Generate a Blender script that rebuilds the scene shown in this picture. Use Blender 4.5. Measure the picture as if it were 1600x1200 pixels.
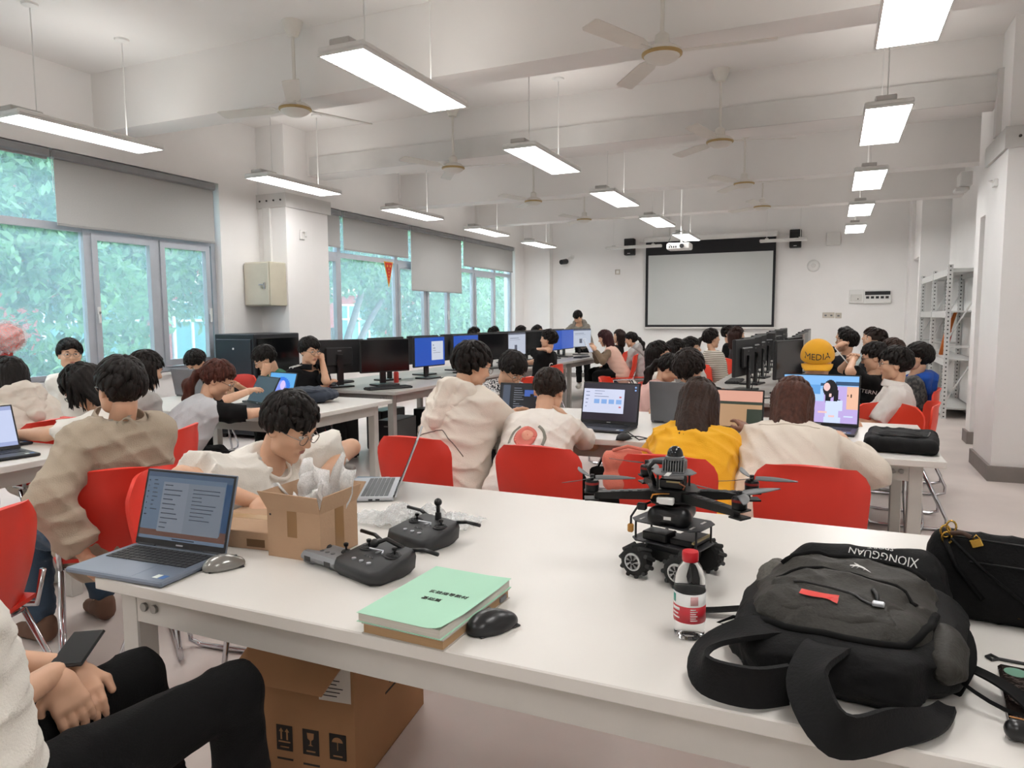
import bpy, math, random, numpy as np
from mathutils import Matrix, Vector, Euler
random.seed(7)
SC = bpy.context.scene
for o in list(bpy.data.objects): bpy.data.objects.remove(o)
COL = SC.collection
PI = math.pi
# ------------------------------------------------------------------ camera (calibrated from the room's vanishing points)
FPX, CAMH = 1112.5, 1.39
_yaw, _pitch, _roll = math.radians(-24.08), math.radians(-5.34), math.radians(-.36)
FW = np.array([math.sin(_yaw)*math.cos(_pitch), math.cos(_yaw)*math.cos(_pitch), math.sin(_pitch)])
_r = np.array([math.cos(_yaw), -math.sin(_yaw), 0.]); _u = np.cross(_r, FW)
RT = _r*math.cos(_roll)+_u*math.sin(_roll); UP = -_r*math.sin(_roll)+_u*math.cos(_roll)
CAM = np.array([0, 0, CAMH])
cd = bpy.data.cameras.new('camera'); cam = bpy.data.objects.new('camera', cd); COL.objects.link(cam)
cd.sensor_width = 36; cd.lens = FPX*36/1600; cd.clip_start = .05; cd.clip_end = 300
cam.matrix_world = Matrix(((RT[0], UP[0], -FW[0], 0), (RT[1], UP[1], -FW[1], 0), (RT[2], UP[2], -FW[2], CAMH), (0, 0, 0, 1)))
SC.camera = cam
def at(x, y, X=None, Y=None, Z=None):
    d = FW+RT*(x-800)/FPX-UP*(y-600)/FPX
    t = X/d[0] if X is not None else Y/d[1] if Y is not None else (Z-CAMH)/d[2]
    return Vector(CAM+d*t)
# ------------------------------------------------------------------ world: bright overcast sky
W = bpy.data.worlds.new('world'); SC.world = W; W.use_nodes = True
bg = W.node_tree.nodes['Background']; bg.inputs[0].default_value = (.86, .94, 1, 1); bg.inputs[1].default_value = 2.9
# ------------------------------------------------------------------ exposure
SC.view_settings.view_transform = 'Standard'; SC.view_settings.look = 'None'
SC.view_settings.exposure = 1.16; SC.view_settings.gamma = 1; SC.view_settings.use_curve_mapping = False
SC.cycles.max_bounces = 6; SC.cycles.adaptive_threshold = .1; SC.cycles.diffuse_bounces = 4; SC.cycles.transparent_max_bounces = 8; SC.cycles.light_sampling_threshold = .04
SC.cycles.caustics_reflective = False; SC.cycles.caustics_refractive = False
SC.cycles.sample_clamp_indirect = 4
LAMP_STRENGTH = 9.0
# ------------------------------------------------------------------ materials
def lin(h):
    h = h.lstrip('#'); c = [int(h[i:i+2], 16)/255 for i in (0, 2, 4)]
    return tuple(x/12.92 if x <= .04045 else ((x+.055)/1.055)**2.4 for x in c)
MATS = {}
def mat(name, col='#808080', rough=.5, metal=0., var=.06, scale=8., bump=0., bscale=None, emit=0., stretch=None, spec=.5, sheen=0., coat=0., sub=0.):
    """a principled material whose colour and relief vary by procedural noise"""
    if name in MATS: return MATS[name]
    m = bpy.data.materials.new(name); MATS[name] = m; m.use_nodes = True
    nt = m.node_tree; N = nt.nodes; L = nt.links; b = N['Principled BSDF']
    c = lin(col)
    b.inputs['Roughness'].default_value = rough; b.inputs['Metallic'].default_value = metal
    b.inputs['Specular IOR Level'].default_value = spec
    if sheen: b.inputs['Sheen Weight'].default_value = sheen
    if coat: b.inputs['Coat Weight'].default_value = coat
    if sub: b.inputs['Subsurface Weight'].default_value = sub; b.inputs['Subsurface Radius'].default_value = (.012, .005, .003); b.inputs['Subsurface Scale'].default_value = 1.
    if emit:
        b.inputs['Emission Color'].default_value = (*c, 1); b.inputs['Emission Strength'].default_value = emit
    tc = N.new('ShaderNodeTexCoord'); src = tc.outputs['Object']
    if stretch:
        mp = N.new('ShaderNodeMapping'); mp.inputs['Scale'].default_value = stretch; L.new(src, mp.inputs[0]); src = mp.outputs[0]
    nz = N.new('ShaderNodeTexNoise'); nz.inputs['Scale'].default_value = scale; nz.inputs['Detail'].default_value = 4; L.new(src, nz.inputs['Vector'])
    rp = N.new('ShaderNodeValToRGB'); L.new(nz.outputs['Fac'], rp.inputs[0])
    e = rp.color_ramp.elements; e[0].position = .3; e[1].position = .7
    e[0].color = (*[x*(1-var) for x in c], 1); e[1].color = (*[min(1, x*(1+var)) for x in c], 1)
    L.new(rp.outputs[0], b.inputs['Base Color'])
    if bump:
        n2 = nz
        if bscale:
            n2 = N.new('ShaderNodeTexNoise'); n2.inputs['Scale'].default_value = bscale; n2.inputs['Detail'].default_value = 3; L.new(src, n2.inputs['Vector'])
        bp = N.new('ShaderNodeBump'); bp.inputs['Strength'].default_value = bump; bp.inputs['Distance'].default_value = .01
        L.new(n2.outputs['Fac'], bp.inputs['Height']); L.new(bp.outputs[0], b.inputs['Normal'])
    return m
def glow(name, col, s=1.):
    """a lit screen, LED or added fill surface"""
    if name in MATS: return MATS[name]
    m = bpy.data.materials.new(name); MATS[name] = m; m.use_nodes = True
    b = m.node_tree.nodes['Principled BSDF']; c = lin(col)
    b.inputs['Base Color'].default_value = (*[x*.1 for x in c], 1); b.inputs['Roughness'].default_value = .25
    b.inputs['Emission Color'].default_value = (*c, 1); b.inputs['Emission Strength'].default_value = s*.5
    return m
# ------------------------------------------------------------------ mesh builder
class MB:
    def __init__(s): s.v = []; s.f = []; s.m = []; s.M = Matrix.Identity(4); s.mi = 0
    def add(s, vs, fs):
        b = len(s.v); M = s.M
        s.v += [tuple(M @ Vector(v)) for v in vs]; s.f += [tuple(i+b for i in f) for f in fs]; s.m += [s.mi]*len(fs); return s
    def box(s, lo, hi, bev=0.):
        x0, y0, z0 = lo; x1, y1, z1 = hi
        if bev:
            return s.rbox(lo, hi, bev)
        return s.add([(x0,y0,z0),(x1,y0,z0),(x1,y1,z0),(x0,y1,z0),(x0,y0,z1),(x1,y0,z1),(x1,y1,z1),(x0,y1,z1)],
                     [(0,3,2,1),(4,5,6,7),(0,1,5,4),(1,2,6,5),(2,3,7,6),(3,0,4,7)])
    def rbox(s, lo, hi, r):
        """box with chamfered edges"""
        c = [(a+b)/2 for a, b in zip(lo, hi)]; h = [(b-a)/2 for a, b in zip(lo, hi)]; r = min(r, *[x*.98 for x in h])
        vs = []; idx = {}
        for sx in (-1, 1):
            for sy in (-1, 1):
                for sz in (-1, 1):
                    S = (sx, sy, sz)
                    for ax in range(3):
                        p = [c[k]+S[k]*(h[k]-(0 if k == ax else r)) for k in range(3)]
                        idx[(S, ax)] = len(vs); vs.append(p)
        fs = []
        for ax in range(3):
            a, b = (ax+1) % 3, (ax+2) % 3
            for sg in (-1, 1):
                q = []
                for sa, sb in ((-1,-1),(1,-1),(1,1),(-1,1)):
                    S = [0,0,0]; S[ax] = sg; S[a] = sa; S[b] = sb; q.append(idx[(tuple(S), ax)])
                fs.append(q if sg > 0 else q[::-1])
            for sa in (-1, 1):
                for sb in (-1, 1):
                    A = [0,0,0]; B = [0,0,0]; A[ax] = -1; B[ax] = 1; A[a] = B[a] = sa; A[b] = B[b] = sb
                    q = [idx[(tuple(A), a)], idx[(tuple(B), a)], idx[(tuple(B), b)], idx[(tuple(A), b)]]
                    fs.append(q if sa*sb < 0 else q[::-1])
        for sx in (-1, 1):
            for sy in (-1, 1):
                for sz in (-1, 1):
                    q = [idx[((sx,sy,sz), k)] for k in range(3)]
                    fs.append(q if sx*sy*sz > 0 else q[::-1])
        return s.add(vs, fs)
    def cyl(s, p0, p1, r0, r1=None, n=12, cap=True):
        r1 = r0 if r1 is None else r1
        p0 = Vector(p0); p1 = Vector(p1); d = (p1-p0).normalized()
        a = d.orthogonal().normalized(); b = d.cross(a)
        vs = []
        for p, r in ((p0, r0), (p1, r1)):
            for i in range(n):
                t = 2*PI*i/n; vs.append(p+a*(r*math.cos(t))+b*(r*math.sin(t)))
        fs = [(i, (i+1) % n, n+(i+1) % n, n+i) for i in range(n)]
        if cap: fs += [tuple(range(n))[::-1], tuple(range(n, 2*n))]
        return s.add(vs, fs)
    def tube(s, pts, r, n=8, cap=True, closed=False):
        pts = [Vector(p) for p in pts]; k = len(pts)
        rr = r if isinstance(r, (list, tuple)) else [r]*k
        vs = []; prev = None
        for i, p in enumerate(pts):
            if closed: t = pts[(i+1) % k]-pts[i-1]
            else: t = pts[min(i+1, k-1)]-pts[max(i-1, 0)]
            t = t.normalized() if t.length > 1e-9 else Vector((0,0,1))
            a = t.orthogonal().normalized() if prev is None else (prev-t*prev.dot(t))
            a = a.normalized() if a.length > 1e-6 else t.orthogonal().normalized()
            prev = a; b = t.cross(a)
            for j in range(n):
                th = 2*PI*j/n; vs.append(p+(a*math.cos(th)+b*math.sin(th))*rr[i])
        fs = []
        for i in range(k if closed else k-1):
            i2 = (i+1) % k
            for j in range(n): fs.append((i*n+j, i*n+(j+1) % n, i2*n+(j+1) % n, i2*n+j))
        if cap and not closed: fs += [tuple(range(n))[::-1], tuple(range((k-1)*n, k*n))]
        return s.add(vs, fs)
    def lathe(s, prof, n=20, c=(0,0,0)):
        vs = []; fs = []
        for r, z in prof:
            for j in range(n):
                t = 2*PI*j/n; vs.append((c[0]+r*math.cos(t), c[1]+r*math.sin(t), c[2]+z))
        for i in range(len(prof)-1):
            for j in range(n): fs.append((i*n+j, i*n+(j+1) % n, (i+1)*n+(j+1) % n, (i+1)*n+j))
        fs += [tuple(range(n))[::-1], tuple(range((len(prof)-1)*n, len(prof)*n))]
        return s.add(vs, fs)
    def prism(s, poly, z0, z1):
        n = len(poly); vs = [(x, y, z0) for x, y in poly]+[(x, y, z1) for x, y in poly]
        return s.add(vs, [tuple(range(n))[::-1], tuple(range(n, 2*n))]+[(i, (i+1) % n, n+(i+1) % n, n+i) for i in range(n)])
    def sph(s, c, r, n=12, m=8, rz=None):
        rx, ry, rzz = (r, r, r) if not isinstance(r, (tuple, list)) else r
        vs = []; fs = []
        for i in range(m+1):
            ph = PI*i/m
            for j in range(n):
                t = 2*PI*j/n; vs.append((c[0]+rx*math.sin(ph)*math.cos(t), c[1]+ry*math.sin(ph)*math.sin(t), c[2]+rzz*math.cos(ph)))
        for i in range(m):
            for j in range(n): fs.append((i*n+j, (i+1)*n+j, (i+1)*n+(j+1) % n, i*n+(j+1) % n))
        return s.add(vs, fs)
    def surf(s, fn, nu, nv, thick=0.):
        """a sheet fn(u,v)->point, u,v in 0..1, given real thickness along its normal"""
        P = [[Vector(fn(i/nu, j/nv)) for i in range(nu+1)] for j in range(nv+1)]
        Nn = [[None]*(nu+1) for _ in range(nv+1)]
        for j in range(nv+1):
            for i in range(nu+1):
                a = P[j][min(i+1, nu)]-P[j][max(i-1, 0)]; b = P[min(j+1, nv)][i]-P[max(j-1, 0)][i]
                q = a.cross(b); Nn[j][i] = q.normalized() if q.length > 1e-12 else Vector((0,0,1))
        w = nu+1; vs = [p for r in P for p in r]; fs = []
        for j in range(nv):
            for i in range(nu): fs.append((j*w+i, j*w+i+1, (j+1)*w+i+1, (j+1)*w+i))
        if thick:
            K = len(vs); vs += [P[j][i]-Nn[j][i]*thick for j in range(nv+1) for i in range(nu+1)]
            fs += [tuple(K+x for x in f[::-1]) for f in fs]
            ring = [i for i in range(w)]+[j*w+nu for j in range(1, nv+1)]+[nv*w+i for i in range(nu-1, -1, -1)]+[j*w for j in range(nv-1, 0, -1)]
            for a, b in zip(ring, ring[1:]+ring[:1]): fs.append((b, a, a+K, b+K))
        return s.add(vs, fs)
    def build(s, name, mats, parent=None, smooth=False, loc=None):
        return link(name, s.mesh(name, mats, smooth), parent, loc)
    def mesh(s, name, mats, smooth=False):
        me = bpy.data.meshes.new(name); me.from_pydata([tuple(v) for v in s.v], [], s.f); 
        for m in (mats if isinstance(mats, (list, tuple)) else [mats]): me.materials.append(m)
        if max(s.m, default=0): me.polygons.foreach_set('material_index', s.m)
        if smooth:
            me.polygons.foreach_set('use_smooth', [True]*len(me.polygons))
            if smooth is not True: me.set_sharp_from_angle(angle=math.radians(smooth))
        me.update(); return me
def link(name, me, parent=None, loc=None):
    o = bpy.data.objects.new(name, me); COL.objects.link(o)
    if parent is not None: o.parent = parent
    if loc is not None: o.location = loc
    return o
def thing(name, label, cat, loc=(0,0,0), rz=0., group=None):
    o = bpy.data.objects.new(name, None); COL.objects.link(o); o.empty_display_size = .05
    o.location = loc; o.rotation_euler = (0, 0, rz); o['label'] = label; o['category'] = cat
    if group: o['group'] = group
    return o
def tag(o, label, cat, group=None, kind=None):
    o['label'] = label; o['category'] = cat
    if group: o['group'] = group
    if kind: o['kind'] = kind
    return o
def struct(o): o['kind'] = 'structure'; return o
def copy_tree(o, parent=None):
    c = o.copy(); COL.objects.link(c)
    if parent is not None: c.parent = parent
    for ch in o.children: copy_tree(ch, c)
    return c
def rects_mesh(name, w, h, rects, mats, parent=None, z=0.):
    """one flat sheet in XZ (x centred, z up from 0), cut along rects (x0,z0,x1,z1 in 0..1, material index): a screen picture or print"""
    xs = sorted({0., 1.} | {r[0] for r in rects} | {r[2] for r in rects}); zs = sorted({0., 1.} | {r[1] for r in rects} | {r[3] for r in rects})
    xs = [x for x in xs if 0 <= x <= 1]; zs = [x for x in zs if 0 <= x <= 1]
    v = [((x-.5)*w, 0, zz*h+z) for zz in zs for x in xs]; n = len(xs); f = []; mi = []
    for j in range(len(zs)-1):
        for i in range(n-1):
            f.append((j*n+i, j*n+i+1, (j+1)*n+i+1, (j+1)*n+i)); k = 0; cx = (xs[i]+xs[i+1])/2; cz = (zs[j]+zs[j+1])/2
            for r in rects:
                if r[0] <= cx <= r[2] and r[1] <= cz <= r[3]: k = r[4]
            mi.append(k)
    me = bpy.data.meshes.new(name); me.from_pydata(v, [], f)
    for m in mats: me.materials.append(m)
    me.polygons.foreach_set('material_index', mi); me.update()
    return link(name, me, parent)
def text_mesh(name, txt, size, m, parent=None, depth=.0006, M=None, align='CENTER', squash=None):
    cu = bpy.data.curves.new(name, 'FONT'); cu.body = txt; cu.size = size; cu.align_x = align; cu.align_y = 'CENTER'; cu.extrude = depth; cu.resolution_u = 2
    t = bpy.data.objects.new(name, cu); COL.objects.link(t); dg = bpy.context.evaluated_depsgraph_get(); dg.update()
    me = bpy.data.meshes.new_from_object(t.evaluated_get(dg)); bpy.data.objects.remove(t)
    me.name = name; me.materials.clear(); me.materials.append(m)
    if M is not None: me.transform(M)
    return link(name, me, parent)
def rotz(a): return Matrix.Rotation(a, 4, 'Z')
def rotx(a): return Matrix.Rotation(a, 4, 'X')
def roty(a): return Matrix.Rotation(a, 4, 'Y')
def tr(*p): return Matrix.Translation(p)
ORD = ['first', 'second', 'third', 'fourth', 'fifth', 'sixth', 'seventh', 'eighth', 'ninth', 'tenth', 'eleventh', 'twelfth']
# ================================================================== the room
XL, XR, YB, YF, ZC = -6.6, 2.0, 15.7, -3.2, 3.75
m_wall = mat('white_wall_paint', '#efedeb', .85, var=.03, scale=1.2, bump=.05, bscale=60)
m_ceil = mat('ceiling_paint', '#e6e3e0', .9, var=.03, scale=.8)
m_floor = mat('cement_floor', '#d9cfc9', .38, var=.12, scale=1.3, bump=.05, bscale=14)
m_base = mat('grey_skirting', '#837c78', .6, var=.06)
m_alu = mat('window_aluminium', '#b9bec6', .4, .35, var=.04)
m_plate = mat('painted_steel_plate', '#d3d1ce', .55, var=.05, scale=3)
m_white = mat('white_enamel', '#e2e1de', .4, var=.02)
m_dark = mat('door_gap_paint', '#8c867f', .7)
struct(MB().box((XL-.4, YF-.2, -.12), (XR+.6, YB+.2, 0)).build('floor', m_floor))
struct(MB().box((XL-.4, YF-.2, ZC), (XR+.6, YB+.2, ZC+.15)).build('ceiling', m_ceil))
# left wall with two window bands, the pier and the column between them
WS, WT = .82, 2.97
b = MB()
b.box((XL-.28, YF, 0), (XL, YB, WS)); b.box((XL-.28, YF, WT), (XL, YB, ZC))
b.box((XL-.28, 6.38, WS), (XL, 7.75, WT)); b.box((XL-.28, 14.98, WS), (XL, YB, WT)); b.box((XL-.28, YF, WS), (XL, -.6, WT))
struct(b.build('wall_left', m_wall))
struct(MB().box((XL-.28, YB, 0), (XR+.5, YB+.2, ZC)).build('wall_back', m_wall))
struct(MB().box((XL-.28, YF-.2, 0), (XR+.5, YF, ZC)).build('wall_front', m_wall))
b = MB()
b.box((XR, YF, 0), (XR+.2, 7.0, ZC)); b.box((1.4, 8.95, 0), (XR+.2, 9.2, ZC)); b.box((1.4, 7.8, 2.4), (XR+.2, 8.95, ZC)); b.box((XR, 7.8, 0), (XR+.2, 8.95, 2.4))
b.box((1.8, 9.2, 0), (XR+.2, 14.15, ZC)); b.box((1.36, 14.15, 0), (XR+.2, 14.3, ZC)); b.box((1.36, 14.3, 2.4), (XR+.2, 15.2, ZC)); b.box((1.8, 14.3, 0), (XR+.2, 15.2, 2.4)); b.box((1.3, 15.2, 0), (XR+.2, YB, ZC))
struct(b.build('wall_right', m_wall))
for nm, lo, hi in (('column_left', (XL-.05, 7.0, 0), (-6.16, 7.8, ZC)), ('column_right', (1.26, 7.0, 0), (XR+.1, 7.82, ZC)), ('column_back', (XL-.05, 15.48, 0), (-5.95, YB+.05, ZC)), ('column_near', (XL-.05, .0, 0), (-6.25, .7, ZC))):
    struct(MB().box(lo, hi).build(nm, m_wall))
for i, y in enumerate((-.5, 2.2, 4.85, 7.42, 10.3, 13.0)):
    w = .3 if i != 3 else .34
    struct(MB().box((XL-.05, y, 3.2 if i < 4 else 3.22), (XR+.1, y+w, ZC+.02)).build('beam', m_ceil))
# steel strengthening plates: a band along the third beam and collars on both columns
b = MB(); b.box((-6.1, 7.395, 3.2), (1.26, 7.42, 3.42)); struct(b.build('beam_plate', m_plate))
for nm, (x0, x1), zc in (('column_collar', (XL, -6.13), 2.76), ('column_collar', (1.23, XR), 2.72)):
    b = MB(); b.box((x0, 6.975, zc), (x1, 7.0, zc+.17)); b.box((-6.16 if x0 < 0 else 1.235, 7.0, zc), (-6.13 if x0 < 0 else 1.26, 7.84, zc+.17)); o = struct(b.build(nm, m_plate))
    for k in range(4):
        x = x0+.06+k*.11 if x0 < 0 else x0+.1+k*.18
        MB().cyl((x, 6.975, zc+.085), (x, 6.966, zc+.085), .012, n=8).build('bolt', mat('dark_bolt', '#4a4846', .5, .6), o)
MB().box((1.22, 7.33, 2.89), (1.26, 7.43, 3.45)).build('collar_strap', m_plate, o)
# skirting boards
for i, (lo, hi) in enumerate((((1.235, 6.975, 0), (XR, 7.0, .13)), ((1.235, 7.0, 0), (1.26, 7.84, .13)), ((1.375, 8.93, 0), (XR, 8.95, .13)), ((1.375, 8.95, 0), (1.4, 9.22, .13)), ((XL, YB-.02, 0), (1.3, YB, .1)), ((-6.16, 7.0, 0), (-6.14, 7.8, .1)), ((1.78, 9.2, 0), (1.8, 14.15, .1)))):
    struct(MB().box(lo, hi).build('baseboard_%d' % (i+1), m_base))
# ------------------------------------------------------------------ windows
def glass_mat():
    m = bpy.data.materials.new('hazy_window_glass'); m.use_nodes = True; nt = m.node_tree; N = nt.nodes; L = nt.links; N.clear()
    out = N.new('ShaderNodeOutputMaterial'); tp = N.new('ShaderNodeBsdfTransparent'); gl = N.new('ShaderNodeBsdfGlossy'); tl = N.new('ShaderNodeBsdfTranslucent')
    tp.inputs[0].default_value = (.93, .97, 1, 1); gl.inputs['Roughness'].default_value = .05; tl.inputs[0].default_value = (.62, .82, 1, 1)  # bluish haze of the overexposed outdoors mixed into the panes as translucency
    mx = N.new('ShaderNodeMixShader'); mx2 = N.new('ShaderNodeMixShader'); lw = N.new('ShaderNodeLayerWeight'); lw.inputs[0].default_value = .25; fr = N.new('ShaderNodeMath'); fr.operation = 'MULTIPLY'; fr.inputs[1].default_value = .14; L.new(lw.outputs['Facing'], fr.inputs[0])
    nz = N.new('ShaderNodeTexNoise'); nz.inputs['Scale'].default_value = 1.5; nz.inputs['Detail'].default_value = 6; mr = N.new('ShaderNodeMapRange')
    mr.inputs['To Min'].default_value = .12; mr.inputs['To Max'].default_value = .3; L.new(nz.outputs[0], mr.inputs[0])
    L.new(mr.outputs[0], mx.inputs[0]); L.new(tp.outputs[0], mx.inputs[1]); L.new(tl.outputs[0], mx.inputs[2])
    L.new(fr.outputs[0], mx2.inputs[0]); L.new(mx.outputs[0], mx2.inputs[1]); L.new(gl.outputs[0], mx2.inputs[2]); L.new(mx2.outputs[0], out.inputs[0]); return m
m_glass = glass_mat()
def bar(b, y0, z0, y1, z1, x0=XL-.17, x1=XL-.1): b.box((x0, y0, z0), (x1, y1, z1))
def window(n, y0, y1, mulls, transom, sashes):
    o = bpy.data.objects.new('window_%d' % n, None); COL.objects.link(o); struct(o)
    b = MB()
    for (ya, za, yb, zb) in ((y0, WS, y1, WS+.05), (y0, WT-.05, y1, WT), (y0, WS+.05, y0+.06, WT-.05), (y1-.06, WS+.05, y1, WT-.05)): bar(b, ya, za, yb, zb)
    b.build('window_frame', m_alu, o)
    for y in mulls: bar(bm := MB(), y-.04, WS+.05, y+.04, WT-.05); bm.build('mullion', m_alu, o)
    bar(bm := MB(), y0+.06, transom-.035, y1-.06, transom+.035, XL-.165, XL-.105); bm.build('transom', m_alu, o)
    edges = [y0+.06]+list(mulls)+[y1-.06]
    for i, (a, c) in enumerate(zip(edges, edges[1:])):
        for za, zb in ((WS+.05, transom-.035), (transom+.035, WT-.05)):
            MB().box((XL-.139, a, za), (XL-.135, c, zb)).build('pane', m_glass, o)
        if i in sashes:
            bs = MB(); a2, c2 = a+.036, c-.036
            for (ya, za, yb, zb) in ((a2, WS+.06, c2, WS+.13), (a2, transom-.1, c2, transom-.034), (a2, WS+.13, a2+.06, transom-.1), (c2-.06, WS+.13, c2, transom-.1)): bar(bs, ya, za, yb, zb, XL-.15, XL-.085)
            sa = bs.build('sash', m_alu, o)
            yh = c2-.03 if i % 2 else a2+.03
            MB().box((XL-.085, yh-.012, 1.45), (XL-.06, yh+.012, 1.52)).box((XL-.075, yh-.01, 1.36), (XL-.06, yh+.01, 1.47)).build('handle', m_white, sa)
    MB().box((XL-.28, y0, WS-.03), (XL+.03, y1, WS)).build('window_sill', m_white, o)
    return o
window(1, -.6, 6.38, (.7, 2.2, 3.35, 4.78, 5.57), 2.28, (4, 5))
window(2, 7.75, 14.98, (8.72, 10.25, 11.2, 12.05, 13.1, 14.1), 2.33, (0, 2, 3, 5))
# ------------------------------------------------------------------ roller blinds
m_blind = mat('grey_blind_cloth', '#b4b4b2', .9, var=.03, scale=90)
def blind(y0, y1, zb, label, zt=2.95, x=XL-.02):
    t = thing('roller_blind', label, 'blind', (x, y0, zb), 0, 'grey roller blinds on the left windows')
    L = y1-y0
    MB().box((-.05, 0, zt-zb-.07), (.035, L, zt-zb+.01), .015).build('cassette', mat('blind_cassette', '#8f9092', .5, .2), t)
    MB().box((-.004, .02, .02), (.001, L-.02, zt-zb-.05)).build('fabric', m_blind, t)
    MB().box((-.012, .02, 0), (.008, L-.02, .024), .005).build('bottom_bar', mat('blind_bar', '#9d9d9c', .5, .2), t)
    MB().cyl((.02, -.01, .3), (.02, -.01, zt-zb), .002, n=5).build('pull_cord', m_white, t)
blind(4.42, 6.33, 2.27, 'wide grey roller blind half down over the window nearest the electrical box')
blind(2.1, 4.40, 2.86, 'grey roller blind rolled right up at the left edge of the photo')
blind(7.85, 8.68, 2.42, 'narrow grey roller blind just past the column, first of the far window')
blind(8.72, 10.53, 2.40, 'wide grey roller blind above the red pennant')
blind(10.58, 12.45, 1.86, 'grey roller blind pulled down lowest of all')
blind(12.5, 14.9, 2.40, 'grey roller blind closest to the projection screen wall')
# ------------------------------------------------------------------ outside: brick school block and trees
m_brick = mat('red_brick_wall', '#b4655a', .9, var=.15, scale=3)
m_cream = mat('cream_render', '#d9cbb4', .9)
m_teal = mat('teal_curtained_glass', '#5f9fa3', .25, var=.12, scale=2, stretch=(1, 5, .3))
t = thing('school_building', 'red brick school block with teal windows outside behind the trees', 'building', (-19, 8, -3.2))
MB().box((-3, -22, 0), (0, 26, 12)).build('wall', m_brick, t)
for z in (2.2, 5.6, 8.9): MB().box((0, -22, z), (.25, 26, z+.45)).build('floor_band', m_cream, t)
_fr = MB(); _fr.box((0, -1.5, 0), (.09, 1.5, .08)); _fr.box((0, -1.5, 1.42), (.09, 1.5, 1.5)); _fr.box((0, -1.5, 2.02), (.09, 1.5, 2.1))
for y in (-1.5, -.79, -.04, .71, 1.42): _fr.box((0, y, 0), (.09, y+.08, 2.1))
_frm = _fr.mesh('window_frame', mat('white_frame', '#dfe5e6', .5)); _pm = MB().box((-.02, -1.5, 0), (.03, 1.5, 2.1)).mesh('building_window', m_teal)
for z in (3.1, 6.4, 9.6):
    for k in range(11):
        w = link('building_window', _pm, t, (.02, -19+k*4.1, z)); link('window_frame', _frm, w)
m_leaf = None
def leaf_material():
    m = bpy.data.materials.new('green_leaf'); m.use_nodes = True; nt = m.node_tree; N = nt.nodes; L = nt.links; b = N['Principled BSDF']
    oi = N.new('ShaderNodeTexNoise'); oi.inputs['Scale'].default_value = 1.7; oi.inputs['Detail'].default_value = 5; tc = N.new('ShaderNodeTexCoord'); L.new(tc.outputs['Object'], oi.inputs['Vector'])
    rp = N.new('ShaderNodeValToRGB'); L.new(oi.outputs[0], rp.inputs[0]); e = rp.color_ramp.elements
    e[0].position = .3; e[0].color = (*lin('#2f6a4a'), 1); e[1].position = .72; e[1].color = (*lin('#8fbf86'), 1)
    L.new(rp.outputs[0], b.inputs['Base Color']); b.inputs['Roughness'].default_value = .35
    tl = N.new('ShaderNodeBsdfTranslucent'); L.new(rp.outputs[0], tl.inputs[0]); mx = N.new('ShaderNodeMixShader'); mx.inputs[0].default_value = .35
    L.new(b.outputs[0], mx.inputs[1]); L.new(tl.outputs[0], mx.inputs[2]); L.new(mx.outputs[0], N['Material Output'].inputs[0]); return m
m_leaf = leaf_material(); m_bark = mat('tree_bark', '#6d6a66', .95, var=.2, scale=12, bump=.4)
def leaves(name, blobs, n, size, parent, seed):
    r = np.random.default_rng(seed); tot = sum(b[3]*b[4]*b[5] for b in blobs); V = []
    for cx, cy, cz, rx, ry, rz in blobs:
        k = int(n*rx*ry*rz/tot); d = r.normal(size=(k, 3)); d /= np.linalg.norm(d, axis=1)[:, None]
        q = d*(r.uniform(.35, 1, (k, 1))**.5)*np.array([rx, ry, rz])+np.array([cx, cy, cz]); V.append(q)
    c = np.concatenate(V); k = len(c); a = r.normal(size=(k, 3)); a[:, 2] -= .6; a /= np.linalg.norm(a, axis=1)[:, None]
    s = np.cross(a, r.normal(size=(k, 3))); s /= np.linalg.norm(s, axis=1)[:, None]; L = size*r.uniform(.7, 1.3, (k, 1))
    up = np.cross(a, s)
    pts = np.stack([c, c+a*L*.5+s*L*.22-up*L*.06, c+a*L, c+a*L*.5-s*L*.22-up*L*.06], 1).reshape(-1, 3)
    me = bpy.data.meshes.new(name); me.vertices.add(4*k); me.vertices.foreach_set('co', pts.ravel())
    me.loops.add(4*k); me.loops.foreach_set('vertex_index', np.arange(4*k)); me.polygons.add(k); me.polygons.foreach_set('loop_start', np.arange(0, 4*k, 4)); me.polygons.foreach_set('loop_total', np.full(k, 4))
    me.materials.append(m_leaf); me.update(calc_edges=True); o = link(name, me, parent); o['kind'] = 'stuff'; return o
def tree(label, x, y, h, blobs, n, seed, limbs, ls=.2):
    t = thing('leafy_tree', label, 'tree', (x, y, -3.2), 0, 'trees outside the windows')
    MB().tube([(0, 0, 0), (.05, .05, h*.4), (-.05, .1, h*.62)], [.22, .17, .13], 8).build('trunk', m_bark, t, True)
    for p in limbs: MB().tube(p, [.12, .085, .05, .025][:len(p)], 7).build('branch', m_bark, t, True)
    leaves('foliage', blobs, n, ls, t, seed); return t
tree('dense broadleaf tree filling the window at the left edge of the photo', -11.2, 4.4, 6, [(0, -1.6, 5.6, 1.9, 2.6, 2.6), (.4, -3, 7.2, 1.8, 2.2, 2), (0, .6, 6.6, 1.6, 1.7, 2.1), (.6, -2.2, 4.0, 1.2, 1.6, 1.2), (0, -5, 5.4, 1.8, 2.4, 2.8), (.5, -.6, 4.3, 1.3, 1.9, 1.3), (.5, -2.6, 3.2, 1.2, 2, 1.2), (.3, 2.4, 4.7, 1.4, 2.2, 1.5), (.4, 1.0, 3.5, 1.3, 1.8, 1.3)], 42000, 3, [[(0, 0, 2.8), (.2, -.8, 4), (.4, -1.9, 5)], [(0, 0, 3), (.1, .8, 4.4), (0, 1.5, 5.6)]])
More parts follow.
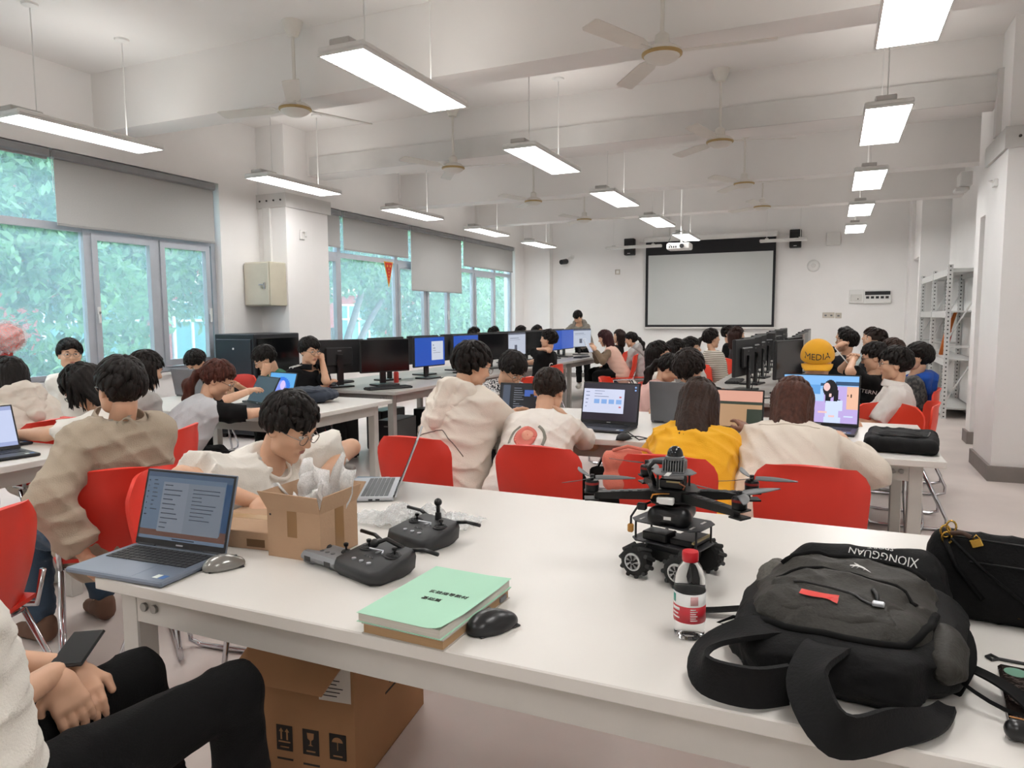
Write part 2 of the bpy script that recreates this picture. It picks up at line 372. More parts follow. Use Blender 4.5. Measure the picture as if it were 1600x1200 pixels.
tree('broadleaf tree with leaning limbs outside the window sashes beside the electrical box', -12.4, 8.6, 6, [(0, 0, 6.4, 2, 2.4, 1.8), (.5, -1.9, 6.6, 1.6, 1.7, 1.5), (0, 2.2, 6.5, 1.6, 2, 2), (-.5, .5, 8, 2, 3, 1.5)], 20000, 4, [[(0, 0, 2.4), (.3, -1.3, 4.2), (.5, -2.4, 5.6)], [(0, 0, 2.8), (.3, 1., 4.4), (.3, 2, 6)], [(0, 0, 3.2), (.2, -2.2, 4.4), (.3, -3.2, 4.9)]])
tree('tall tree with forked pale trunk behind the red pennant', -12.2, 15.6, 7, [(0, -.8, 6.9, 2.2, 2.6, 1.9), (.4, 2, 7, 2, 2.2, 1.8), (0, -3, 6, 1.6, 1.8, 2), (0, 3.6, 5.6, 1.6, 1.8, 2.2), (0, .6, 8.6, 2, 3, 1.4)], 24000, 5, [[(0, 0, 2.4), (.2, -1.4, 4.6), (.3, -2.6, 6.4)], [(0, 0, 2.6), (.2, 1.3, 4.5), (.3, 2.8, 6)], [(0, 0, 3), (.3, .8, 5.2), (.3, 1.2, 7)]])
tree('loose green tree behind the lowest roller blind', -12.5, 22, 6, [(0, -1, 5.6, 2, 2.4, 2.6), (0, 2, 5.8, 2, 2.4, 2.2), (.3, .5, 3.6, 1.8, 2.6, 1.4)], 16000, 6, [[(0, 0, 2.4), (.2, -1.2, 4.4), (.3, -2.2, 6)]])
tree('green treetop outside the last window sash near the screen wall', -13, 29, 6, [(0, -1, 4.8, 2, 2.6, 2.4), (0, 2.2, 5, 2, 2.6, 2.2)], 10000, 8, [[(0, 0, 2.4), (.2, -1.2, 4.4)]])
struct(MB().box((-40, -30, -3.35), (XL-.5, 60, -3.2)).build('ground', mat('courtyard_paving', '#b9b4a8', .9, var=.1, scale=.6)))
# ================================================================== ceiling lamps, fans, wall fittings
def diffuser_mat():
    m = bpy.data.materials.new('prismatic_lamp_panel'); m.use_nodes = True; nt = m.node_tree; N = nt.nodes; L = nt.links; b = N['Principled BSDF']
    tc = N.new('ShaderNodeTexCoord'); mp = N.new('ShaderNodeMapping'); mp.inputs['Scale'].default_value = (42, 42, 1); L.new(tc.outputs['Object'], mp.inputs[0])
    ck = N.new('ShaderNodeTexVoronoi'); ck.inputs['Scale'].default_value = 1; ck.inputs['Randomness'].default_value = 0; L.new(mp.outputs[0], ck.inputs['Vector'])
    mr = N.new('ShaderNodeMapRange'); mr.inputs['From Max'].default_value = .7; mr.inputs['To Min'].default_value = LAMP_STRENGTH*1.25; mr.inputs['To Max'].default_value = LAMP_STRENGTH*.6; L.new(ck.outputs['Distance'], mr.inputs[0])
    b.inputs['Base Color'].default_value = (.8, .8, .78, 1); b.inputs['Emission Color'].default_value = (1, .985, .968, 1); L.new(mr.outputs[0], b.inputs['Emission Strength']); return m
m_diff = diffuser_mat()
LZ = 2.87
def make_lamp():
    t = thing('ceiling_lamp', 'lamp', 'lamp', (0, 0, LZ), 0, 'hanging panel lamps')
    b = MB(); b.rbox((-.16, -.62, .012), (.16, .62, .05), .01); b.box((-.16, -.62, 0), (-.148, .62, .014)); b.box((.148, -.62, 0), (.16, .62, .014)); b.box((-.16, -.62, 0), (.16, -.606, .014)); b.box((-.16, .606, 0), (.16, .62, .014))
    b.build('housing', m_white, t)
    MB().box((-.149, -.607, .003), (.149, .607, .0125)).build('diffuser', m_diff, t)
    MB().box((-.12, -.3, .05), (.12, .56, .054)).build('ceiling_fill_panel', glow('ceiling_fill_glow', '#fffaf4', LAMP_STRENGTH*.62), t)  # added glowing plate above the lamp, brightens ceiling and upper walls
    MB().rbox((-.09, -.6, .05), (.05, -.36, .09), .006).build('driver_box', mat('driver_grey', '#bdbab6', .5), t)
    for y in (-.38, .38):
        w = MB().cyl((0, y, .05), (0, y, ZC-LZ-.02), .005, n=6).build('suspension_rod', m_white, t)
        MB().lathe([(.01, ZC-LZ-.03), (.055, ZC-LZ-.015), (.06, ZC-LZ)], 14, (0, y, 0)).build('ceiling_rose', m_white, w, 40)
    return t
_lamp = make_lamp(); first = True
rows = ((-5.55, 'window-side row'), (-2.55, 'middle row'), (.33, 'row nearest the right-hand columns'))
for X, rn in rows:
    for k, Y in enumerate((-1.0, 1.5, 4.0, 6.5, 8.98, 11.42, 13.85)):
        o = _lamp if first else copy_tree(_lamp); first = False
        o.location = (X, Y, LZ)
        if k < 2: o['label'] = f'hanging white panel lamp out of view {["behind", "above"][k]} the camera in the {rn.replace("nearest the right-hand columns", "on the right")}'; o['group'] = 'lamps above the camera'
        else: o['label'] = f'hanging white panel lamp, {ORD[k-2]} from the camera in the {rn}'; o['group'] = 'hanging panel lamps'
m_fan = mat('fan_enamel', '#d8d4cc', .45, var=.03); m_gold = mat('fan_gilt_rim', '#b39a68', .4, .5)
def make_fan():
    t = thing('ceiling_fan', 'fan', 'fan', (0, 0, 3.07), 0, 'three-bladed ceiling fans')
    MB().lathe([(.02, ZC-3.07), (.085, ZC-3.07), (.08, ZC-3.07-.02), (.045, ZC-3.07-.11), (.018, ZC-3.07-.12)][::-1], 18).build('ceiling_cup', m_fan, t, 40)
    MB().cyl((0, 0, .1), (0, 0, ZC-3.07-.1), .014, n=10).build('rod', m_fan, t, 40)
    MB().lathe([(.0, -.055), (.06, -.05), (.1, -.03), (.125, 0), (.125, .02), (.09, .045), (.05, .06), (.045, .12), (.02, .14)], 24).build('motor', m_fan, t, 40)
    MB().lathe([(.118, -.012), (.13, -.004), (.13, .006), (.118, .012)], 24).build('gilt_rim', m_gold, t, 40)
    for k in range(3):
        b = MB(); b.M = rotz(2*PI*k/3); b.box((.1, -.015, .008), (.22, .015, .016))
        b.M = rotz(2*PI*k/3) @ tr(0, 0, .012) @ rotx(.2)
        b.prism([(.17, -.035), (.25, -.06), (.68, -.065), (.7, -.05), (.7, .05), (.68, .06), (.25, .055), (.17, .03)], -.003, .003); b.build('blade', m_fan, t)
    return t
_fan = make_fan(); first = True
fans = [(-4.0, 2.15, .55), (-4.0, 4.7, -.9), (-3.95, 7.25, .12), (-4.02, 9.8, .2), (-3.97, 12.0, .25), (-1.05, 4.75, .1), (-1.04, 7.3, .3), (-1.07, 9.7, .05), (-1.03, 11.85, .35)]
lf = ['ceiling fan at the top left corner with only a blade in view', 'ceiling fan in front of the first beam above the electrical box', 'ceiling fan below the second beam over the left computer row', 'third ceiling fan from the camera over the left computer row', 'smallest ceiling fan over the far left computers',
      'nearest ceiling fan seen from below at top centre', 'ceiling fan between the middle lamp row and the plated beam', 'ceiling fan just above the projector', 'farthest ceiling fan in front of the screen wall']
for (x, y, a), l in zip(fans, lf):
    o = _fan if first else copy_tree(_fan); first = False; o.location = (x, y, 3.07); o.rotation_euler = (0, 0, a); o['label'] = l
# --- projector and screen
m_blk = mat('matt_black_plastic', '#1d1d1f', .55, var=.1, scale=20); m_blk2 = mat('satin_black', '#141416', .3, var=.1); m_grey = mat('mid_grey_plastic', '#6f7072', .5)
t = thing('projector', 'white projector hanging from a pole in front of the screen', 'projector', (-2.3, 11.9, 2.47))
MB().rbox((-.19, -.13, 0), (.19, .13, .11), .02).build('body', m_white, t)
MB().cyl((.06, -.13, .055), (.06, -.15, .055), .035, n=16).build('lens', m_blk2, t)
for k in range(4): MB().box((-.15+k*.035, -.135, .03), (-.13+k*.035, -.129, .06)).build('port', m_blk, t)
MB().cyl((.03, 0, .11), (.03, 0, ZC-2.47), .018, n=10).build('pole', m_white, t)
MB().tube([(-.1, -.12, .05), (-.16, -.16, .1), (-.1, -.1, .26), (.03, -.02, .3)], .006, 6).build('cable', m_blk, t, True)
t = thing('projection_screen', 'pull-down projection screen with white sheet and black border', 'screen', (-2.4, YB-.08, 1.16))
MB().box((-1.35, 0, 0), (1.33, .006, 1.86)).build('black_border', mat('screen_border', '#232326', .85), t)
MB().box((-1.29, -.004, .05), (1.28, 0, 1.555)).build('sheet', mat('projection_sheet', '#c9ccca', .9, var=.02, scale=1), t)
MB().cyl((-1.36, 0, -.02), (1.36, 0, -.02), .02, n=10).build('bottom_bar', m_white, t); MB().rbox((-1.4, -.06, 1.84), (1.38, .07, 1.96), .03).build('casing', m_white, t)
for k, (p, l) in enumerate((((984, 386), 'black wall speaker left of the projection screen'), ((1243, 373), 'black wall speaker right of the projection screen'))):
    q = at(*p, Y=YB-.12); t = thing('wall_speaker', l, 'speaker', (q.x, YB, q.z), 0, 'wall speakers')
    MB().rbox((-.11, -.2, -.18), (.11, -.03, .18), .012).build('cabinet', m_blk, t); MB().box((-.095, -.206, -.165), (.095, -.2, .12)).build('grille', mat('speaker_cloth', '#2a2a2b', .95), t); MB().box((-.03, -.206, -.15), (.03, -.209, -.14)).build('badge', m_white, t); MB().box((-.04, -.03, -.05), (.04, 0, .05)).build('bracket', m_blk, t)
for (a, c, l) in (((946, 388), (1034, 385.5), 'white board lamp on rods left of the projector'), ((1187, 377), (1262, 375), 'white board lamp on rods at the right end of the screen')):
    p = at(*a, Y=15.0); q = at(*c, Y=15.0); t = thing('board_lamp', l, 'lamp', ((p.x+q.x)/2, 15.0, p.z), 0, 'board lamps'); w = (q.x-p.x)/2
    MB().rbox((-w, -.04, -.03), (w, .04, .03), .012).build('tube_housing', m_white, t)
    for x in (-w*.7, w*.7): MB().cyl((x, 0, .03), (x, 0, ZC-p.z), .006, n=6).build('rod', m_white, t); MB().box((x-.03, -.03, .03), (x+.03, .03, .05)).build('clamp', m_plate, t)
q = at(883, 408, Y=YB-.2); t = thing('security_camera', 'dark bullet security camera on the back wall', 'camera', (q.x, YB, q.z))
MB().cyl((0, -.12, 0), (-.05, -.32, -.03), .06, .055, n=14).build('body', m_blk, t, 40); MB().cyl((-.05, -.32, -.03), (-.051, -.325, -.0305), .04, n=12).build('lens', m_blk2, t); MB().tube([(.1, 0, .1), (.06, -.1, .08), (0, -.14, .02)], .02, 8).build('arm', m_white, t, True); MB().cyl((.1, 0, .1), (.1, -.02, .1), .05, n=14).build('mount', m_white, t)
q = at(1271, 415, Y=YB-.04); t = thing('smoke_detector', 'round white alarm sounder on the back wall', 'alarm', (q.x, YB, q.z))
b = MB(); b.M = rotx(PI/2); b.lathe([(.12, 0), (.12, .02), (.1, .045), (.06, .055), (.02, .055)], 22).build('body', m_white, t, 40)
b = MB(); b.M = rotx(PI/2); b.lathe([(.045, .055), (.04, .06), (.01, .06)], 16).build('grille', m_plate, t, 40)
q = at(1302, 373, Y=YB-.04); t = thing('junction_box', 'plain white square box high on the back wall', 'box', (q.x, YB, q.z))
MB().rbox((-.13, -.07, -.13), (.13, 0, .13), .01).build('body', m_white, t); MB().rbox((-.115, -.078, -.115), (.115, -.07, .115), .004).build('cover', m_white, t)
q = at(1338, 464, Y=YB-.03); t = thing('wall_control_box', 'white control box with small keyhole left of the breaker panel', 'box', (q.x, YB, q.z))
MB().rbox((-.13, -.04, -.12), (.13, 0, .14), .006).build('body', m_white, t); MB().rbox((-.1, -.046, -.09), (.1, -.04, .05), .004).build('door', mat('door_white', '#d0cec9', .4), t); MB().cyl((.03, -.046, -.04), (.03, -.05, -.04), .012, n=8).build('keyhole', m_blk, t)
q = at(1371, 464, Y=YB-.03); t = thing('breaker_panel', 'white breaker panel with black flap and row of switches', 'electrical panel', (q.x, YB, q.z))
MB().rbox((-.24, -.05, -.13), (.24, 0, .13), .008).build('body', m_white, t); MB().box((-.22, -.058, .04), (.22, -.05, .11)).build('flap', m_blk, t)
for k in range(5): MB().box((-.2+k*.085, -.058, -.03), (-.145+k*.085, -.05, .015)).build('switch', m_blk, t)
for k, (x, y) in enumerate(((1290, 492.5), (1299, 492.5), (1310, 493))):
    q = at(x, y, Y=YB-.01); t = thing('wall_socket', f'small beige socket plate on the back wall, {ORD[k]} from the left', 'socket', (q.x, YB, q.z), 0, 'sockets on the back wall')
    MB().rbox((-.058, -.012, -.055), (.058, 0, .055), .005).build('plate', mat('socket_beige', '#c6beb2', .4), t); MB().box((-.02, -.015, -.02), (.02, -.012, .01)).build('outlet', m_grey, t)
q = at(965, 425, Y=YB-.01); t = thing('switch_plate', 'square beige switch plate left of the screen', 'switch', (q.x, YB, q.z)); MB().rbox((-.055, -.012, -.055), (.055, 0, .055), .005).build('plate', mat('socket_beige'), t); MB().box((-.03, -.016, -.03), (.03, -.012, .03)).build('rocker', m_white, t)
p = at(1000, 366, Y=YB-.03); q = at(1240, 358, Y=YB-.03)
b = MB().cyl((p.x, YB-.03, 3.02), (q.x, YB-.03, 3.02), .014, n=8); b.cyl((-3.25, YB-.03, 3.02), (-3.25, YB-.03, ZC), .014, n=8)
tag(b.build('wall_conduit', m_white), 'thin white conduit running above the projection screen', 'pipe')
# --- electrical box, conduit and socket on the left column
t = thing('electrical_box', 'beige metal electrical box with handle on the left column', 'electrical box', (-6.385, 7.0, 1.55))
MB().rbox((-.205, -.28, 0), (.205, 0, .53), .008).build('body', mat('beige_metal', '#c3bdaa', .45, .1, var=.03), t)
d = MB().rbox((-.2, -.295, .01), (.185, -.28, .52), .006).build('door', mat('beige_door', '#cdc8b8', .4, .1, var=.03), t)
MB().rbox((.11, -.31, .2), (.135, -.295, .28), .005).rbox((.05, -.325, .245), (.13, -.308, .262), .004).build('handle', mat('chrome', '#c8c8cc', .12, 1., var=.02), d)
o = tag(MB().rbox((-6.5, 6.96, 2.08), (-6.38, 7.0, 2.76), .005).build('cable_trunking', m_white), 'white vertical trunking above the electrical box', 'pipe')
t = thing('wall_hook', 'small white bracket high on the left column', 'hook', (-6.16, 7.28, 2.45)); MB().rbox((0, -.04, -.06), (.02, .04, .06), .005).build('plate', m_white, t); MB().tube([(.02, 0, .03), (.07, 0, .03), (.07, 0, -.03)], .008, 6).build('peg', m_plate, t)
# --- server rack below the box
m_rack = mat('rack_black', '#23262b', .45, .2, var=.08)
t = thing('server_rack', 'low black server rack standing by the left column', 'cabinet', (-6.28, 6.6, 0))
MB().rbox((-.3, -.4, .05), (.3, .36, 1.22), .01).build('body', m_rack, t)
d = MB().rbox((-.26, -.415, .12), (.26, -.4, 1.16), .005).build('side_panel', mat('rack_panel', '#2d3138', .4, .2), t)
for x in (-.14, .14): MB().box((x-.02, -.42, .5), (x+.02, -.415, .56)).build('latch', m_blk2, d)
MB().cyl((0, -.415, 1.05), (0, -.42, 1.05), .012, n=8).build('lock', m_plate, d)
MB().rbox((.3, -.36, .1), (.312, .33, 1.17), .005).build('glass_door', mat('smoked_glass', '#0d0e10', .08, 0, var=.02), t)
for x in (-.25, .25):
    for y in (-.35, .3): MB().cyl((x, y, 0), (x, y, .05), .03, n=10).build('foot', m_blk, t)
# --- red pennant hanging at the far window
t = thing('pennant', 'small red triangular pennant with yellow border hanging in the far window', 'flag', at(607, 409, X=XL+.02))
b = MB(); b.M = rotz(PI/2); b.add([(-.13, 0, 0), (.13, 0, 0), (0, 0, -.42), (-.13, .004, 0), (.13, .004, 0), (0, .004, -.42)], [(0, 2, 1), (3, 4, 5), (0, 1, 4, 3), (1, 2, 5, 4), (2, 0, 3, 5)]); b.build('border', mat('pennant_yellow', '#d8a23a', .8), t)
b = MB(); b.M = rotz(PI/2); b.add([(-.105, -.004, -.015), (.105, -.004, -.015), (0, -.004, -.36), (-.105, 0, -.015), (.105, 0, -.015), (0, 0, -.36)], [(0, 2, 1), (3, 4, 5), (0, 1, 4, 3), (1, 2, 5, 4), (2, 0, 3, 5)]); b.build('field', mat('pennant_red', '#c2362a', .8), t)
for k, (x, z, s) in enumerate(((-.04, -.07, .03), (.04, -.07, .03), (0, -.12, .018), (0, -.17, .018), (0, -.22, .018), (0, -.27, .015))):
    b = MB(); b.M = rotz(PI/2); b.box((x-s*.5, -.007, z-s*.6), (x+s*.5, -.004, z+s*.6)); b.build('letter', mat('pennant_yellow'), t)
# --- white storage rack at right
def post_mat():
    m = mat('rack_post_white', '#d3d4d2', .45, .1, var=.02); nt = m.node_tree; N = nt.nodes; L = nt.links; b = N['Principled BSDF']
    src = b.inputs['Base Color'].links[0].from_socket; tc = N.new('ShaderNodeTexCoord'); sp = N.new('ShaderNodeSeparateXYZ'); L.new(tc.outputs['Object'], sp.inputs[0])
    def M(op, a, v=None):
        n = N.new('ShaderNodeMath'); n.operation = op; L.new(a, n.inputs[0])
        if v is not None: n.inputs[1].default_value = v
        return n.outputs[0]
    hole = M('LESS_THAN', M('ABSOLUTE', M('SUBTRACT', M('FRACT', M('MULTIPLY', sp.outputs[2], 18)), .5)), .16)
    mid = M('LESS_THAN', M('ABSOLUTE', sp.outputs[1]), .009); mid2 = M('LESS_THAN', M('ABSOLUTE', sp.outputs[0]), .009)
    mx = N.new('ShaderNodeMath'); mx.operation = 'MAXIMUM'; L.new(mid, mx.inputs[0]); L.new(mid2, mx.inputs[1])
    ml = N.new('ShaderNodeMath'); ml.operation = 'MULTIPLY'; L.new(hole, ml.inputs[0]); L.new(mx.outputs[0], ml.inputs[1])
    mc = N.new('ShaderNodeMixRGB'); L.new(ml.outputs[0], mc.inputs[0]); L.new(src, mc.inputs[1]); mc.inputs[2].default_value = (.04, .04, .04, 1); L.new(mc.outputs[0], b.inputs['Base Color']); return m
m_post = post_mat(); m_shelf = mat('shelf_white', '#cfd0ce', .45, .1, var=.03)
t = thing('storage_rack', 'tall white perforated steel storage rack against the right wall', 'shelf', (1.42, 11.05, 0))
ys = (0, 1.5, 3.0); dx = .34
for y in ys:
    for x in (0, dx): MB().box((-.03, -.028, 0), (.03, .028, 2.05)).build('upright', m_post, t, loc=(x, y, 0))
    for z0, z1 in ((.2, .85), (1.05, 1.7)): MB().cyl((.0, y, z0), (dx, y, z1), .012, n=6).build('brace', m_shelf, t)
    for z in (.95, 1.95): MB().box((0, y-.012, z), (dx, y+.012, z+.03)).build('end_tie', m_shelf, t)
for z in (.12, .78, 1.42, 1.98):
    for a, c in zip(ys, ys[1:]):
        MB().box((-.02, a+.03, z), (dx+.02, c-.03, z+.02)).build('shelf_board', m_shelf, t)
        for x in (-.025, dx+.005): MB().box((x, a+.03, z-.07), (x+.02, c-.03, z+.02)).build('shelf_beam', m_shelf, t)
t = thing('orange_ribbon', 'orange and red rolled banner leaning inside the white storage rack', 'banner', (1.5, 11.9, .805)); MB().tube([(0, .3, .0), (.05, .2, .3), (.12, 0, .62)], [.03, .04, .02], 8).build('cloth', mat('orange_cloth', '#d1722f', .8), t, True); MB().tube([(.05, .32, 0), (.12, .3, .35)], .022, 7).build('strap', mat('red_cloth', '#b5392c', .8), t, True)
# ================================================================== furniture
m_top = mat('white_laminate', '#dedad4', .35, var=.02, scale=3); m_leg = mat('white_steel', '#c9c5bf', .4, .1, var=.03); m_bolt = mat('bolt_grey', '#8f8c88', .4, .5)
m_chrome = mat('chrome', '#c8c8cc', .12, 1.); m_red = mat('red_chair_plastic', '#e0392b', .42, var=.03, scale=4); m_red2 = mat('orange_red_chair_plastic', '#e8452e', .42, var=.03, scale=4)
m_topg = mat('grey_laminate', '#b4b0ab', .4, var=.03, scale=3); m_legg = mat('grey_steel', '#98948f', .45, .1)
def table(label, x0, x1, y0, y1, top=m_top, leg=m_leg, z=.74, group='white work tables', gap=.08):
    t = thing('work_table', label, 'table', ((x0+x1)/2, (y0+y1)/2, 0), 0, group); w = (x1-x0)/2; d = (y1-y0)/2
    MB().rbox((-w, -d, z-.032), (w, d, z), .003).build('tabletop', top, t)
    i = gap
    for sy in (-1, 1): MB().box((-w+i+.06, min(sy*(d-i), sy*(d-i-.04)), z-.115), (w-i-.06, max(sy*(d-i), sy*(d-i-.04)), z-.034)).build('side_rail', leg, t)
    for sx in (-1, 1):
        MB().box((min(sx*(w-i), sx*(w-i-.04)), -d+i+.06, z-.115), (max(sx*(w-i), sx*(w-i-.04)), d-i-.06, z-.034)).build('end_rail', leg, t)
        for sy in (-1, 1):
            xa, xb = sorted((sx*(w-i), sx*(w-i-.06))); ya, yb = sorted((sy*(d-i), sy*(d-i-.06)))
            l = MB().rbox((xa, ya, 0), (xb, yb, z-.033), .004).build('leg', leg, t)
            for k in (0, 1): MB().cyl((sx*(w-i-.09-k*.035), sy*(d-i), z-.072), (sx*(w-i-.09-k*.035), sy*(d-i+.008), z-.072), .011, n=10).build('bolt', m_bolt, l)
    return t
T1 = table('white work table in the foreground carrying the drone and backpack', -1.69, .8, 1.17, 2.38, gap=.04)
table('white work table in the middle with four open laptops', -1.97, .49, 3.62, 4.8)
table('white work table by the windows with the navy backpack', -5.1, -3.2, 3.6, 4.8)
table('white work table at the left edge under the mouse and laptop', -5.6, -3.36, 1.2, 2.4)
for k, (a, c) in enumerate(((5.3, 7.68), (7.7, 10.08), (10.1, 12.4))): table(f'grey computer table in the row by the windows, {ORD[k]} from the camera', -4.75, -3.5, a, c, m_topg, m_legg, group='computer tables')
for k, (a, c) in enumerate(((5.6, 8.0), (8.02, 10.4), (10.42, 12.8))): table(f'grey computer table in the row before the screen, {ORD[k]} from the camera', -1.02, .0, a, c, m_topg, m_legg, group='computer tables')
def make_chair(m):
    t = thing('stacking_chair', 'chair', 'chair')
    def back(u, v):   # v 0 bottom .. 1 top; chair faces +Y, back at -Y
        hw = .2+.02*v; 
        if v > .72: hw *= 1-.26*((v-.72)/.28)**2.6
        x = (u*2-1)*hw; z = .44+.365*v+(.012*(1-abs(u*2-1)**2) if v > .9 else 0)
        y = -.19-.07*v-.02*math.sin(v*PI)+.055*abs(u*2-1)**2.4+(-.012 if v > .93 else 0)
        return (x, y, z)
    MB().surf(back, 16, 12, .012).build('backrest', m, t, 60)
    def seat(u, v):
        hw = .2+.02*math.sin(v*PI); x = (u*2-1)*hw; y = -.19+.4*v
        return (x, y, .445+.012*abs(u*2-1)**2-.03*max(0, v-.8)**1.5*5+.015*(1-v))
    MB().surf(seat, 12, 10, .014).build('seat', m, t, 60)
    for s in (-1, 1):
        x = s*.19
        MB().tube([(x, -.23, .56), (x, -.2, .44), (x*1.0, .14, .425), (x*1.03, .19, .4), (x*1.05, .2, .34), (x*1.1, .16, .06), (x*1.1, .13, .018), (x*1.1, .06, .012), (x*1.1, -.26, .012), (x*1.08, -.31, .03), (x*1.05, -.31, .08), (x, -.15, .42)], .0105, 8).build('leg_frame', m_chrome, t, True)
    MB().cyl((-.19, .0, .425), (.19, .0, .425), .009, n=8).cyl((-.19, -.15, .42), (.19, -.15, .42), .009, n=8).build('crossbar', m_chrome, t)
    return t
_chairs = {}
def chair(label, x, y, rz, m=m_red, group='red stacking chairs'):
    if m.name not in _chairs: o = _chairs[m.name] = make_chair(m)
    else: o = copy_tree(_chairs[m.name])
    o.location = (x, y, 0); o.rotation_euler = (0, 0, rz); o['label'] = label; o['group'] = group; return o
CH_T2 = [('red chair under the cream hooded jacket, leftmost of the four at the middle table', -1.86), ('red chair behind the white T-shirt with the round back print', -1.2), ('red chair behind the woman in the yellow top', -.615), ('red chair at the right end behind the beige sweater', -.055)]
for l, x in CH_T2: chair(l, x, 3.17, 0)
chair('red chair cut by the left edge of the photo beside the jeans', -2.54, 1.22, PI/2+.35)
# computer-row chairs
m_tower = mat('tower_black', '#17181b', .3, .1, var=.1)
CHO = 'orange-red chairs at the computer rows'
for l, x, y, rz in (('empty orange chair behind the patterned shirt', -2.9, 6.4, PI/2-.3), ('empty orange chair left of the woman in pink', -1.75, 6.6, -PI/2), ('orange chair with rounded back beside the picture laptop', .3, 5.0, PI-.3)):
    chair(l, x, y, rz, m_red2, CHO)
# ---------------- monitors
def make_monitor(name, rects, mats):
    t = thing(name, 'm', 'monitor')
    MB().rbox((-.27, 0, .13), (.27, .03, .45), .006).rbox((-.14, .03, .2), (.14, .055, .38), .012).build('housing', m_blk, t)
    s = rects_mesh('display', .52, .298, rects, mats, t); s.location = (0, -.0015, .142)
    MB().box((-.03, .05, .02), (.03, .07, .3)).box((-.03, .03, .26), (.03, .07, .31)).build('stand', m_blk2, t)
    MB().rbox((-.12, -.06, 0), (.12, .12, .016), .006).build('base', m_blk2, t)
    MB().box((-.02, .055, .34), (.02, .0565, .35)).build('logo', m_grey, t); MB().tube([(.0, .06, .2), (.06, .12, .1), (.04, .1, .01)], .004, 5).build('cable', m_blk, t)
    return t
m_off = mat('screen_off', '#131417', .12, var=.03); m_sblue = glow('desktop_blue', '#2553b4', .85); m_spane = glow('dialog_white', '#c9d0de', .85); m_spage = glow('page_white', '#b4bccb', .9); m_stext = glow('page_text', '#6a7286', .5)
_mon = {'off': make_monitor('computer_monitor', [], [m_off]),
        'blue': make_monitor('computer_monitor', [(.55, .18, .95, .86, 1), (.6, .7, .63, .74, 2), (.6, .6, .68, .62, 2), (.6, .52, .7, .53, 2), (.6, .44, .85, .45, 2)], [m_sblue, m_spane, m_stext]),
        'plain': make_monitor('computer_monitor', [], [m_sblue]),
        'page': make_monitor('computer_monitor', [(.0, .92, 1, 1, 1), (.35, .2, .5, .45, 1), (.1, .75, .6, .77, 1), (.1, .68, .7, .69, 1)], [m_spage, m_stext])}
_used = set()
def monitor(kind, x, y, rz, label, group):
    o = _mon[kind] if kind not in _used else copy_tree(_mon[kind]); _used.add(kind)
    o.location = (x, y, .741); o.rotation_euler = (0, 0, rz); o['label'] = label; o['group'] = group
    return o
# left row: right bank faces +X (screen normal -Y local -> rotate +90deg), left bank faces -X
G1 = 'monitors on the left computer row'
for k, (kd, y, dr) in enumerate((('off', 5.78, -.45), ('blue', 6.62, -.12), ('plain', 7.45, -.1), ('off', 8.2, -.35), ('page', 8.95, -.05), ('off', 9.7, -.3), ('plain', 10.4, -.1), ('plain', 11.0, -.05), ('page', 11.75, -.3))):
    w = {'off': 'black monitor with dark screen', 'blue': 'monitor showing a blue desktop with a dialog', 'plain': 'monitor with plain blue desktop', 'page': 'monitor showing a pale page'}[kd]
    monitor(kd, -3.92, y, PI/2+dr, f'{w}, {ORD[k]} nearest, aisle side of left row', G1)
for k, y in enumerate((5.5, 6.3, 7.05, 7.8, 8.55, 9.3, 10.0, 10.7, 11.4)):
    monitor('off', -4.28, y, -PI/2-(.45 if k == 0 else .15), f'black monitor back, {ORD[k]} nearest, window side of left row', G1)
G2 = 'monitors on the right computer row'
for k, (y, dr) in enumerate(((6.5, -.2), (7.15, -.22), (7.9, -.16), (8.7, -.3), (9.6, -.1), (10.5, -.25), (11.4, -.2), (12.2, -.1))):
    monitor('off', -.7, y, -PI/2+dr, f'black monitor back, {ORD[k]} nearest in left bank before the screen', G2)
for k, (y, dr) in enumerate(((6.35, -.35), (7.2, -.2), (8.0, -.1), (8.8, -.1), (9.7, -.15), (10.6, -.1), (11.5, -.1))):
    monitor('off', -.3, y, PI/2+dr, f'dark slanted monitor, {ORD[k]} nearest in right bank before the screen', G2)
# keyboards and mice on the computer rows
def make_keyboard():
    t = thing('keyboard', 'k', 'keyboard'); MB().rbox((-.22, -.07, 0), (.22, .07, .018), .006).build('case', m_blk, t)
    b = MB()
    for r in range(5):
        for c in range(18): b.box((-.21+c*.0232, -.06+r*.0245, .018), (-.19+c*.0232, -.04+r*.0245, .023))
    o = b.build('keys', mat('black_keys', '#26272a', .5), t); o['kind'] = 'stuff'; return t
_kb = make_keyboard()
for i, (x, y, rz, l) in enumerate(((-3.72, 5.52, PI/2-.5, 'black keyboard in front of the nearest dark monitor of the left row'), (-3.66, 6.75, PI/2-.1, 'black keyboard before the monitor with the dialog'), (-4.5, 5.75, -PI/2, 'black keyboard by the hand of the man in the striped black shirt'), (-3.68, 8.9, PI/2, 'keyboard before the pale page on the left row'), (-3.64, 10.9, PI/2, 'keyboard near the woman holding a tablet'), (-.12, 7.1, PI/2, 'keyboard in the right bank before the screen'), (-.85, 7.3, -PI/2, 'keyboard in the left bank near the pale cup'))):
    o = _kb if i == 0 else copy_tree(_kb); o.location = (x, y, .741); o.rotation_euler = (0, 0, rz); o['label'] = l; o['group'] = 'computer row keyboards'
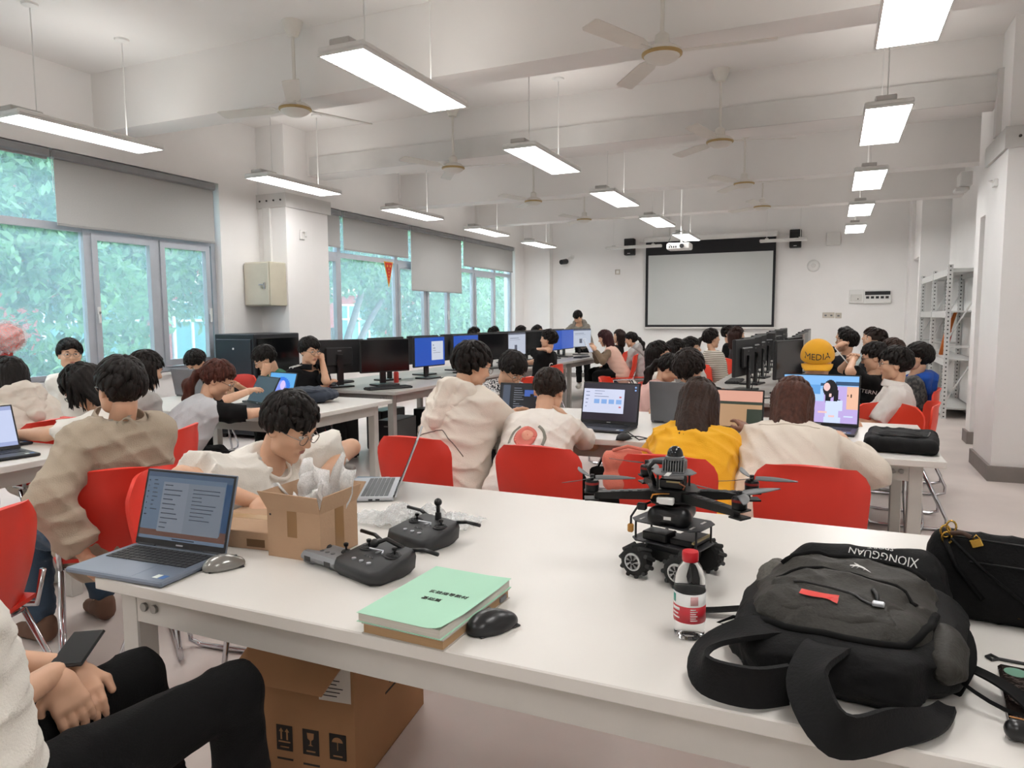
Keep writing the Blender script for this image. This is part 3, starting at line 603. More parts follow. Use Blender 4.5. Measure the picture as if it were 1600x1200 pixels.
# computer towers under the left row
def make_tower():
    t = thing('computer_tower', 't', 'computer'); MB().rbox((-.1, -.22, .012), (.1, .22, .42), .006).build('case', m_tower, t); MB().rbox((-.095, -.228, .03), (.095, -.22, .41), .004).build('front_panel', m_blk2, t)
    for x in (-.08, .08):
        for y in (-.18, .18): MB().cyl((x, y, 0), (x, y, .012), .015, n=8).build('foot', m_blk, t)
    MB().box((-.02, -.232, .36), (.02, -.228, .37)).build('power_button', m_grey, t); return t
_tw = make_tower()
for i, (x, y, rz) in enumerate(((-4.4, 5.62, 0), (-3.85, 5.85, .1), (-4.35, 6.4, 0), (-3.85, 6.6, PI/2))):
    o = _tw if i == 0 else copy_tree(_tw); o.location = (x, y, .0); o.rotation_euler = (0, 0, rz); o['group'] = 'towers under the left row'
    o['label'] = ['black computer tower under the near left corner of the left computer row', 'black computer tower with glowing pink and orange fan under the left row', 'black computer tower behind the first one under the left row', 'black computer tower farthest under the left row'][i]
    if i == 1:
        for x2, c in ((.03, '#ff3ab0'), (.08, '#ff7a2a')): MB().lathe([(.012, .1), (.018, .14), (.012, .19)], 10, (x2, -.235, 0)).build('glowing_fan', glow('fan_glow'+c[1:], c, 3.), o)
    o.location.z = .0
# ================================================================== people: smooth implicit bodies turned into meshes
def _f32(a): return np.asarray(a, dtype=np.float32)
def sdf_eval(prims, lo, hi, vox, noise=None):
    ax = [np.arange(lo[i], hi[i]+vox, vox, dtype=np.float32) for i in range(3)]
    F = np.full([len(a) for a in ax], .2, np.float32)
    def sub(c0, c1, r):
        s = []
        for i in range(3):
            a = int(np.searchsorted(ax[i], min(c0[i], c1[i])-r)); b = int(np.searchsorted(ax[i], max(c0[i], c1[i])+r)); s.append(slice(a, b))
        return s
    for p in prims:
        if p[0] == 'c':
            _, a, b, r1, r2, k = p[:6]; a = np.array(a, float); b = np.array(b, float); m = max(r1, r2)+k+.03
            s = sub(a, b, m); g = np.meshgrid(ax[0][s[0]], ax[1][s[1]], ax[2][s[2]], indexing='ij')
            if g[0].size == 0: continue
            ba = b-a; L = max(ba@ba, 1e-9); t = np.clip(sum((g[i]-a[i])*ba[i] for i in range(3))/L, 0, 1)
            d = np.sqrt(sum((g[i]-a[i]-t*ba[i])**2 for i in range(3)))-(r1+(r2-r1)*t)
            if len(p) > 6 and p[6]:                      # flat cut at the b end
                q = ba/math.sqrt(L); d = np.maximum(d, sum((g[i]-b[i])*q[i] for i in range(3)))
        else:
            _, c, R, rad, k = p[:5]; c = np.array(c, float); m = max(rad)+k+.03
            s = sub(c, c, m); g = np.meshgrid(ax[0][s[0]], ax[1][s[1]], ax[2][s[2]], indexing='ij')
            if g[0].size == 0: continue
            q = [sum((g[i]-c[i])*R[i][j] for i in range(3)) for j in range(3)]
            k0 = np.sqrt(sum((q[j]/rad[j])**2 for j in range(3))); k1 = np.sqrt(sum((q[j]/rad[j]**2)**2 for j in range(3)))
            d = k0*(k0-1)/np.maximum(k1, 1e-6)
        blk = F[s[0], s[1], s[2]]
        if p[0] in 'ce':
            if k > 0: h = np.maximum(k-np.abs(blk-d), 0)/k; F[s[0], s[1], s[2]] = np.minimum(blk, d)-h*h*k*.25
            else: F[s[0], s[1], s[2]] = np.minimum(blk, d)
        else:                                            # 'x': carve an ellipsoid away
            k = abs(k); h = np.maximum(k-np.abs(blk+d), 0)/k; F[s[0], s[1], s[2]] = np.maximum(blk, -d)+h*h*k*.25
    if noise is not None:
        g = np.meshgrid(*ax, indexing='ij'); F = noise(g, F)
    return F, ax
def snet(F, ax, vox):
    """surface nets"""
    S = F < 0
    n = [s-1 for s in F.shape]
    cnt = sum(S[i:i+n[0], j:j+n[1], k:k+n[2]].astype(np.int8) for i in (0, 1) for j in (0, 1) for k in (0, 1))
    act = (cnt > 0) & (cnt < 8); idx = np.argwhere(act)
    if len(idx) == 0: return np.zeros((0, 3)), np.zeros((0, 4), int)
    cid = np.full(act.shape, -1, np.int32); cid[act] = np.arange(len(idx))
    cv = np.stack([F[idx[:, 0]+i, idx[:, 1]+j, idx[:, 2]+k] for i in (0, 1) for j in (0, 1) for k in (0, 1)], 1)
    off = np.array([(i, j, k) for i in (0, 1) for j in (0, 1) for k in (0, 1)], np.float32)
    acc = np.zeros((len(idx), 3), np.float32); c = np.zeros(len(idx), np.float32)
    for a in range(8):
        for b in range(a+1, 8):
            if abs(off[a]-off[b]).sum() != 1: continue
            m = (cv[:, a] < 0) != (cv[:, b] < 0); den = cv[:, a]-cv[:, b]; t = np.where(m, cv[:, a]/np.where(np.abs(den) < 1e-9, 1e-9, den), 0)
            acc += np.where(m[:, None], off[a]+(off[b]-off[a])*t[:, None], 0); c += m
    V = (idx+acc/np.maximum(c, 1)[:, None])*vox+np.array([a[0] for a in ax])
    Q = []
    for d in range(3):
        e1, e2 = (d+1) % 3, (d+2) % 3
        sl0 = [slice(None)]*3; sl1 = [slice(None)]*3; sl0[d] = slice(0, -1); sl1[d] = slice(1, None)
        A = S[tuple(sl0)]; B = S[tuple(sl1)]; ch = np.argwhere(A != B)
        ok = (ch[:, e1] > 0) & (ch[:, e2] > 0) & (ch[:, e1] < n[e1]) & (ch[:, e2] < n[e2]); ch = ch[ok]
        if len(ch) == 0: continue
        inside = A[ch[:, 0], ch[:, 1], ch[:, 2]]
        def cell(u, v): q = ch.copy(); q[:, e1] -= u; q[:, e2] -= v; return cid[q[:, 0], q[:, 1], q[:, 2]]
        q = np.stack([cell(1, 1), cell(0, 1), cell(0, 0), cell(1, 0)], 1); q[~inside] = q[~inside][:, ::-1]; Q.append(q)
    Q = np.concatenate(Q) if Q else np.zeros((0, 4), int); Q = Q[(Q >= 0).all(1)]
    return V, Q
def implicit(prims, vox, noise=None, pad=.03):
    P = []
    for p in prims:
        if p[0] == 'c': P += [np.array(p[1])-max(p[3:5]), np.array(p[1])+max(p[3:5]), np.array(p[2])-max(p[3:5]), np.array(p[2])+max(p[3:5])]
        elif p[0] == 'e': P += [np.array(p[1])-max(p[3]), np.array(p[1])+max(p[3])]
    P = np.array(P); F, ax = sdf_eval(prims, P.min(0)-pad, P.max(0)+pad, vox, noise); return snet(F, ax, vox)
def np_mesh(name, parts, mats, smooth=True):
    """parts: list of (verts, quads/tris array, material index)"""
    vs = []; loops = []; tot = []; mi = []; o = 0
    for V, Q, k in parts:
        if len(V) == 0: continue
        vs.append(V); loops.append((Q+o).ravel()); tot += [Q.shape[1]]*len(Q); mi += [k]*len(Q); o += len(V)
    V = np.concatenate(vs); Lp = np.concatenate(loops); tot = np.array(tot)
    me = bpy.data.meshes.new(name); me.vertices.add(len(V)); me.vertices.foreach_set('co', V.astype(np.float32).ravel()); me.loops.add(len(Lp)); me.loops.foreach_set('vertex_index', Lp.astype(np.int32))
    me.polygons.add(len(tot)); me.polygons.foreach_set('loop_start', np.concatenate([[0], np.cumsum(tot)[:-1]]).astype(np.int32)); me.polygons.foreach_set('loop_total', tot.astype(np.int32))
    for m in mats: me.materials.append(m)
    me.polygons.foreach_set('material_index', np.array(mi, np.int32)); me.polygons.foreach_set('use_smooth', [smooth]*len(tot)); me.update(calc_edges=True); me.validate(); return me
def mb_part(b, k=0):
    """an MB's faces as triangles for np_mesh"""
    T = []
    for f in b.f:
        for i in range(1, len(f)-1): T.append((f[0], f[i], f[i+1]))
    return (np.array([tuple(v) for v in b.v]), np.array(T), k)
def ell_part(c, R, rad, k, n=10, m=7):
    b = MB(); b.sph((0, 0, 0), 1, n, m); V = np.array([tuple(v) for v in b.v])*np.array(rad); R = np.array(R); return (V@R.T+np.array(c), mb_part(b)[1], k)
def rotm(yaw=0, pitch=0, roll=0):
    """columns: right, forward, up of a frame turned by yaw (about Z, + = left), pitch (+ = nod down), roll (+ = tilt to own right)"""
    return np.array((rotz(yaw) @ rotx(-pitch) @ roty(roll)).to_3x3())
def folds(amp, seed, f=36.):
    """thin creases on cloth: warped ridges, each only in some zones"""
    r = np.random.default_rng(seed); n = 5; K = r.normal(size=(n, 3))*np.array([.8, .8, 1.2]); K = K/np.linalg.norm(K, axis=1)[:, None]*f*r.uniform(.7, 1.25, (n, 1)); ph = r.uniform(0, 6, n); G = r.normal(size=(n, 3))*7; M_ = r.normal(size=(n, 3))*8
    def fn(g, F):
        s = 0
        for i in range(n):
            q = np.sin(g[0]*K[i, 0]+g[1]*K[i, 1]+g[2]*K[i, 2]+ph[i]+1.3*np.sin(g[0]*G[i, 0]+g[1]*G[i, 1]+g[2]*G[i, 2])); mk = np.clip(.5+.9*np.sin(g[0]*M_[i, 0]+g[1]*M_[i, 1]+g[2]*M_[i, 2]+ph[i]*2), 0, 1)
            s = s+mk*(1-np.abs(q))**2
        return F-amp*(s-.75)
    return fn
SKINS = {}
def skin(col): return mat('skin_'+col[1:], col, .5, var=.05, scale=14)
m_lip = mat('lips', '#a8685c', .45, var=.05); m_eye = mat('eye_white', '#d8d4cf', .3, var=.02); m_iris = mat('eye_dark', '#1c1512', .2, var=.02)
m_shoe = mat('shoe_white', '#c9c6c0', .6, var=.08)
def hairmat(col): return mat('hair_'+col[1:], col, .5, var=.35, scale=60, stretch=(1, 1, .12), bump=.35, bscale=120, spec=.2)
def cloth(name, col, rough=.9, var=.06, bump=.25):
    if 'cloth_'+name in MATS: return MATS['cloth_'+name]
    dk = sum(lin(col)) < .12; m = mat('cloth_'+name, col, rough, var=var, scale=5, bump=bump, bscale=240, sheen=0 if dk else .1, spec=.25); nt = m.node_tree; N = nt.nodes; L = nt.links; b = N['Principled BSDF']
    nz = N.new('ShaderNodeTexNoise'); nz.noise_type = 'RIDGED_MULTIFRACTAL'; nz.inputs['Scale'].default_value = 5.5; nz.inputs['Detail'].default_value = 2.5; nz.inputs['Distortion'].default_value = .6
    tc = N.new('ShaderNodeTexCoord'); mp = N.new('ShaderNodeMapping'); mp.inputs['Scale'].default_value = (1, 1, 1.7); mp.inputs['Rotation'].default_value = (.5, .4, 0); L.new(tc.outputs['Object'], mp.inputs[0]); L.new(mp.outputs[0], nz.inputs['Vector'])
    bp = N.new('ShaderNodeBump'); bp.inputs['Strength'].default_value = .55; bp.inputs['Distance'].default_value = .018; L.new(nz.outputs[0], bp.inputs['Height']); L.new(b.inputs['Normal'].links[0].from_socket, bp.inputs['Normal']); L.new(bp.outputs[0], b.inputs['Normal']); return m
def ik(S, T, l1, l2, pole):
    S = np.array(S, float); T = np.array(T, float); d = T-S; D = np.linalg.norm(d); D2 = min(D, (l1+l2)*.995); u = d/max(D, 1e-6); T = S+u*D2
    a = (l1*l1-l2*l2+D2*D2)/(2*D2); h = math.sqrt(max(l1*l1-a*a, 0)); p = np.array(pole, float); p = p-u*(p@u); p /= max(np.linalg.norm(p), 1e-6)
    return S+u*a+p*h, T
def unit(v): v = np.array(v, float); return v/max(np.linalg.norm(v), 1e-9)
def hand_prims(w, d, nrm, curl=.5, side=1, sc=1., spread=.12):
    """palm, four fingers and a thumb; d = direction of the hand, nrm = palm normal, side +1 when the thumb lies along +cross(d,nrm)"""
    d = unit(d); nrm = unit(nrm-np.dot(nrm, d)*d); lat = np.cross(d, nrm)*side; P = []; w = np.array(w)
    P.append(('c', w, w+d*.03*sc, .024*sc, .026*sc, .01))
    for q in (-.026, -.009, .009, .026): P.append(('c', w+d*.025*sc+lat*q*.7*sc, w+d*.078*sc+lat*q*sc, .016*sc, .0135*sc, .012))
    for i, (q, L) in enumerate(((.029, .066), (.01, .076), (-.01, .07), (-.028, .056))):
        p = w+d*.08*sc+lat*q*sc; a = curl*.55; dd = unit(d+lat*q*spread*8)
        for s_, (fr, r) in enumerate(((.45, .0098), (.3, .0088), (.25, .0078))):
            v = dd*math.cos(a)+nrm*math.sin(a); e = p+v*L*fr*sc; P.append(('c', p, e, r*sc, r*.93*sc, .004)); p = e; a += curl*.75
    p = w+d*.03*sc+lat*.024*sc; v1 = unit(d*.6+lat*.7+nrm*.35); e = p+v1*.038*sc; P.append(('c', p, e, .014*sc, .0115*sc, .01)); v2 = unit(d*.9+lat*.15+nrm*(.3+.3*curl)); P.append(('c', e, e+v2*.03*sc, .0112*sc, .009*sc, .004))
    return P
def head_prims(Hc, R, fem=0., sc=1.):
    E = lambda c, r, k=.015, t='e': (t, Hc+R@(np.array(c)*sc), R, np.array(r)*sc, k)
    Cc = lambda a, b, r1, r2, k=.012: ('c', Hc+R@(np.array(a)*sc), Hc+R@(np.array(b)*sc), r1*sc, r2*sc, k)
    P = [E((0, -.012, .035), (.077, .096, .093)), E((0, .022, -.02), (.064, .066, .085), .03), Cc((0, .03, -.06), (0, .062-.004*fem, -.1), .047-.004*fem, .023, .03),
         Cc((-.045, .018, -.07), (.045, .018, -.07), .024, .024, .03), Cc((-.036, .066, -.02), (-.05, .035, -.03), .02, .018, .02), Cc((.036, .066, -.02), (.05, .035, -.03), .02, .018, .02),
         Cc((-.03, .079, .03), (.03, .079, .03), .012, .012, .02), Cc((0, .086, .018), (0, .104, -.02), .008, .0115, .01), Cc((-.009, .096, -.024), (.009, .096, -.024), .008, .008, .006),
         ('x', Hc+R@(np.array((-.031, .1, .012))*sc), R, np.array((.02, .015, .011))*sc, .012), ('x', Hc+R@(np.array((.031, .1, .012))*sc), R, np.array((.02, .015, .011))*sc, .012),
         Cc((-.016, .083, -.056), (.016, .083, -.056), .0085, .0085, .008)]
    for s in (-1, 1): P.append(E((s*.078, -.008, -.005), (.011, .019, .03), .008)); P.append(('x', Hc+R@(np.array((s*.088, -.002, -.004))*sc), R, np.array((.006, .01, .016))*sc, .006))
    return P
def face_parts(Hc, R, sc=1.):
    O = []
    for s in (-1, 1):
        O.append(ell_part(Hc+R@(np.array((s*.031, .0835, .011))*sc), R, np.array((.0135, .008, .0062))*sc, 2)); O.append(ell_part(Hc+R@(np.array((s*.031, .0898, .0105))*sc), R, np.array((.006, .0035, .0058))*sc, 3))
    O.append(ell_part(Hc+R@(np.array((0, .0885, -.0535))*sc), R, np.array((.02, .0055, .0035))*sc, 1)); O.append(ell_part(Hc+R@(np.array((0, .0885, -.0605))*sc), R, np.array((.017, .0055, .0042))*sc, 1)); return O
def locks(Hc, R, sc, n, seed, style, length, rad, thick):
    """tapered strands combed from the crown over the skull, tips hanging free"""
    r = np.random.default_rng(seed); crown = unit((.1, -.45, 1.)); e1 = unit(np.cross(crown, (1, 0, 0))); e2 = np.cross(crown, e1)
    if e1[1] < 0: e1 = -e1; e2 = np.cross(crown, e1)                # e1 points to the face
    C0 = np.array((0, -.012, .032)); Rd = np.array((.083, .103, .099))+thick; K = 8
    az = r.uniform(-PI, PI, n); a0 = r.uniform(.05, 1.5, n)**1.0; fr = np.cos(az)                  # +1 front
    side = 1-np.abs(fr); amax = np.where(fr > 0, 1.62-.1*np.abs(fr)+.22*side, 1.9)+(-.0)
    amax = np.where(fr > .55, 1.5+r.normal(size=n)*.2, amax)
    span = r.uniform(.45, .8, n); a1 = np.minimum(a0+span, amax+r.uniform(-.12, .1, n)); a0 = np.minimum(a0, a1-.25)
    V = []; Q = []; o = 0; sg = 3 if n < 150 else 4
    T = np.linspace(0, 1, K); LJ = r.uniform(-.01, .05, n); LT = r.uniform(-.03, .07, n)
    wob = r.normal(size=n)*.16
    pts = np.zeros((n, K, 3)); nor = np.zeros((n, K, 3))
    for i, t in enumerate(T):
        a = a0+(a1-a0)*t; z = az+wob*t*t
        d = np.cos(a)[:, None]*crown+np.sin(a)[:, None]*(np.cos(z)[:, None]*e1+np.sin(z)[:, None]*e2)
        lift = 1.0+.035*np.sin(t*PI)+LJ+.05*np.maximum(LJ-.02, 0)*t+LT*t*t+(.05 if style == 'curly' else .0)*r.uniform(-1, 1, n)*t
        p = C0+d*Rd*lift[:, None]; pts[:, i] = p; nor[:, i] = d
    if length > 0:                                                   # long hair: strands at the sides and back fall past the jaw
        fall = (fr < .35) & (a1 > 1.0); dn = (R.T@np.array((0, 0, -1.)))
        for i, t in enumerate(T):
            ex = np.clip((t-.35)/.65, 0, 1); add = dn[None]*(length*ex*r.uniform(.85, 1.1, n))[:, None]; add[:, :2] += (r.normal(size=(n, 2))*.006+nor[:, i, :2]*(-.02+.02*ex))*ex
            pts[:, i] = np.where(fall[:, None], pts[:, i]*1.0+add, pts[:, i])
    tang = np.gradient(pts, axis=1); tang /= np.maximum(np.linalg.norm(tang, axis=2, keepdims=True), 1e-9)
    b = np.cross(tang, nor); b /= np.maximum(np.linalg.norm(b, axis=2, keepdims=True), 1e-9); nn = np.cross(b, tang)
    prof = np.array([.35, .8, 1, 1, .95, .8, .5, .06])*rad; rr = prof[None]*r.uniform(.7, 1.3, n)[:, None]
    ring = []
    for j in range(sg):
        th = 2*PI*j/sg+.4; ring.append(pts+b*(rr*math.cos(th)*1.5)[..., None]+nn*(rr*math.sin(th)*.6)[..., None])
    P = np.stack(ring, 2)                                            # n,K,sg,3
    P = (P*sc)@R.T+Hc
    base = (np.arange(n)*K*sg)[:, None, None]; kk = (np.arange(K-1)*sg)[None, :, None]; j = np.arange(sg)[None, None]
    q = np.stack([base+kk+j, base+kk+(j+1) % sg, base+kk+sg+(j+1) % sg, base+kk+sg+j], -1).reshape(-1, 4)
    return P.reshape(-1, 3), q
def hair_parts(Hc, R, sc, style, seed, detail, body_back=None):
    """cap + strands; style: short, crop, bob, long, pony, curly, shag"""
    X = lambda c: Hc+R@(np.array(c)*sc)
    th = {'short': .006, 'crop': .0, 'bob': .008, 'long': .01, 'pony': .003, 'curly': .022, 'shag': .01}[style]
    P = [('e', X((0, -.014, .036)), R, (np.array((.083, .102, .099))+th)*sc, .01)]
    fem = style in ('bob', 'long', 'pony', 'shag')
    if style in ('bob', 'shag'):
        L = -.13 if style == 'bob' else -.17
        for s in (-1, 1): P.append(('c', X((s*.066, -.03, .03)), X((s*.072, -.03, L)), .036*sc, .03*sc, .03)); P.append(('c', X((s*.04, -.08, .03)), X((s*.04, -.085, L-.01)), .045*sc, .036*sc, .03))
        P.append(('c', X((0, -.085, .03)), X((0, -.09, L-.02)), .05*sc, .036*sc, .03))
    if style == 'long':
        for s in (-1, 1): P.append(('c', X((s*.066, -.03, .03)), X((s*.085, -.06, -.2)), .036*sc, .034*sc, .03))
        P.append(('c', X((-.03, -.085, .03)), X((-.05, -.13, -.3)), .05*sc, .04*sc, .04)); P.append(('c', X((.03, -.085, .03)), X((.04, -.13, -.27)), .05*sc, .036*sc, .04)); P.append(('c', X((0, -.1, -.1)), X((-.02, -.14, -.36)), .05*sc, .012*sc, .04))
    if style == 'pony':
        pass
    r = np.random.default_rng(seed+5); ph = r.uniform(0, 6, 4)
    def carve(g, F):
        q = [sum((g[i]-Hc[i])*R[i][j] for i in range(3))/sc for j in range(3)]; x, y, z = q
        ang = np.arctan2(x, y+.02)
        if style == 'curly': F = F+.008*np.sin(x*95+ph[0])*np.sin(y*90+ph[1])*np.sin(z*95+ph[2])*2
        else: F = F-.0022*np.sin(ang*26+ph[0]+3*np.sin(z*20))-.0018*np.sin(ang*47+ph[1]+2*np.sin(z*31))
        tail = F if style == 'pony' else None
        hl = .04 if style != 'crop' else .06                                      # fringe height
        F = np.maximum(F, -np.maximum(.045-y, z-hl-.012*np.sin(x*60+ph[2])-.016*np.sin(x*24+ph[0])))       # forehead below the fringe
        F = np.maximum(F, -np.maximum((.012 if not fem else .03)-y, z-(.005 if not fem else .02)))     # cheeks, ears
        if not fem or style == 'pony':
            F = np.maximum(F, -np.maximum(np.maximum(-.03-y, z-.0), .0-np.abs(x)+.06))       # around the ear
            if style != 'pony': F = np.maximum(F, -(z+.075+.2*np.minimum(y+.06, 0)))
            else: F = np.maximum(F, -np.maximum(z+.07, -.1-y))
        return F
    V, Q = implicit(P, .0075*sc if detail else .011, carve)
    parts = [(V, Q, 0)]
    if style == 'pony':
        q0 = X((0, -.1, .02)); bk = -R[:, 1].copy(); bk[2] = 0; bk = unit(bk); D_ = lambda o, z: q0+bk*o+np.array((0, 0, z)); rp_ = np.random.default_rng(seed)
        TP = [('c', q0, D_(.045, -.015), .03*sc, .022*sc, .01), ('c', D_(.045, -.015), D_(.1, -.09), .024*sc, .038*sc, .02), ('c', D_(.1, -.09), D_(.11, -.19), .038*sc, .034*sc, .02), ('c', D_(.11, -.19), D_(.085, -.29), .034*sc, .008*sc, .02)]
        V, Q = implicit(TP, .008 if detail else .012, lambda g, F: F-.003*np.sin(g[0]*170+3*np.sin(g[2]*30))-.003*np.sin(g[1]*150+2*np.sin(g[2]*40))); parts.append((V, Q, 0))
        b = MB(); b.tube([D_(.04, -.012)+np.array((math.cos(a)*.026, math.sin(a)*.026, 0)) for a in np.linspace(0, 2*PI, 13)[:-1]], .006, 6, closed=True); parts.append(mb_part(b))
    n = {2: 330, 1: 170, 0: 60}[detail]
    ln = {'long': .33, 'shag': .2, 'bob': .13}.get(style, 0)
    lv, lq = locks(Hc, R, sc, n, seed, style, ln, .0105 if detail else .015, th); parts.append((lv, lq, 0))
    for s in (-1, 1):
        b = MB(); b.tube([X((s*.014, .0905, .03)), X((s*.03, .092, .036)), X((s*.046, .082, .031))], [.003*sc, .0036*sc, .002*sc], 5); parts.append(mb_part(b))
    return parts
m_wire = mat('glasses_metal', '#9a9692', .25, .8); m_wireb = mat('glasses_black', '#1d1c1c', .3)
def glasses(Hc, R, sc, dark, parent):
    b = MB(); X = lambda c: tuple(Hc+R@(np.array(c)*sc))
    for s in (-1, 1):
        b.tube([X((s*.033+.024*math.cos(a), .104-.004*abs(math.cos(a)), .006+.019*math.sin(a))) for a in np.linspace(0, 2*PI, 13)[:-1]], .0016*sc, 5, closed=True)
        b.tube([X((s*.057, .1, .01)), X((s*.078, .06, .012)), X((s*.083, -.01, .01)), X((s*.08, -.025, -.008))], .0015*sc, 5)
    b.tube([X((-.01, .106, .008)), X((0, .108, .012)), X((.01, .106, .008))], .0015*sc, 5)
    return b.build('glasses', m_wireb if dark else m_wire, parent)
PEOPLE = {}
def person(label, h=None, rz=0., shirt=('white', '#e6e2da'), sleeve=.62, pants=('black', '#17171a'), hair='short', hcol='#1a1513', sk='#d9ab8d', hy=0., hp=0., hr=0., hands=(None, None), curl=.5, gl=0,
           detail=1, fem=0., sc=.95, seat=.52, stand=False, pelvis=None, lean=None, side=0., collar=None, hood=None, loose=.0, hp_off=0., legs=True, sleeve_mat=None, chairlab=None, chairmat=None, poles=(None, None), knees=None, seed=None, fold=.0065, shrug=0., handn=(None, None), chair_rz=None, round_back=.0, shoe=None, hdirs=(None, None)):
    """h: where the middle of the head is in the room; the trunk leans until the head is there"""
    seed = seed if seed is not None else len(PEOPLE)*7+11
    up = .455*sc; nk = .175*sc
    def spine(L):
        s = np.array((math.sin(side), math.sin(L)*math.cos(side), math.cos(L)*math.cos(side))); Ln = L*.75+hp_off
        Pz = np.array((0, 0, seat if not stand else .93*sc)); N = Pz+s*up; hd = np.array((math.sin(side*.6), math.sin(Ln), math.cos(Ln))); return Pz, s, N, N+hd*nk
    if lean is None:
        lo, hi = -.15, 1.35
        for _ in range(30):
            mid = (lo+hi)/2
            if spine(mid)[3][2] > h[2]: lo = mid
            else: hi = mid
        lean = (lo+hi)/2
    P, s, N, Hc = spine(lean)
    Rz2 = np.array(rotz(rz).to_3x3())
    if pelvis is not None: loc = np.array((pelvis[0], pelvis[1], 0.))
    else: q = Rz2@Hc; loc = np.array((h[0]-q[0], h[1]-q[1], 0.))
    t = thing('person', label, 'person', tuple(loc), rz)
    PEOPLE[label] = (t, loc, lean)
    toL = lambda w: Rz2.T@(np.array(w, float)-loc)
    fs = np.array((0, math.cos(lean), -math.sin(lean))); X = np.array((1., 0, 0))
    sw = (.163-.018*fem)*sc; Sh = [N-s*(.045-.02*shrug)*sc+X*sg*sw+fs*.0 for sg in (-1, 1)]; Hp = [P+X*sg*.088*sc for sg in (-1, 1)]
    if knees is None:
        if stand: Kn = [Hp[i]+np.array((0, .02, -.42))*sc for i in (0, 1)]; An = [Kn[i]+np.array((0, -.02, -.42))*sc for i in (0, 1)]
        else: Kn = [Hp[i]+np.array(((-.05, .05)[i], .40*sc, -.03)) for i in (0, 1)]; An = [Kn[i]+np.array((0, .0, -(Kn[i][2]-.085))) for i in (0, 1)]
    else: Kn = [toL(k[0]) for k in knees]; An = [toL(k[1]) for k in knees]
    # arms
    W = []; El = []; hd = []
    for i, sg in enumerate((-1, 1)):
        T = hands[i]
        T = toL(T) if T is not None else Sh[i]+np.array((-sg*.06, .26, -.34))*sc if not stand else Sh[i]+np.array((sg*.06, .1, -.5))*sc
        pole = np.array((sg*.8, -.5, -1.)) if poles[i] is None else np.array(poles[i])
        e, w = ik(Sh[i], T, .275*sc, .25*sc, pole); El.append(e); W.append(w); hd.append(unit(w-e))
    rb = round_back
    torso = lambda g: [('c', P-X*.075*sc, P+X*.075*sc, (.118+g)*sc, (.118+g)*sc, .03), ('c', P+s*.14*sc-X*.062*sc-fs*rb*.3, P+s*.14*sc+X*.062*sc-fs*rb*.3, (.103+g-.008*fem)*sc, (.103+g-.008*fem)*sc, .08), ('c', P+s*.29*sc-X*.078*sc-fs*rb, P+s*.29*sc+X*.078*sc-fs*rb, (.108+g)*sc, (.108+g)*sc, .08), ('c', P+s*.385*sc-X*.1*sc-fs*rb, P+s*.385*sc+X*.1*sc-fs*rb, (.082+g)*sc, (.082+g)*sc, .06),
        ('c', N-s*.0-fs*.012, Sh[0]-X*0, (.05+g*.8)*sc, (.054+g)*sc, .05), ('c', N-fs*.012, Sh[1], (.05+g*.8)*sc, (.054+g)*sc, .05)]
    Rh = rotm(hy, lean*.55+hp, hr)
    headC = Hc
    prims = torso(-.022)+[('c', N-s*.02*sc, headC+Rh@np.array((0, -.025, -.07))*sc, (.054-.008*fem)*sc, (.05-.007*fem)*sc, .02)]
    for i in (0, 1): prims += [('c', Sh[i], El[i], .046*sc, .037*sc, .02), ('c', El[i], W[i], .038*sc, .026*sc, .01)]
    if legs:
        for i in (0, 1): prims += [('c', Hp[i], Kn[i], .07*sc, .05*sc, .02), ('c', Kn[i], An[i], .048*sc, .036*sc, .01), ('c', An[i]+np.array((0, -.03, -.04)), An[i]+np.array((0, .1, -.05)), .026, .022, .01)]
    vox = {2: .0105, 1: .016, 0: .024}[detail]
    V, Q = implicit(prims, vox); parts = [(V, Q, 0)]
    V, Q = implicit(head_prims(headC, Rh, fem, sc), {2: .0055, 1: .0075, 0: .011}[detail]); parts.append((V, Q, 0)); parts += face_parts(headC, Rh, sc)
    for i, sg in enumerate((-1, 1)):
        if hdirs[i] is not None: hd[i] = unit(Rz2.T@np.array(hdirs[i], float))
        c = curl[i] if isinstance(curl, (tuple, list)) else curl
        if c is None: continue
        nr = np.array((-sg*.35, .0, -1.)) if handn[i] is None else Rz2.T@np.array(handn[i])
        if abs(unit(nr)@hd[i]) > .93: nr = np.array((-sg, .2, 0.))
        latv = np.cross(hd[i], unit(nr)); want = np.array((-sg*1., 0, .4)); sd = 1 if latv@want > 0 else -1
        V, Q = implicit(hand_prims(W[i], hd[i], nr, c, sd, sc), {2: .0042, 1: .006, 0: .009}[detail]); parts.append((V, Q, 0))
    skm = skin(sk); link('body', np_mesh('body', parts, [skm, m_lip, m_eye, m_iris]), t)
    # clothes
    g = .008+loose; sm = cloth(*shirt)
    sp = torso(g)+([('c', P-s*.06-X*.08*sc, P-s*.06+X*.08*sc, (.115+g)*sc, (.115+g)*sc, .04)] if not stand else [('c', P-s*.1-X*.08*sc, P-s*.1+X*.08*sc, (.11+g)*sc, (.11+g)*sc, .04)])
    sp += [('c', N-s*.11*sc-fs*(.02+rb), P+s*.02-fs*.005, (.1+g)*sc, (.118+g)*sc, .06), ('c', P+s*.26*sc-X*.08*sc, P-X*.085*sc, (.1+g)*sc, (.115+g)*sc, .05), ('c', P+s*.26*sc+X*.08*sc, P+X*.085*sc, (.1+g)*sc, (.115+g)*sc, .05)]
    arms = []
    for i in (0, 1):
        if sleeve <= 1: arms.append(('c', Sh[i], Sh[i]+(El[i]-Sh[i])*sleeve, (.056+g)*sc, (.054+g*1.4)*sc, .02, True))
        else: arms += [('c', Sh[i], El[i], (.054+g)*sc, (.047+g)*sc, .02), ('c', El[i], El[i]+(W[i]-El[i])*(sleeve-1), (.047+g)*sc, (.036+g)*sc, .02, True)]
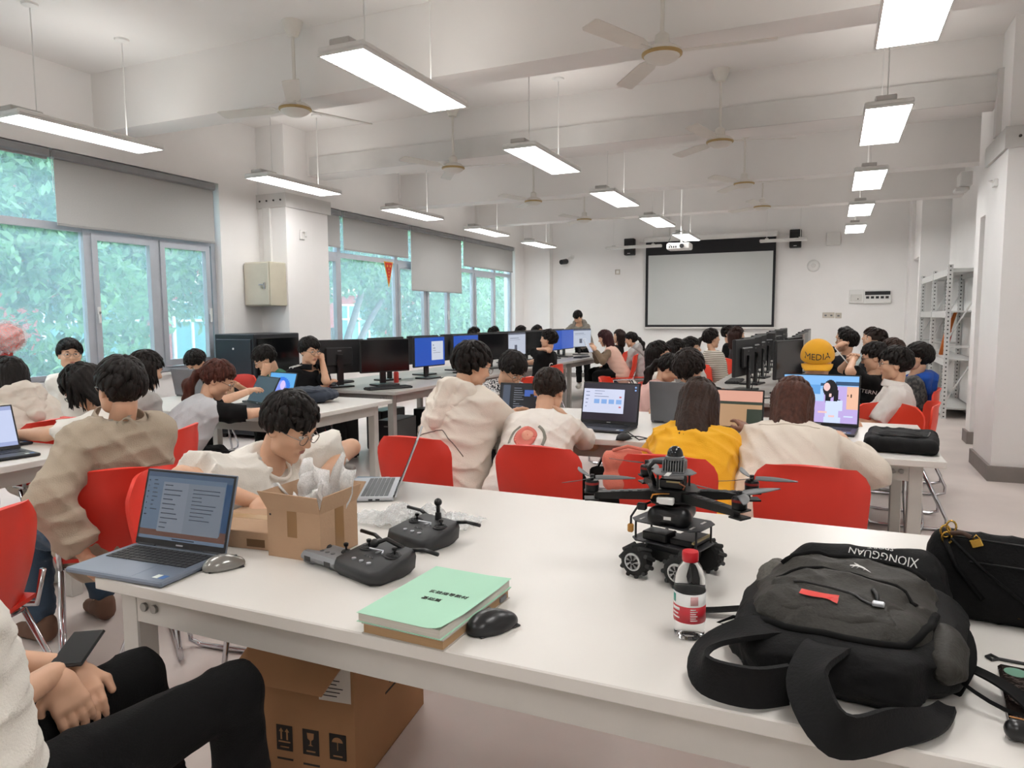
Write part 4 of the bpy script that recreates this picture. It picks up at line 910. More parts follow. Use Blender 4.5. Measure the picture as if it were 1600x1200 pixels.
    ncut = N+s*.012*sc
    fl = folds(fold, seed)
    def shirt_noise(gr, F):
        F = fl(gr, F)
        nd = unit(s*.9+fs*.35); pl = sum((gr[i]-ncut[i])*nd[i] for i in range(3)); rad = np.sqrt(sum((gr[i]-N[i]-fs[i]*.01)**2 for i in range(3)))
        return np.maximum(F, np.where(rad < .12*sc, pl-.004*np.sin(gr[0]*9), -1))
    extra = []
    if hood:    # hood lying on the shoulders
        o1 = .075+g*1.15
        extra += [('c', N-fs*o1*.75+X*sg*.1+s*.01, N-fs*(o1+.05)-s*.19, .045, .03, .03) for sg in (-1, 1)]+[('c', N-fs*(o1+.03)+s*.02, N-fs*(o1+.06)-s*.17, .055, .03, .03), ('c', N-fs*o1-X*.075+s*.03, N-fs*o1+X*.075+s*.03, .038, .038, .03), ('c', N+X*.1+fs*.035-s*.01, N-fs*o1*.8+X*.085+s*.02, .026, .04, .02), ('c', N-X*.1+fs*.035-s*.01, N-fs*o1*.8-X*.085+s*.02, .026, .04, .02)]
    V, Q = implicit(sp+([] if sleeve_mat else arms), vox, shirt_noise)
    so = link('shirt' if not hood else 'jacket', np_mesh('shirt', [(V, Q, 0)], [sm]), t)
    if sleeve_mat:
        V, Q = implicit(arms, vox, fl); link('sleeves', np_mesh('sleeves', [(V, Q, 0)], [cloth(*sleeve_mat)]), t)
    if extra:
        V, Q = implicit(extra, vox*.8, folds(.005, seed+2, 50)); link('hood', np_mesh('hood', [(V, Q, 0)], [cloth(*(hood if isinstance(hood, tuple) else shirt))]), t)
    if collar:
        b = MB(); nd = np.cross(fs, X)
        def col(u, v):
            a = PI*(.1+1.8*u)+PI/2; r_ = (.064+g*.75+.022*v)*sc; c = N+s*(.055-.05*v+g*.35+.016*math.cos(a-PI/2))*sc
            return tuple(c+X*math.cos(a)*r_+fs*math.sin(a)*r_*.95+fs*.004)
        b.surf(col, 20, 4, .006); b.build('collar', cloth(*collar), t, True)
    if sleeve <= 1 and not collar and not hood and detail:
        MB().tube([tuple(N+s*(.016-.012*math.sin(a))*sc+X*math.cos(a)*(.066+g*.3)*sc+fs*(math.sin(a)*(.064+g*.3)+.006)*sc) for a in np.linspace(0, 2*PI, 21)[:-1]], .0075*sc, 7, closed=True).build('neckband', sm, t, True)
    if legs:
        pm = cloth(*pants); pp = [('c', P-X*.08*sc+np.array((0, 0, -.02)), P+X*.08*sc+np.array((0, 0, -.02)), .108*sc, .108*sc, .03)]
        for i in (0, 1): pp += [('c', Hp[i], Kn[i], .092*sc, .072*sc, .03), ('c', Kn[i], An[i]+np.array((0, 0, .02)), .07*sc, .058*sc, .02, True)]
        V, Q = implicit(pp, vox, folds(.007, seed+1)); link('trousers', np_mesh('trousers', [(V, Q, 0)], [pm]), t)
        for i in (0, 1):
            kd = Kn[i]-Hp[i]; kd[2] = 0; kd = unit(kd) if not stand else np.array((0, 1., 0)); a = An[i].copy()
            b = implicit([('c', a+kd*-.035+np.array((0, 0, -.04)), a+kd*.13+np.array((0, 0, -.052)), .042, .033, .02), ('c', a+kd*-.03+np.array((0, 0, .0)), a+kd*.03+np.array((0, 0, -.03)), .044, .04, .02)], .012)
            link('shoe', np_mesh('shoe', [(b[0], b[1], 0)], [shoe or m_shoe]), t)
    if hair: link('hair', np_mesh('hair', hair_parts(headC, Rh, sc, hair, seed, detail), [hairmat(hcol)]), t)
    if gl: glasses(headC, Rh, sc, gl == 2, t)
    pass
    if chairlab: chair(chairlab, loc[0]+Rz2[0, 1]*.02, loc[1]+Rz2[1, 1]*.02, rz if chair_rz is None else chair_rz, chairmat or m_red, 'red stacking chairs' if chairmat is None else CHO)
    R = dict(t=t, loc=loc, Rz=Rz2, head=headC, Rh=Rh, N=N, s=s, fs=fs, P=P, W=W, El=El, Sh=Sh, sc=sc); return R
# ---------------- who sits where
WT_, OFFW = ('white_cotton', '#e8e3da'), ('off_white_cotton', '#e2d9cd')
BLK, JEANS, GREYP, BEIGEP = ('black_cotton', '#0a0a0b'), ('blue_denim', '#3c4d5f'), ('grey_cotton', '#5b5b5e'), ('beige_cotton', '#b9a890')
V3 = lambda *a: np.array(a, float)
A = lambda *a, **k: np.array(at(*a, **k))
# the seated figure at the bottom left, head beyond the frame
p1 = person('person in white T-shirt and black trousers cut off at the bottom left, phone in lap', None, 0., WT_, .92, BLK, pelvis=(-1.405, .665), lean=-.1, seat=.52, detail=2, loose=.008, fold=.009, sc=.94,
    hands=(A(118, 1042, Y=.98), A(84, 1052, Y=.9)), curl=(.6, .4), hdirs=((.5, -.2, -.3), (.45, .1, -.8)), handn=((.3, 0, -1), (-.7, .3, -.5)), poles=((-1, -.3, -.6), (.25, -1, -.4)),
    knees=((V3(-1.48, 1.11, .545), V3(-1.5, 1.2, .09)), (V3(-1.19, 1.13, .56), V3(-1.16, 1.13, .09))))
p2 = person('person in beige jacket with glasses seated sideways at the left table', A(188, 600, X=-2.62), PI/2-.1, ('beige_canvas', '#a89a88'), 1.92, JEANS, detail=2, loose=.03, collar=('beige_canvas', '#a89a88'), gl=1, hy=-.12, hp=.12, fold=.009,
    hands=(A(132, 868, Y=1.7), A(104, 700, Z=.775)), shoe=mat('brown_suede', '#6d5142', .9), chairlab='red chair carrying the person in the beige jacket', chair_rz=.95)
person('dark-haired person in white leaning forward behind the beige jacket', A(132, 606, Y=2.55), PI/2+.5, WT_, .7, BLK, hp=.45, gl=1, detail=1, hair='bob', chairlab='red chair half hidden behind the beige jacket', hands=(V3(-4.1, 2.3, .77), V3(-4.05, 2.4, .77)))
person('person in cream hooded jacket at the left edge facing away', A(14, 592, Y=2.75), PI/2-.1, ('cream_fleece', '#ddd3c6'), 1.9, BLK, hair='shag', detail=2, hood=True, loose=.02, fem=.5, chairlab='red chair of the hooded person at the far left', hands=(V3(-5, 2.35, .77), V3(-5, 2.45, .77)))
person('smiling person in white T-shirt sitting by the window', A(109, 549, X=-5.55), -PI/2, WT_, .7, BLK, hy=-.45, hp=.1, detail=2, gl=1, chairlab='red chair under the smiling person in white at the window', hands=(V3(-5.1, 4.0, .77), V3(-5.05, 3.8, .77)))
person('person in grey hoodie with black bobbed hair seen from behind', A(228, 580, Y=3.25), -.1, ('grey_fleece', '#a7a39f'), 1.9, BLK, hair='bob', detail=2, hood=True, fem=.6, hy=-.2, chairlab='red chair of the person in the grey hoodie with bobbed hair')
person('black-haired head showing over a laptop at the window table', A(307, 567, Y=5.0), PI, BLK, 1.9, BLK, hp=.35, chairlab='red chair behind the window table, mostly hidden')
person('woman with auburn ponytail in grey shirt with black sleeves', A(340, 594, Y=3.38), -.4, ('light_grey_cotton', '#b9b9bc'), .85, BLK, hair='pony', hcol='#4d2a22', fem=1, hy=-.5, hp=.15, detail=2, sleeve_mat=BLK, hands=(A(388, 612, Y=3.85), A(440, 640, Y=3.75)), chairlab='red chair with its back to the camera behind the ponytailed woman', gl=1)
p9 = person('student in green T-shirt with glasses resting cheek on a fist', A(414, 562, Y=5.05), PI-.75, ('green_cotton', '#1f6a4d'), .75, BLK, detail=2, gl=1, hp=.2, hands=(A(412, 586, Y=4.87), A(372, 603, Y=4.85)), curl=(1.5, .5), poles=((.4, .2, -1), None), chairlab='red chair of the student in green')
p10 = person('smiling man in black striped polo leaning cheek on his fist', A(484, 549, Y=5.15), -PI/2-.15, ('black_polo', '#101013'), .8, BLK, detail=2, gl=1, hy=-.1, hands=(A(503, 563, Y=5.25), A(505, 604, Y=5.2)), curl=(1.6, .5), poles=((.3, .5, -1), None), collar=('black_polo', '#101013'), chairlab='red chair of the man in the striped polo')
p11 = person('man in white T-shirt and glasses bending over the open cardboard box', A(452, 668, X=-1.78), -PI/2+.15, WT_, .8, BLK, detail=2, gl=1, hp=.1, hy=-.1, loose=.025, fold=.009, hands=(A(505, 742, Z=.8), A(400, 785, Z=.8)), poles=((-1, -.3, .3), (1, -.6, .5)), hdirs=(None, (.75, -.3, -.3)), chairlab='red chair at the left end of the foreground table behind the person leaning over boxes')
p12 = person('man in cream hooded jacket seen from behind with hand on cheek', A(738, 573, Y=3.48), -.3, ('cream_nylon', '#e6dccf'), 1.92, BEIGEP, detail=2, hood=True, gl=1, hy=-.35, hp=.1, sc=1., seat=.53, loose=.03, fold=.009, hands=(A(790, 650, Y=3.75), A(757, 622, Y=3.56)), poles=(None, (.9, .3, -1)))
p13 = person('man in black and white patterned shirt with glasses looking down', A(800, 578, Y=4.98), -PI/2-.5, ('patterned', '#ddd9d4'), .8, BLK, detail=2, gl=1, hp=.25, collar=('patterned', '#ddd9d4'), chairlab='red chair of the man in the patterned shirt', sc=1.06, hands=(V3(-1.7, 4.6, .77), V3(-1.95, 4.6, .77)))
p14 = person('man in white T-shirt with a round red print on the back', A(858, 612, Y=3.58), 0, ('pale_cotton', '#ece6de'), .75, BLK, hair='crop', hcol='#2a211c', detail=2, hp=.12, hands=(A(835, 690, Y=3.75), A(880, 650, Y=3.58)), poles=(None, (.9, .2, -1)), curl=(.5, .3))
p15 = person('man in black shirt with white lettering on the back, chin on hand', A(857, 528, Y=8.2), PI/2-.1, BLK, .9, BLK, hy=.1, hands=(A(850, 546, Y=8.1), V3(-3.75, 8.3, .77)), curl=(1.2, .5), poles=((-.2, .8, -1), None), chairlab='orange chair of the man with the lettered black shirt', chairmat=m_red2)
p16 = person('person standing bent over at the far end of the left row in a grey jacket', A(903, 496, Y=13.0), PI, ('grey_jacket', '#8d8880'), 1.9, BLK, stand=True, hp=.35, hood=('grey_jacket', '#8d8880'), hands=(V3(-4.5, 12.5, .95), V3(-4.75, 12.5, .95)))
p17 = person('woman with short dark red hair in pink and brown top holding a tablet', A(945, 529, Y=10.7), PI/2+.2, ('pink_knit', '#dcb5a4'), 1.9, BLK, hair='bob', hcol='#3a1d1f', fem=1, sleeve_mat=('brown_knit', '#776451'), hands=(A(930, 547, Y=10.45), A(927, 545, Y=10.65)), chairlab='orange chair of the woman holding a tablet', chairmat=m_red2)
person('woman in black sitting behind the grey hoodie near the screen', A(967, 525, Y=11.7), PI/2+.1, BLK, 1.9, BLK, hair='bob', fem=1, hcol='#2a1d19', chairlab='orange chair of the woman in black behind the grey hoodie', chairmat=m_red2, sc=.9, seat=.49)
person('woman in grey hoodie with black ponytail near the screen', A(986, 531, Y=11.0), PI/2, ('grey_fleece2', '#aaa8a6'), 1.9, JEANS, hair='pony', fem=1, hood=True, chairlab='orange chair of the woman in the grey hoodie', chairmat=m_red2, sc=.9, seat=.49)
person('woman in pink shirt bending over the right computer table', A(1046, 577, Y=5.7), -PI/2+.1, ('pink_shirt', '#e4bab1'), 1.9, BLK, hair='pony', fem=1, hp=.3, detail=2, collar=('pink_shirt', '#e4bab1'), hands=(V3(-.8, 6.1, .77), V3(-.8, 5.75, .77)), chairlab='orange chair at the pink shirt', chairmat=m_red2, fold=.009, sc=.9, seat=.49)
person('dark bobbed head just behind the woman in pink', A(1030, 549, Y=6.15), -PI/2, WT_, 1.9, BLK, hair='bob', fem=1, hp=.1, chairlab='orange chair second from the near end on the left of the right row', chairmat=m_red2, sc=.9, seat=.49)
person('dark-haired woman looking right, second beyond the woman in pink', A(1058, 546, Y=6.85), -PI/2, ('grey_knit', '#8f8c8a'), 1.9, BLK, hair='bob', fem=1, chairlab='orange chair third from the near end on the left of the right row', chairmat=m_red2, sc=.9, seat=.49)
person('pale-faced woman with black hair looking right at her monitor', A(1080, 539, Y=7.5), -PI/2+.05, ('white_knit', '#d8d2cc'), 1.9, BLK, hair='bob', fem=1, chairlab='orange chair fourth from the near end on the left of the right row', chairmat=m_red2, sc=.9, seat=.49)
person('person in striped shirt with hair clip facing the screen', A(1112, 522, Y=9.0), -PI/2+.6, ('striped', '#d9d4cb'), 1.9, BLK, hair='pony', fem=1, hcol='#1d1614', chairlab='orange chair of the person in stripes', chairmat=m_red2)
person('short-haired person tallest among the far heads below the screen', A(1139, 509, Y=11.6), -PI/2-.2, BLK, 1.9, BLK, chairlab='orange chair under the farthest person left of the right row', chairmat=m_red2, detail=0)
person('brown-haired head beside the tallest far head below the screen', A(1152, 517, Y=10.2), -PI/2+.5, ('dark_knit', '#3b3536'), 1.9, BLK, hair='bob', hcol='#35231f', fem=1, chairlab='orange chair beside the farthest person in the right row', chairmat=m_red2, detail=0)
person('person with curly dark hair bent behind the grey laptop lid', A(1077, 578, Y=4.98), PI-.25, BLK, 1.9, BLK, hair='curly', hcol='#221916', hp=.55, detail=2, hands=(V3(-.95, 4.65, .77), V3(-.7, 4.65, .77)), chairlab='red chair behind the curly-haired person')
p23 = person('woman with long dark hair in bright yellow top', A(1092, 634, Y=3.6), .05, ('yellow_knit', '#eeb127'), .62, BLK, hair='long', hcol='#33231c', sk='#8a5a44', fem=1, detail=2, loose=.015, hp=.15, hands=(A(1050, 680, Y=3.8), A(1170, 680, Y=3.75)), poles=(None, (1, .2, -.8)), fold=.009)
p24 = person('person with brown shoulder-length hair in pale beige sweater', A(1238, 634, Y=3.66), -.02, ('beige_knit', '#ddd2c4'), 1.7, BLK, hair='shag', hcol='#4b2d23', fem=.7, detail=2, loose=.03, hp=.2, hands=(A(1195, 690, Y=3.8), A(1320, 690, Y=3.8)), poles=((-1, .2, -.8), (1, .2, -.6)), fold=.009)
p25 = person('person in yellow cap behind the picture laptop', A(1277, 566, Y=5.0), PI, BLK, 1.9, BLK, hp=.15, detail=2, hair='crop', hands=(V3(-.2, 4.65, .77), V3(.1, 4.65, .77)), chairlab='red chair behind the person in the yellow cap')
person('dark head farthest in the right-hand column of people', A(1320, 507, Y=10.4), PI/2, WT_, .8, BLK, detail=0, chairlab='orange chair farthest in the right-hand column', chairmat=m_red2)
pr2 = person('man with glasses in dark jacket resting chin on hand', A(1323, 529, Y=8.3), PI/2, ('dark_jacket', '#24272b'), 1.9, BLK, gl=1, hands=(A(1308, 542, Y=8.15), V3(-.1, 8.4, .77)), curl=(1.2, .5), poles=((-.2, .8, -1), None), chairlab='orange chair of the man with chin on hand', chairmat=m_red2)
person('brown-haired person in pale shirt behind the chin-on-hand man', A(1362, 509, Y=9.7), PI/2, ('pale_blue', '#b9c6c6'), .8, BLK, hcol='#3a2b25', detail=0, chairlab='orange chair second farthest in the right-hand column', chairmat=m_red2)
person('dark brown head right below the brown-haired person', A(1368, 524, Y=8.75), PI/2, ('dark_shirt', '#2c2c30'), .8, BLK, hcol='#2a1f1b', detail=0, chairlab='orange chair third farthest in the right-hand column', chairmat=m_red2)
person('brown-haired head between the man with phone and the blue hood', A(1394, 527, Y=7.5), PI/2, ('dark_shirt', '#2c2c30'), .8, BLK, hcol='#3a2a24', detail=1, chairlab='orange chair fourth farthest in the right-hand column', chairmat=m_red2, sc=.9, seat=.49)
pr5 = person('man with black glasses in black printed T-shirt looking at a phone', A(1367, 548, Y=6.35), PI/2-.05, BLK, .85, BLK, gl=2, hp=.3, detail=2, hands=(A(1333, 563, Y=6.25), A(1330, 560, Y=6.4)), chairlab='orange chair of the man in the black printed shirt', chairmat=m_red2, sc=.9, seat=.49)
pr6 = person('man in white polo shirt with glasses at the near right', A(1398, 570, Y=5.42), PI/2, ('white_polo', '#e6e0db'), .85, BEIGEP, gl=1, detail=2, collar=('white_polo', '#e6e0db'), hands=(V3(.08, 5.32, .7), V3(.08, 5.55, .72)), chairlab='orange chair of the man in the white polo', chairmat=m_red2, sc=.9, seat=.49)
person('man in dark patterned top with bright blue hood', A(1434, 557, Y=6.45), PI/2-.05, ('camo_grey', '#4a4a4b'), 1.9, BLK, hood=('blue_fleece', '#2250a8'), detail=2, chairlab='orange chair of the man with the blue hood', chairmat=m_red2, sc=.9, seat=.49)
for k, (x, y) in enumerate(((742, 521), (773, 519), (815, 516), (840, 510))):
    person(f'dark head barely showing over the window-side monitors, {ORD[k]} from the left', A(x, y, X=-5.15), -PI/2, BLK, 1.9, BLK, detail=0, chairlab=f'red chair hidden behind the window-side monitors, {ORD[k]} from the left')
# ================================================================== laptops, bags and small things
m_silver = mat('silver_aluminium', '#b9bcc2', .35, .6, var=.02); m_sgrey = mat('space_grey_aluminium', '#7b8594', .35, .55, var=.03); m_dkl = mat('dark_laptop', '#26272b', .4, .2); m_key = mat('laptop_key_black', '#1c1d20', .5); m_keyg = mat('laptop_key_grey', '#5c5f63', .5)
def laptop(label, loc, rz, w=.32, d=.215, ang=108, body=m_sgrey, keys=m_key, rects=(), mats=(m_off,), bezel=m_blk, lh=None, sticker=True, group='open laptops'):
    t = thing('laptop', label, 'laptop', loc, rz, group); lh = lh or d*1.0
    MB().rbox((-w/2, -d/2, .002), (w/2, d/2, .016), .004).build('base', body, t)
    b = MB(); n = 14
    kw = (w*.86)/n
    for r in range(6):
        for c in range(n):
            if r == 0 and 3 < c < 9: continue
            b.box((-w*.43+c*kw+.0012, -.0+r*.0165-d*.03, .016), (-w*.43+(c+1)*kw-.0012, -.0+r*.0165-d*.03+.0142, .0178))
    b.box((-w*.43+4*kw+.0012, -d*.03, .016), (-w*.43+9*kw-.0012, -d*.03+.0142, .0178)); o = b.build('keyboard', keys, t); o['kind'] = 'stuff'
    MB().box((-w*.17, -d*.46, .016), (w*.17, -d*.08, .0163)).build('touchpad', body, t)
    if sticker:
        MB().box((w*.34, -d*.4, .016), (w*.39, -d*.3, .0164)).build('sticker', mat('sticker_white', '#dfe6df', .5), t); MB().box((w*.4, -d*.4, .016), (w*.45, -d*.3, .0164)).build('sticker', mat('sticker_blue', '#3f6fae', .5), t)
    for s in (-1, 1): MB().cyl((s*w*.36-.03, d/2+.002, .014), (s*w*.36+.03, d/2+.002, .014), .006, n=8).build('hinge', m_dkl, t)
    for k in (0, 1): MB().box((w/2-.0005, d*.1+k*.025, .005), (w/2+.0005, d*.1+k*.025+.015, .011)).build('port', m_blk, t)
    lid = bpy.data.objects.new('lid', None); 
    b = MB(); b.M = Matrix.Identity(4); b.rbox((-w/2, 0, 0), (w/2, .007, lh), .003); lid = b.build('lid', body, t); lid.location = (0, d/2, .014); lid.rotation_euler = (-math.radians(ang-90), 0, 0)
    MB().box((-w/2+.002, -.0008, .003), (w/2-.002, 0, lh-.002)).build('bezel', bezel, lid)
    s = rects_mesh('display', w-.018, lh-.028, list(rects), list(mats), lid); s.location = (0, -.0014, .02)
    MB().box((-.012, -.0014, .008), (.012, -.0008, .012)).build('logo', m_silver, lid); return t
def lines(x0, x1, z0, z1, n, k, r, frac=.5):
    rr = random.Random(r); O = []
    for i in range(n):
        z = z1-(z1-z0)*(i+.5)/n; O.append((x0, z, x0+(x1-x0)*rr.uniform(frac*.6, 1), z+(z1-z0)/n*.22, k))
    return O
g_mail_bg = glow('mail_desktop', '#4c6079', .5); g_mail = glow('mail_window', '#7e8794', .5); g_mail2 = glow('mail_list', '#878f9c', .5); g_txt = glow('mail_text', '#3d4552', .6); g_brown = glow('mail_sunset', '#6b4a40', .5); g_navy = glow('mail_sky', '#2d4f74', .5)
laptop('blue-grey laptop showing a mail window at the left corner of the foreground table', (-1.628, 1.274, .74), .06, .325, .215, 106, m_sgrey, rects=[(0, 0, 1, .14, 3), (.93, .0, 1, .9, 4), (.93, 0, 1, .2, 3), (.0, .14, .93, .93, 5), (.2, .12, .92, .86, 1), (.2, .12, .5, .86, 2), (0, 0, 1, .05, 5)]+lines(.22, .46, .14, .84, 10, 6, 1)+lines(.56, .88, .3, .8, 9, 6, 2)+lines(.08, .17, .4, .9, 8, 6, 3)+lines(.02, .05, .3, .9, 7, 6, 4)+[(.4, .015, .66, .035, 6)], mats=[g_mail_bg, g_mail, g_mail2, g_brown, g_navy, glow('mail_side', '#6a7c92', .5), g_txt])
laptop('open silver laptop seen from its side with grey keys', (-1.577, 2.188, .74), -1.08, .33, .225, 112, m_silver, m_keyg, mats=[m_off], bezel=m_blk)
g_dk = glow('dark_editor', '#1f2126', .9); g_dk2 = glow('editor_panel', '#4b5566', .8); g_dk3 = glow('editor_text', '#8a919c', .8); g_thumb = glow('editor_thumbs', '#3f5aa0', 1.)
laptop('dark laptop with a dark chat list screen before the cream jacket', (-1.74, 3.95, .74), .05, .34, .23, 104, m_dkl, rects=[(.05, .05, .2, .97, 1), (.5, .62, .95, .82, 3), (.62, .62, .7, .7, 0)]+lines(.28, .5, .05, .9, 12, 2, 5, .3), mats=[g_dk, g_dk2, g_dk3, g_thumb])
g_pur = glow('purple_desktop', '#27222f', .9); g_win = glow('file_window', '#c5cbe2', 1.); g_ic = glow('file_icon', '#7fa4d8', 1.); g_rd = glow('red_icon', '#c0606a', .9)
laptop('dark laptop showing a pale file window beside the red-print T-shirt', (-1.2, 3.95, .74), -.06, .36, .25, 103, m_dkl, rects=[(.0, .2, .75, .85, 1)]+[(.2+k*.135, .45, .3+k*.135, .57, 2) for k in range(4)]+lines(.04, .12, .3, .8, 5, 4, 6)+lines(.2, .55, .6, .82, 3, 4, 7)+[(.66, .62, .7, .66, 3), (.66, .35, .7, .39, 3), (.93, .9, .96, .94, 2), (.93, .82, .96, .86, 2)], mats=[g_pur, g_win, g_ic, g_rd, glow('file_text', '#7d84a0', .9)])
laptop('grey laptop seen from behind its lid in front of the curly hair', (-.8, 4.42, .74), PI-.1, .36, .25, 100, mat('grey_lid', '#77797e', .4, .4), mats=[m_off])
g_sun = glow('sunset_pink', '#d8a08c', .9); g_olv = glow('olive_game', '#3a4238', .8); g_snd = glow('sand_game', '#b28e6c', .9)
laptop('laptop with a sunset game picture half hidden by the yellow top', (-.5, 4.0, .74), -.05, .34, .23, 102, m_dkl, rects=[(0, .7, 1, 1, 1), (0, .62, 1, .7, 2), (.75, 0, 1, .5, 2), (.4, .1, .75, .62, 0)], mats=[g_snd, g_sun, g_olv])
# the picture laptop: a drawn girl in white on a beach
C_ = [glow('beach_sky', '#7fb4ea', 1.), glow('beach_sea', '#5f9ad6', 1.), glow('beach_hill', '#2f4d6e', 1.), glow('beach_sand', '#b9a6dc', 1.), glow('beach_glow', '#e5b59a', 1.), glow('girl_hair', '#15161c', .9), glow('girl_dress', '#c9d6f2', 1.), glow('girl_skin', '#e8c0bd', 1.), glow('foam', '#a9c8f0', 1.)]
RP = [(0, .0, 1, .45, 3), (0, .45, .6, .72, 8), (0, .6, .5, .8, 1), (.55, .45, 1, .78, 3), (.5, .78, .7, .84, 2), (.7, .8, 1, .88, 2), (.85, .3, 1, .78, 4), (0, .0, .3, .5, 8)]
def disc(cx, cz, rx, rz, k, n=7): return [(cx-rx*math.cos(PI/2*i/n), cz+rz*math.sin(PI/2*(i-1)/n) if s > 0 else cz-rz*math.sin(PI/2*i/n), cx+rx*math.cos(PI/2*i/n), cz+rz*math.sin(PI/2*i/n) if s > 0 else cz-rz*math.sin(PI/2*(i-1)/n), k) for i in range(1, n) for s in (1, -1)]
RP += disc(.63, .72, .1, .2, 5)+[(.57, .42, .64, .7, 5), (.68, .36, .74, .7, 5), (.72, .32, .77, .5, 5)]+[(.575, .1, .75, .46, 6), (.73, .26, .8, .48, 6), (.56, .0, .78, .12, 6)]+disc(.585, .76, .045, .09, 7)+[(.62, .55, .65, .62, 7), (.62, .12, .7, .16, 7), (.48, .2, .6, .24, 7), (.82, .13, .94, .16, 6)]
RP += [(.9, .55, .915, .62, 5), (.86, .57, .87, .61, 5)]
laptop('large laptop displaying a drawn girl in white on a beach', (-.06, 4.33, .74), -.1, .42, .27, 100, m_dkl, rects=RP, mats=C_, lh=.3)
laptop('dark laptop cut by the left edge with a pale document screen', (-3.6, 2.02, .74), PI/2-.2, .34, .23, 110, m_dkl, rects=[(0, .1, 1, .9, 1), (.05, .8, .5, .85, 2)]+lines(.1, .6, .2, .75, 6, 2, 9), mats=[glow('doc_blue', '#9aa6cf', .9), glow('doc_white', '#bcc6e4', .95), g_txt])
laptop('second dark laptop behind the pale document one', (-3.95, 2.2, .74), PI/2-.1, .34, .23, 125, m_dkl, group='open laptops')
laptop('black laptop on the window table before the grey hoodie', (-3.95, 3.95, .74), -.35, .34, .23, 118, m_dkl, mats=[glow('dim_screen', '#3a4250', .8)])
laptop('laptop with blue petal wallpaper on the window table', (-4.02, 4.28, .74), -.15, .32, .22, 108, m_dkl, rects=disc(.5, .45, .36, .4, 1)+disc(.5, .4, .22, .3, 2)+disc(.56, .5, .1, .2, 3), mats=[glow('petal_sky', '#5a9fd8', 1.), glow('petal_a', '#2f6fd8', 1.), glow('petal_b', '#7f8fe8', 1.), glow('petal_c', '#cfb8f0', 1.)])
laptop('grey laptop lid in front of the far black-haired head', (-4.9, 4.45, .74), PI, .34, .23, 100, mat('grey_lid'), mats=[m_off])
# ---------------- mice
def mouse(label, x, y, rz, m, z=.74, s=1., group='computer mice', m2=None):
    t = thing('computer_mouse', label, 'mouse', (x, y, z), rz, group)
    V, Q = implicit([('e', (0, 0, .006), np.eye(3), (.03*s, .053*s, .025*s), .01), ('e', (0, -.012*s, .008), np.eye(3), (.027*s, .036*s, .0275*s), .02)], .004, lambda g, F: np.maximum(F, .001-g[2]))
    link('shell', np_mesh('shell', [(V, Q, 0)], [m]), t); MB().box((-.004, .018*s, .02), (.004, .032*s, .0295)).build('wheel', m2 or m_blk, t); MB().rbox((-.026*s, -.045*s, 0), (.026*s, .045*s, .004), .002).build('foot_plate', m_blk, t); return t
mouse('shiny grey mouse right of the mail laptop', -1.433, 1.35, -.55, mat('gloss_grey', '#8f8d88', .2, .4))
mouse('black wireless mouse right of the green book', -.628, 1.3, -.5, s=1.15, m= mat('gloss_black', '#1b1c1e', .3), m2=m_grey)
mouse('black wired mouse on the middle table beside the file-window laptop', -.985, 3.66, -.3, m_blk); MB().tube([(0, .05, .01), (.03, .1, .006), (.09, .09, .004), (.08, .02, .004), (-.02, .12, .004), (-.1, .2, .004)], .003, 6).build('cable', m_blk, bpy.data.objects['computer_mouse.002'], True)
mouse('white mouse under the hand of the beige jacket', -3.47, 2.28, 1.2, m_white); mouse('black mouse under the hand of the striped polo man', -4.28, 5.42, -1.2, m_blk)
# ---------------- cardboard
m_card = mat('cardboard', '#b8977a', .9, var=.06, scale=6, bump=.08, bscale=90); m_card2 = mat('cardboard_dark', '#a27c58', .9, var=.06, scale=6); m_tape = mat('packing_tape', '#96724c', .3, var=.05); m_film = None
def film_mat(name, col, fac):
    m = bpy.data.materials.new(name); m.use_nodes = True; nt = m.node_tree; N = nt.nodes; L = nt.links; b = N['Principled BSDF']; b.inputs['Base Color'].default_value = (*lin(col), 1); b.inputs['Roughness'].default_value = .15
    tp = N.new('ShaderNodeBsdfTransparent'); mx = N.new('ShaderNodeMixShader'); nz = N.new('ShaderNodeTexNoise'); nz.inputs['Scale'].default_value = 40; mr = N.new('ShaderNodeMapRange'); mr.inputs['To Min'].default_value = fac*.5; mr.inputs['To Max'].default_value = fac*1.5
    L.new(nz.outputs[0], mr.inputs[0]); L.new(mr.outputs[0], mx.inputs[0]); L.new(tp.outputs[0], mx.inputs[1]); L.new(b.outputs[0], mx.inputs[2]); L.new(mx.outputs[0], N['Material Output'].inputs[0]); return m
m_film = film_mat('clear_film', '#eef0f0', .3); m_bag = film_mat('milky_bag', '#f0eeec', .75)
t = thing('flat_carton', 'flat closed brown carton behind the mail laptop', 'box', (-1.56, 1.615, .74), .12)
MB().rbox((-.135, -.13, 0), (.135, .13, .052), .002).build('body', m_card, t); MB().box((-.13, -.1305, .012), (-.02, -.13, .034)).build('print', m_card2, t); MB().box((.05, -.1305, .008), (.11, -.13, .03)).build('print', mat('print_brown', '#6f5238', .9), t); MB().box((-.136, -.02, .0521), (.136, .02, .0526)).build('tape', mat('pale_tape', '#b99a72', .3), t)
t = thing('open_carton', 'open brown carton stuffed with white plastic bags', 'box', (-1.312, 1.56, .74), .03); W2, D2, H2 = .088, .085, .132
b = MB(); b.box((-W2, -D2, 0), (W2, D2, .003)); 
for x in (-W2, W2-.003): b.box((x, -D2, 0), (x+.003, D2, H2))
for y in (-D2, D2-.003): b.box((-W2+.003, y, .003), (W2-.003, y+.003, H2))
b.build('body', m_card, t)
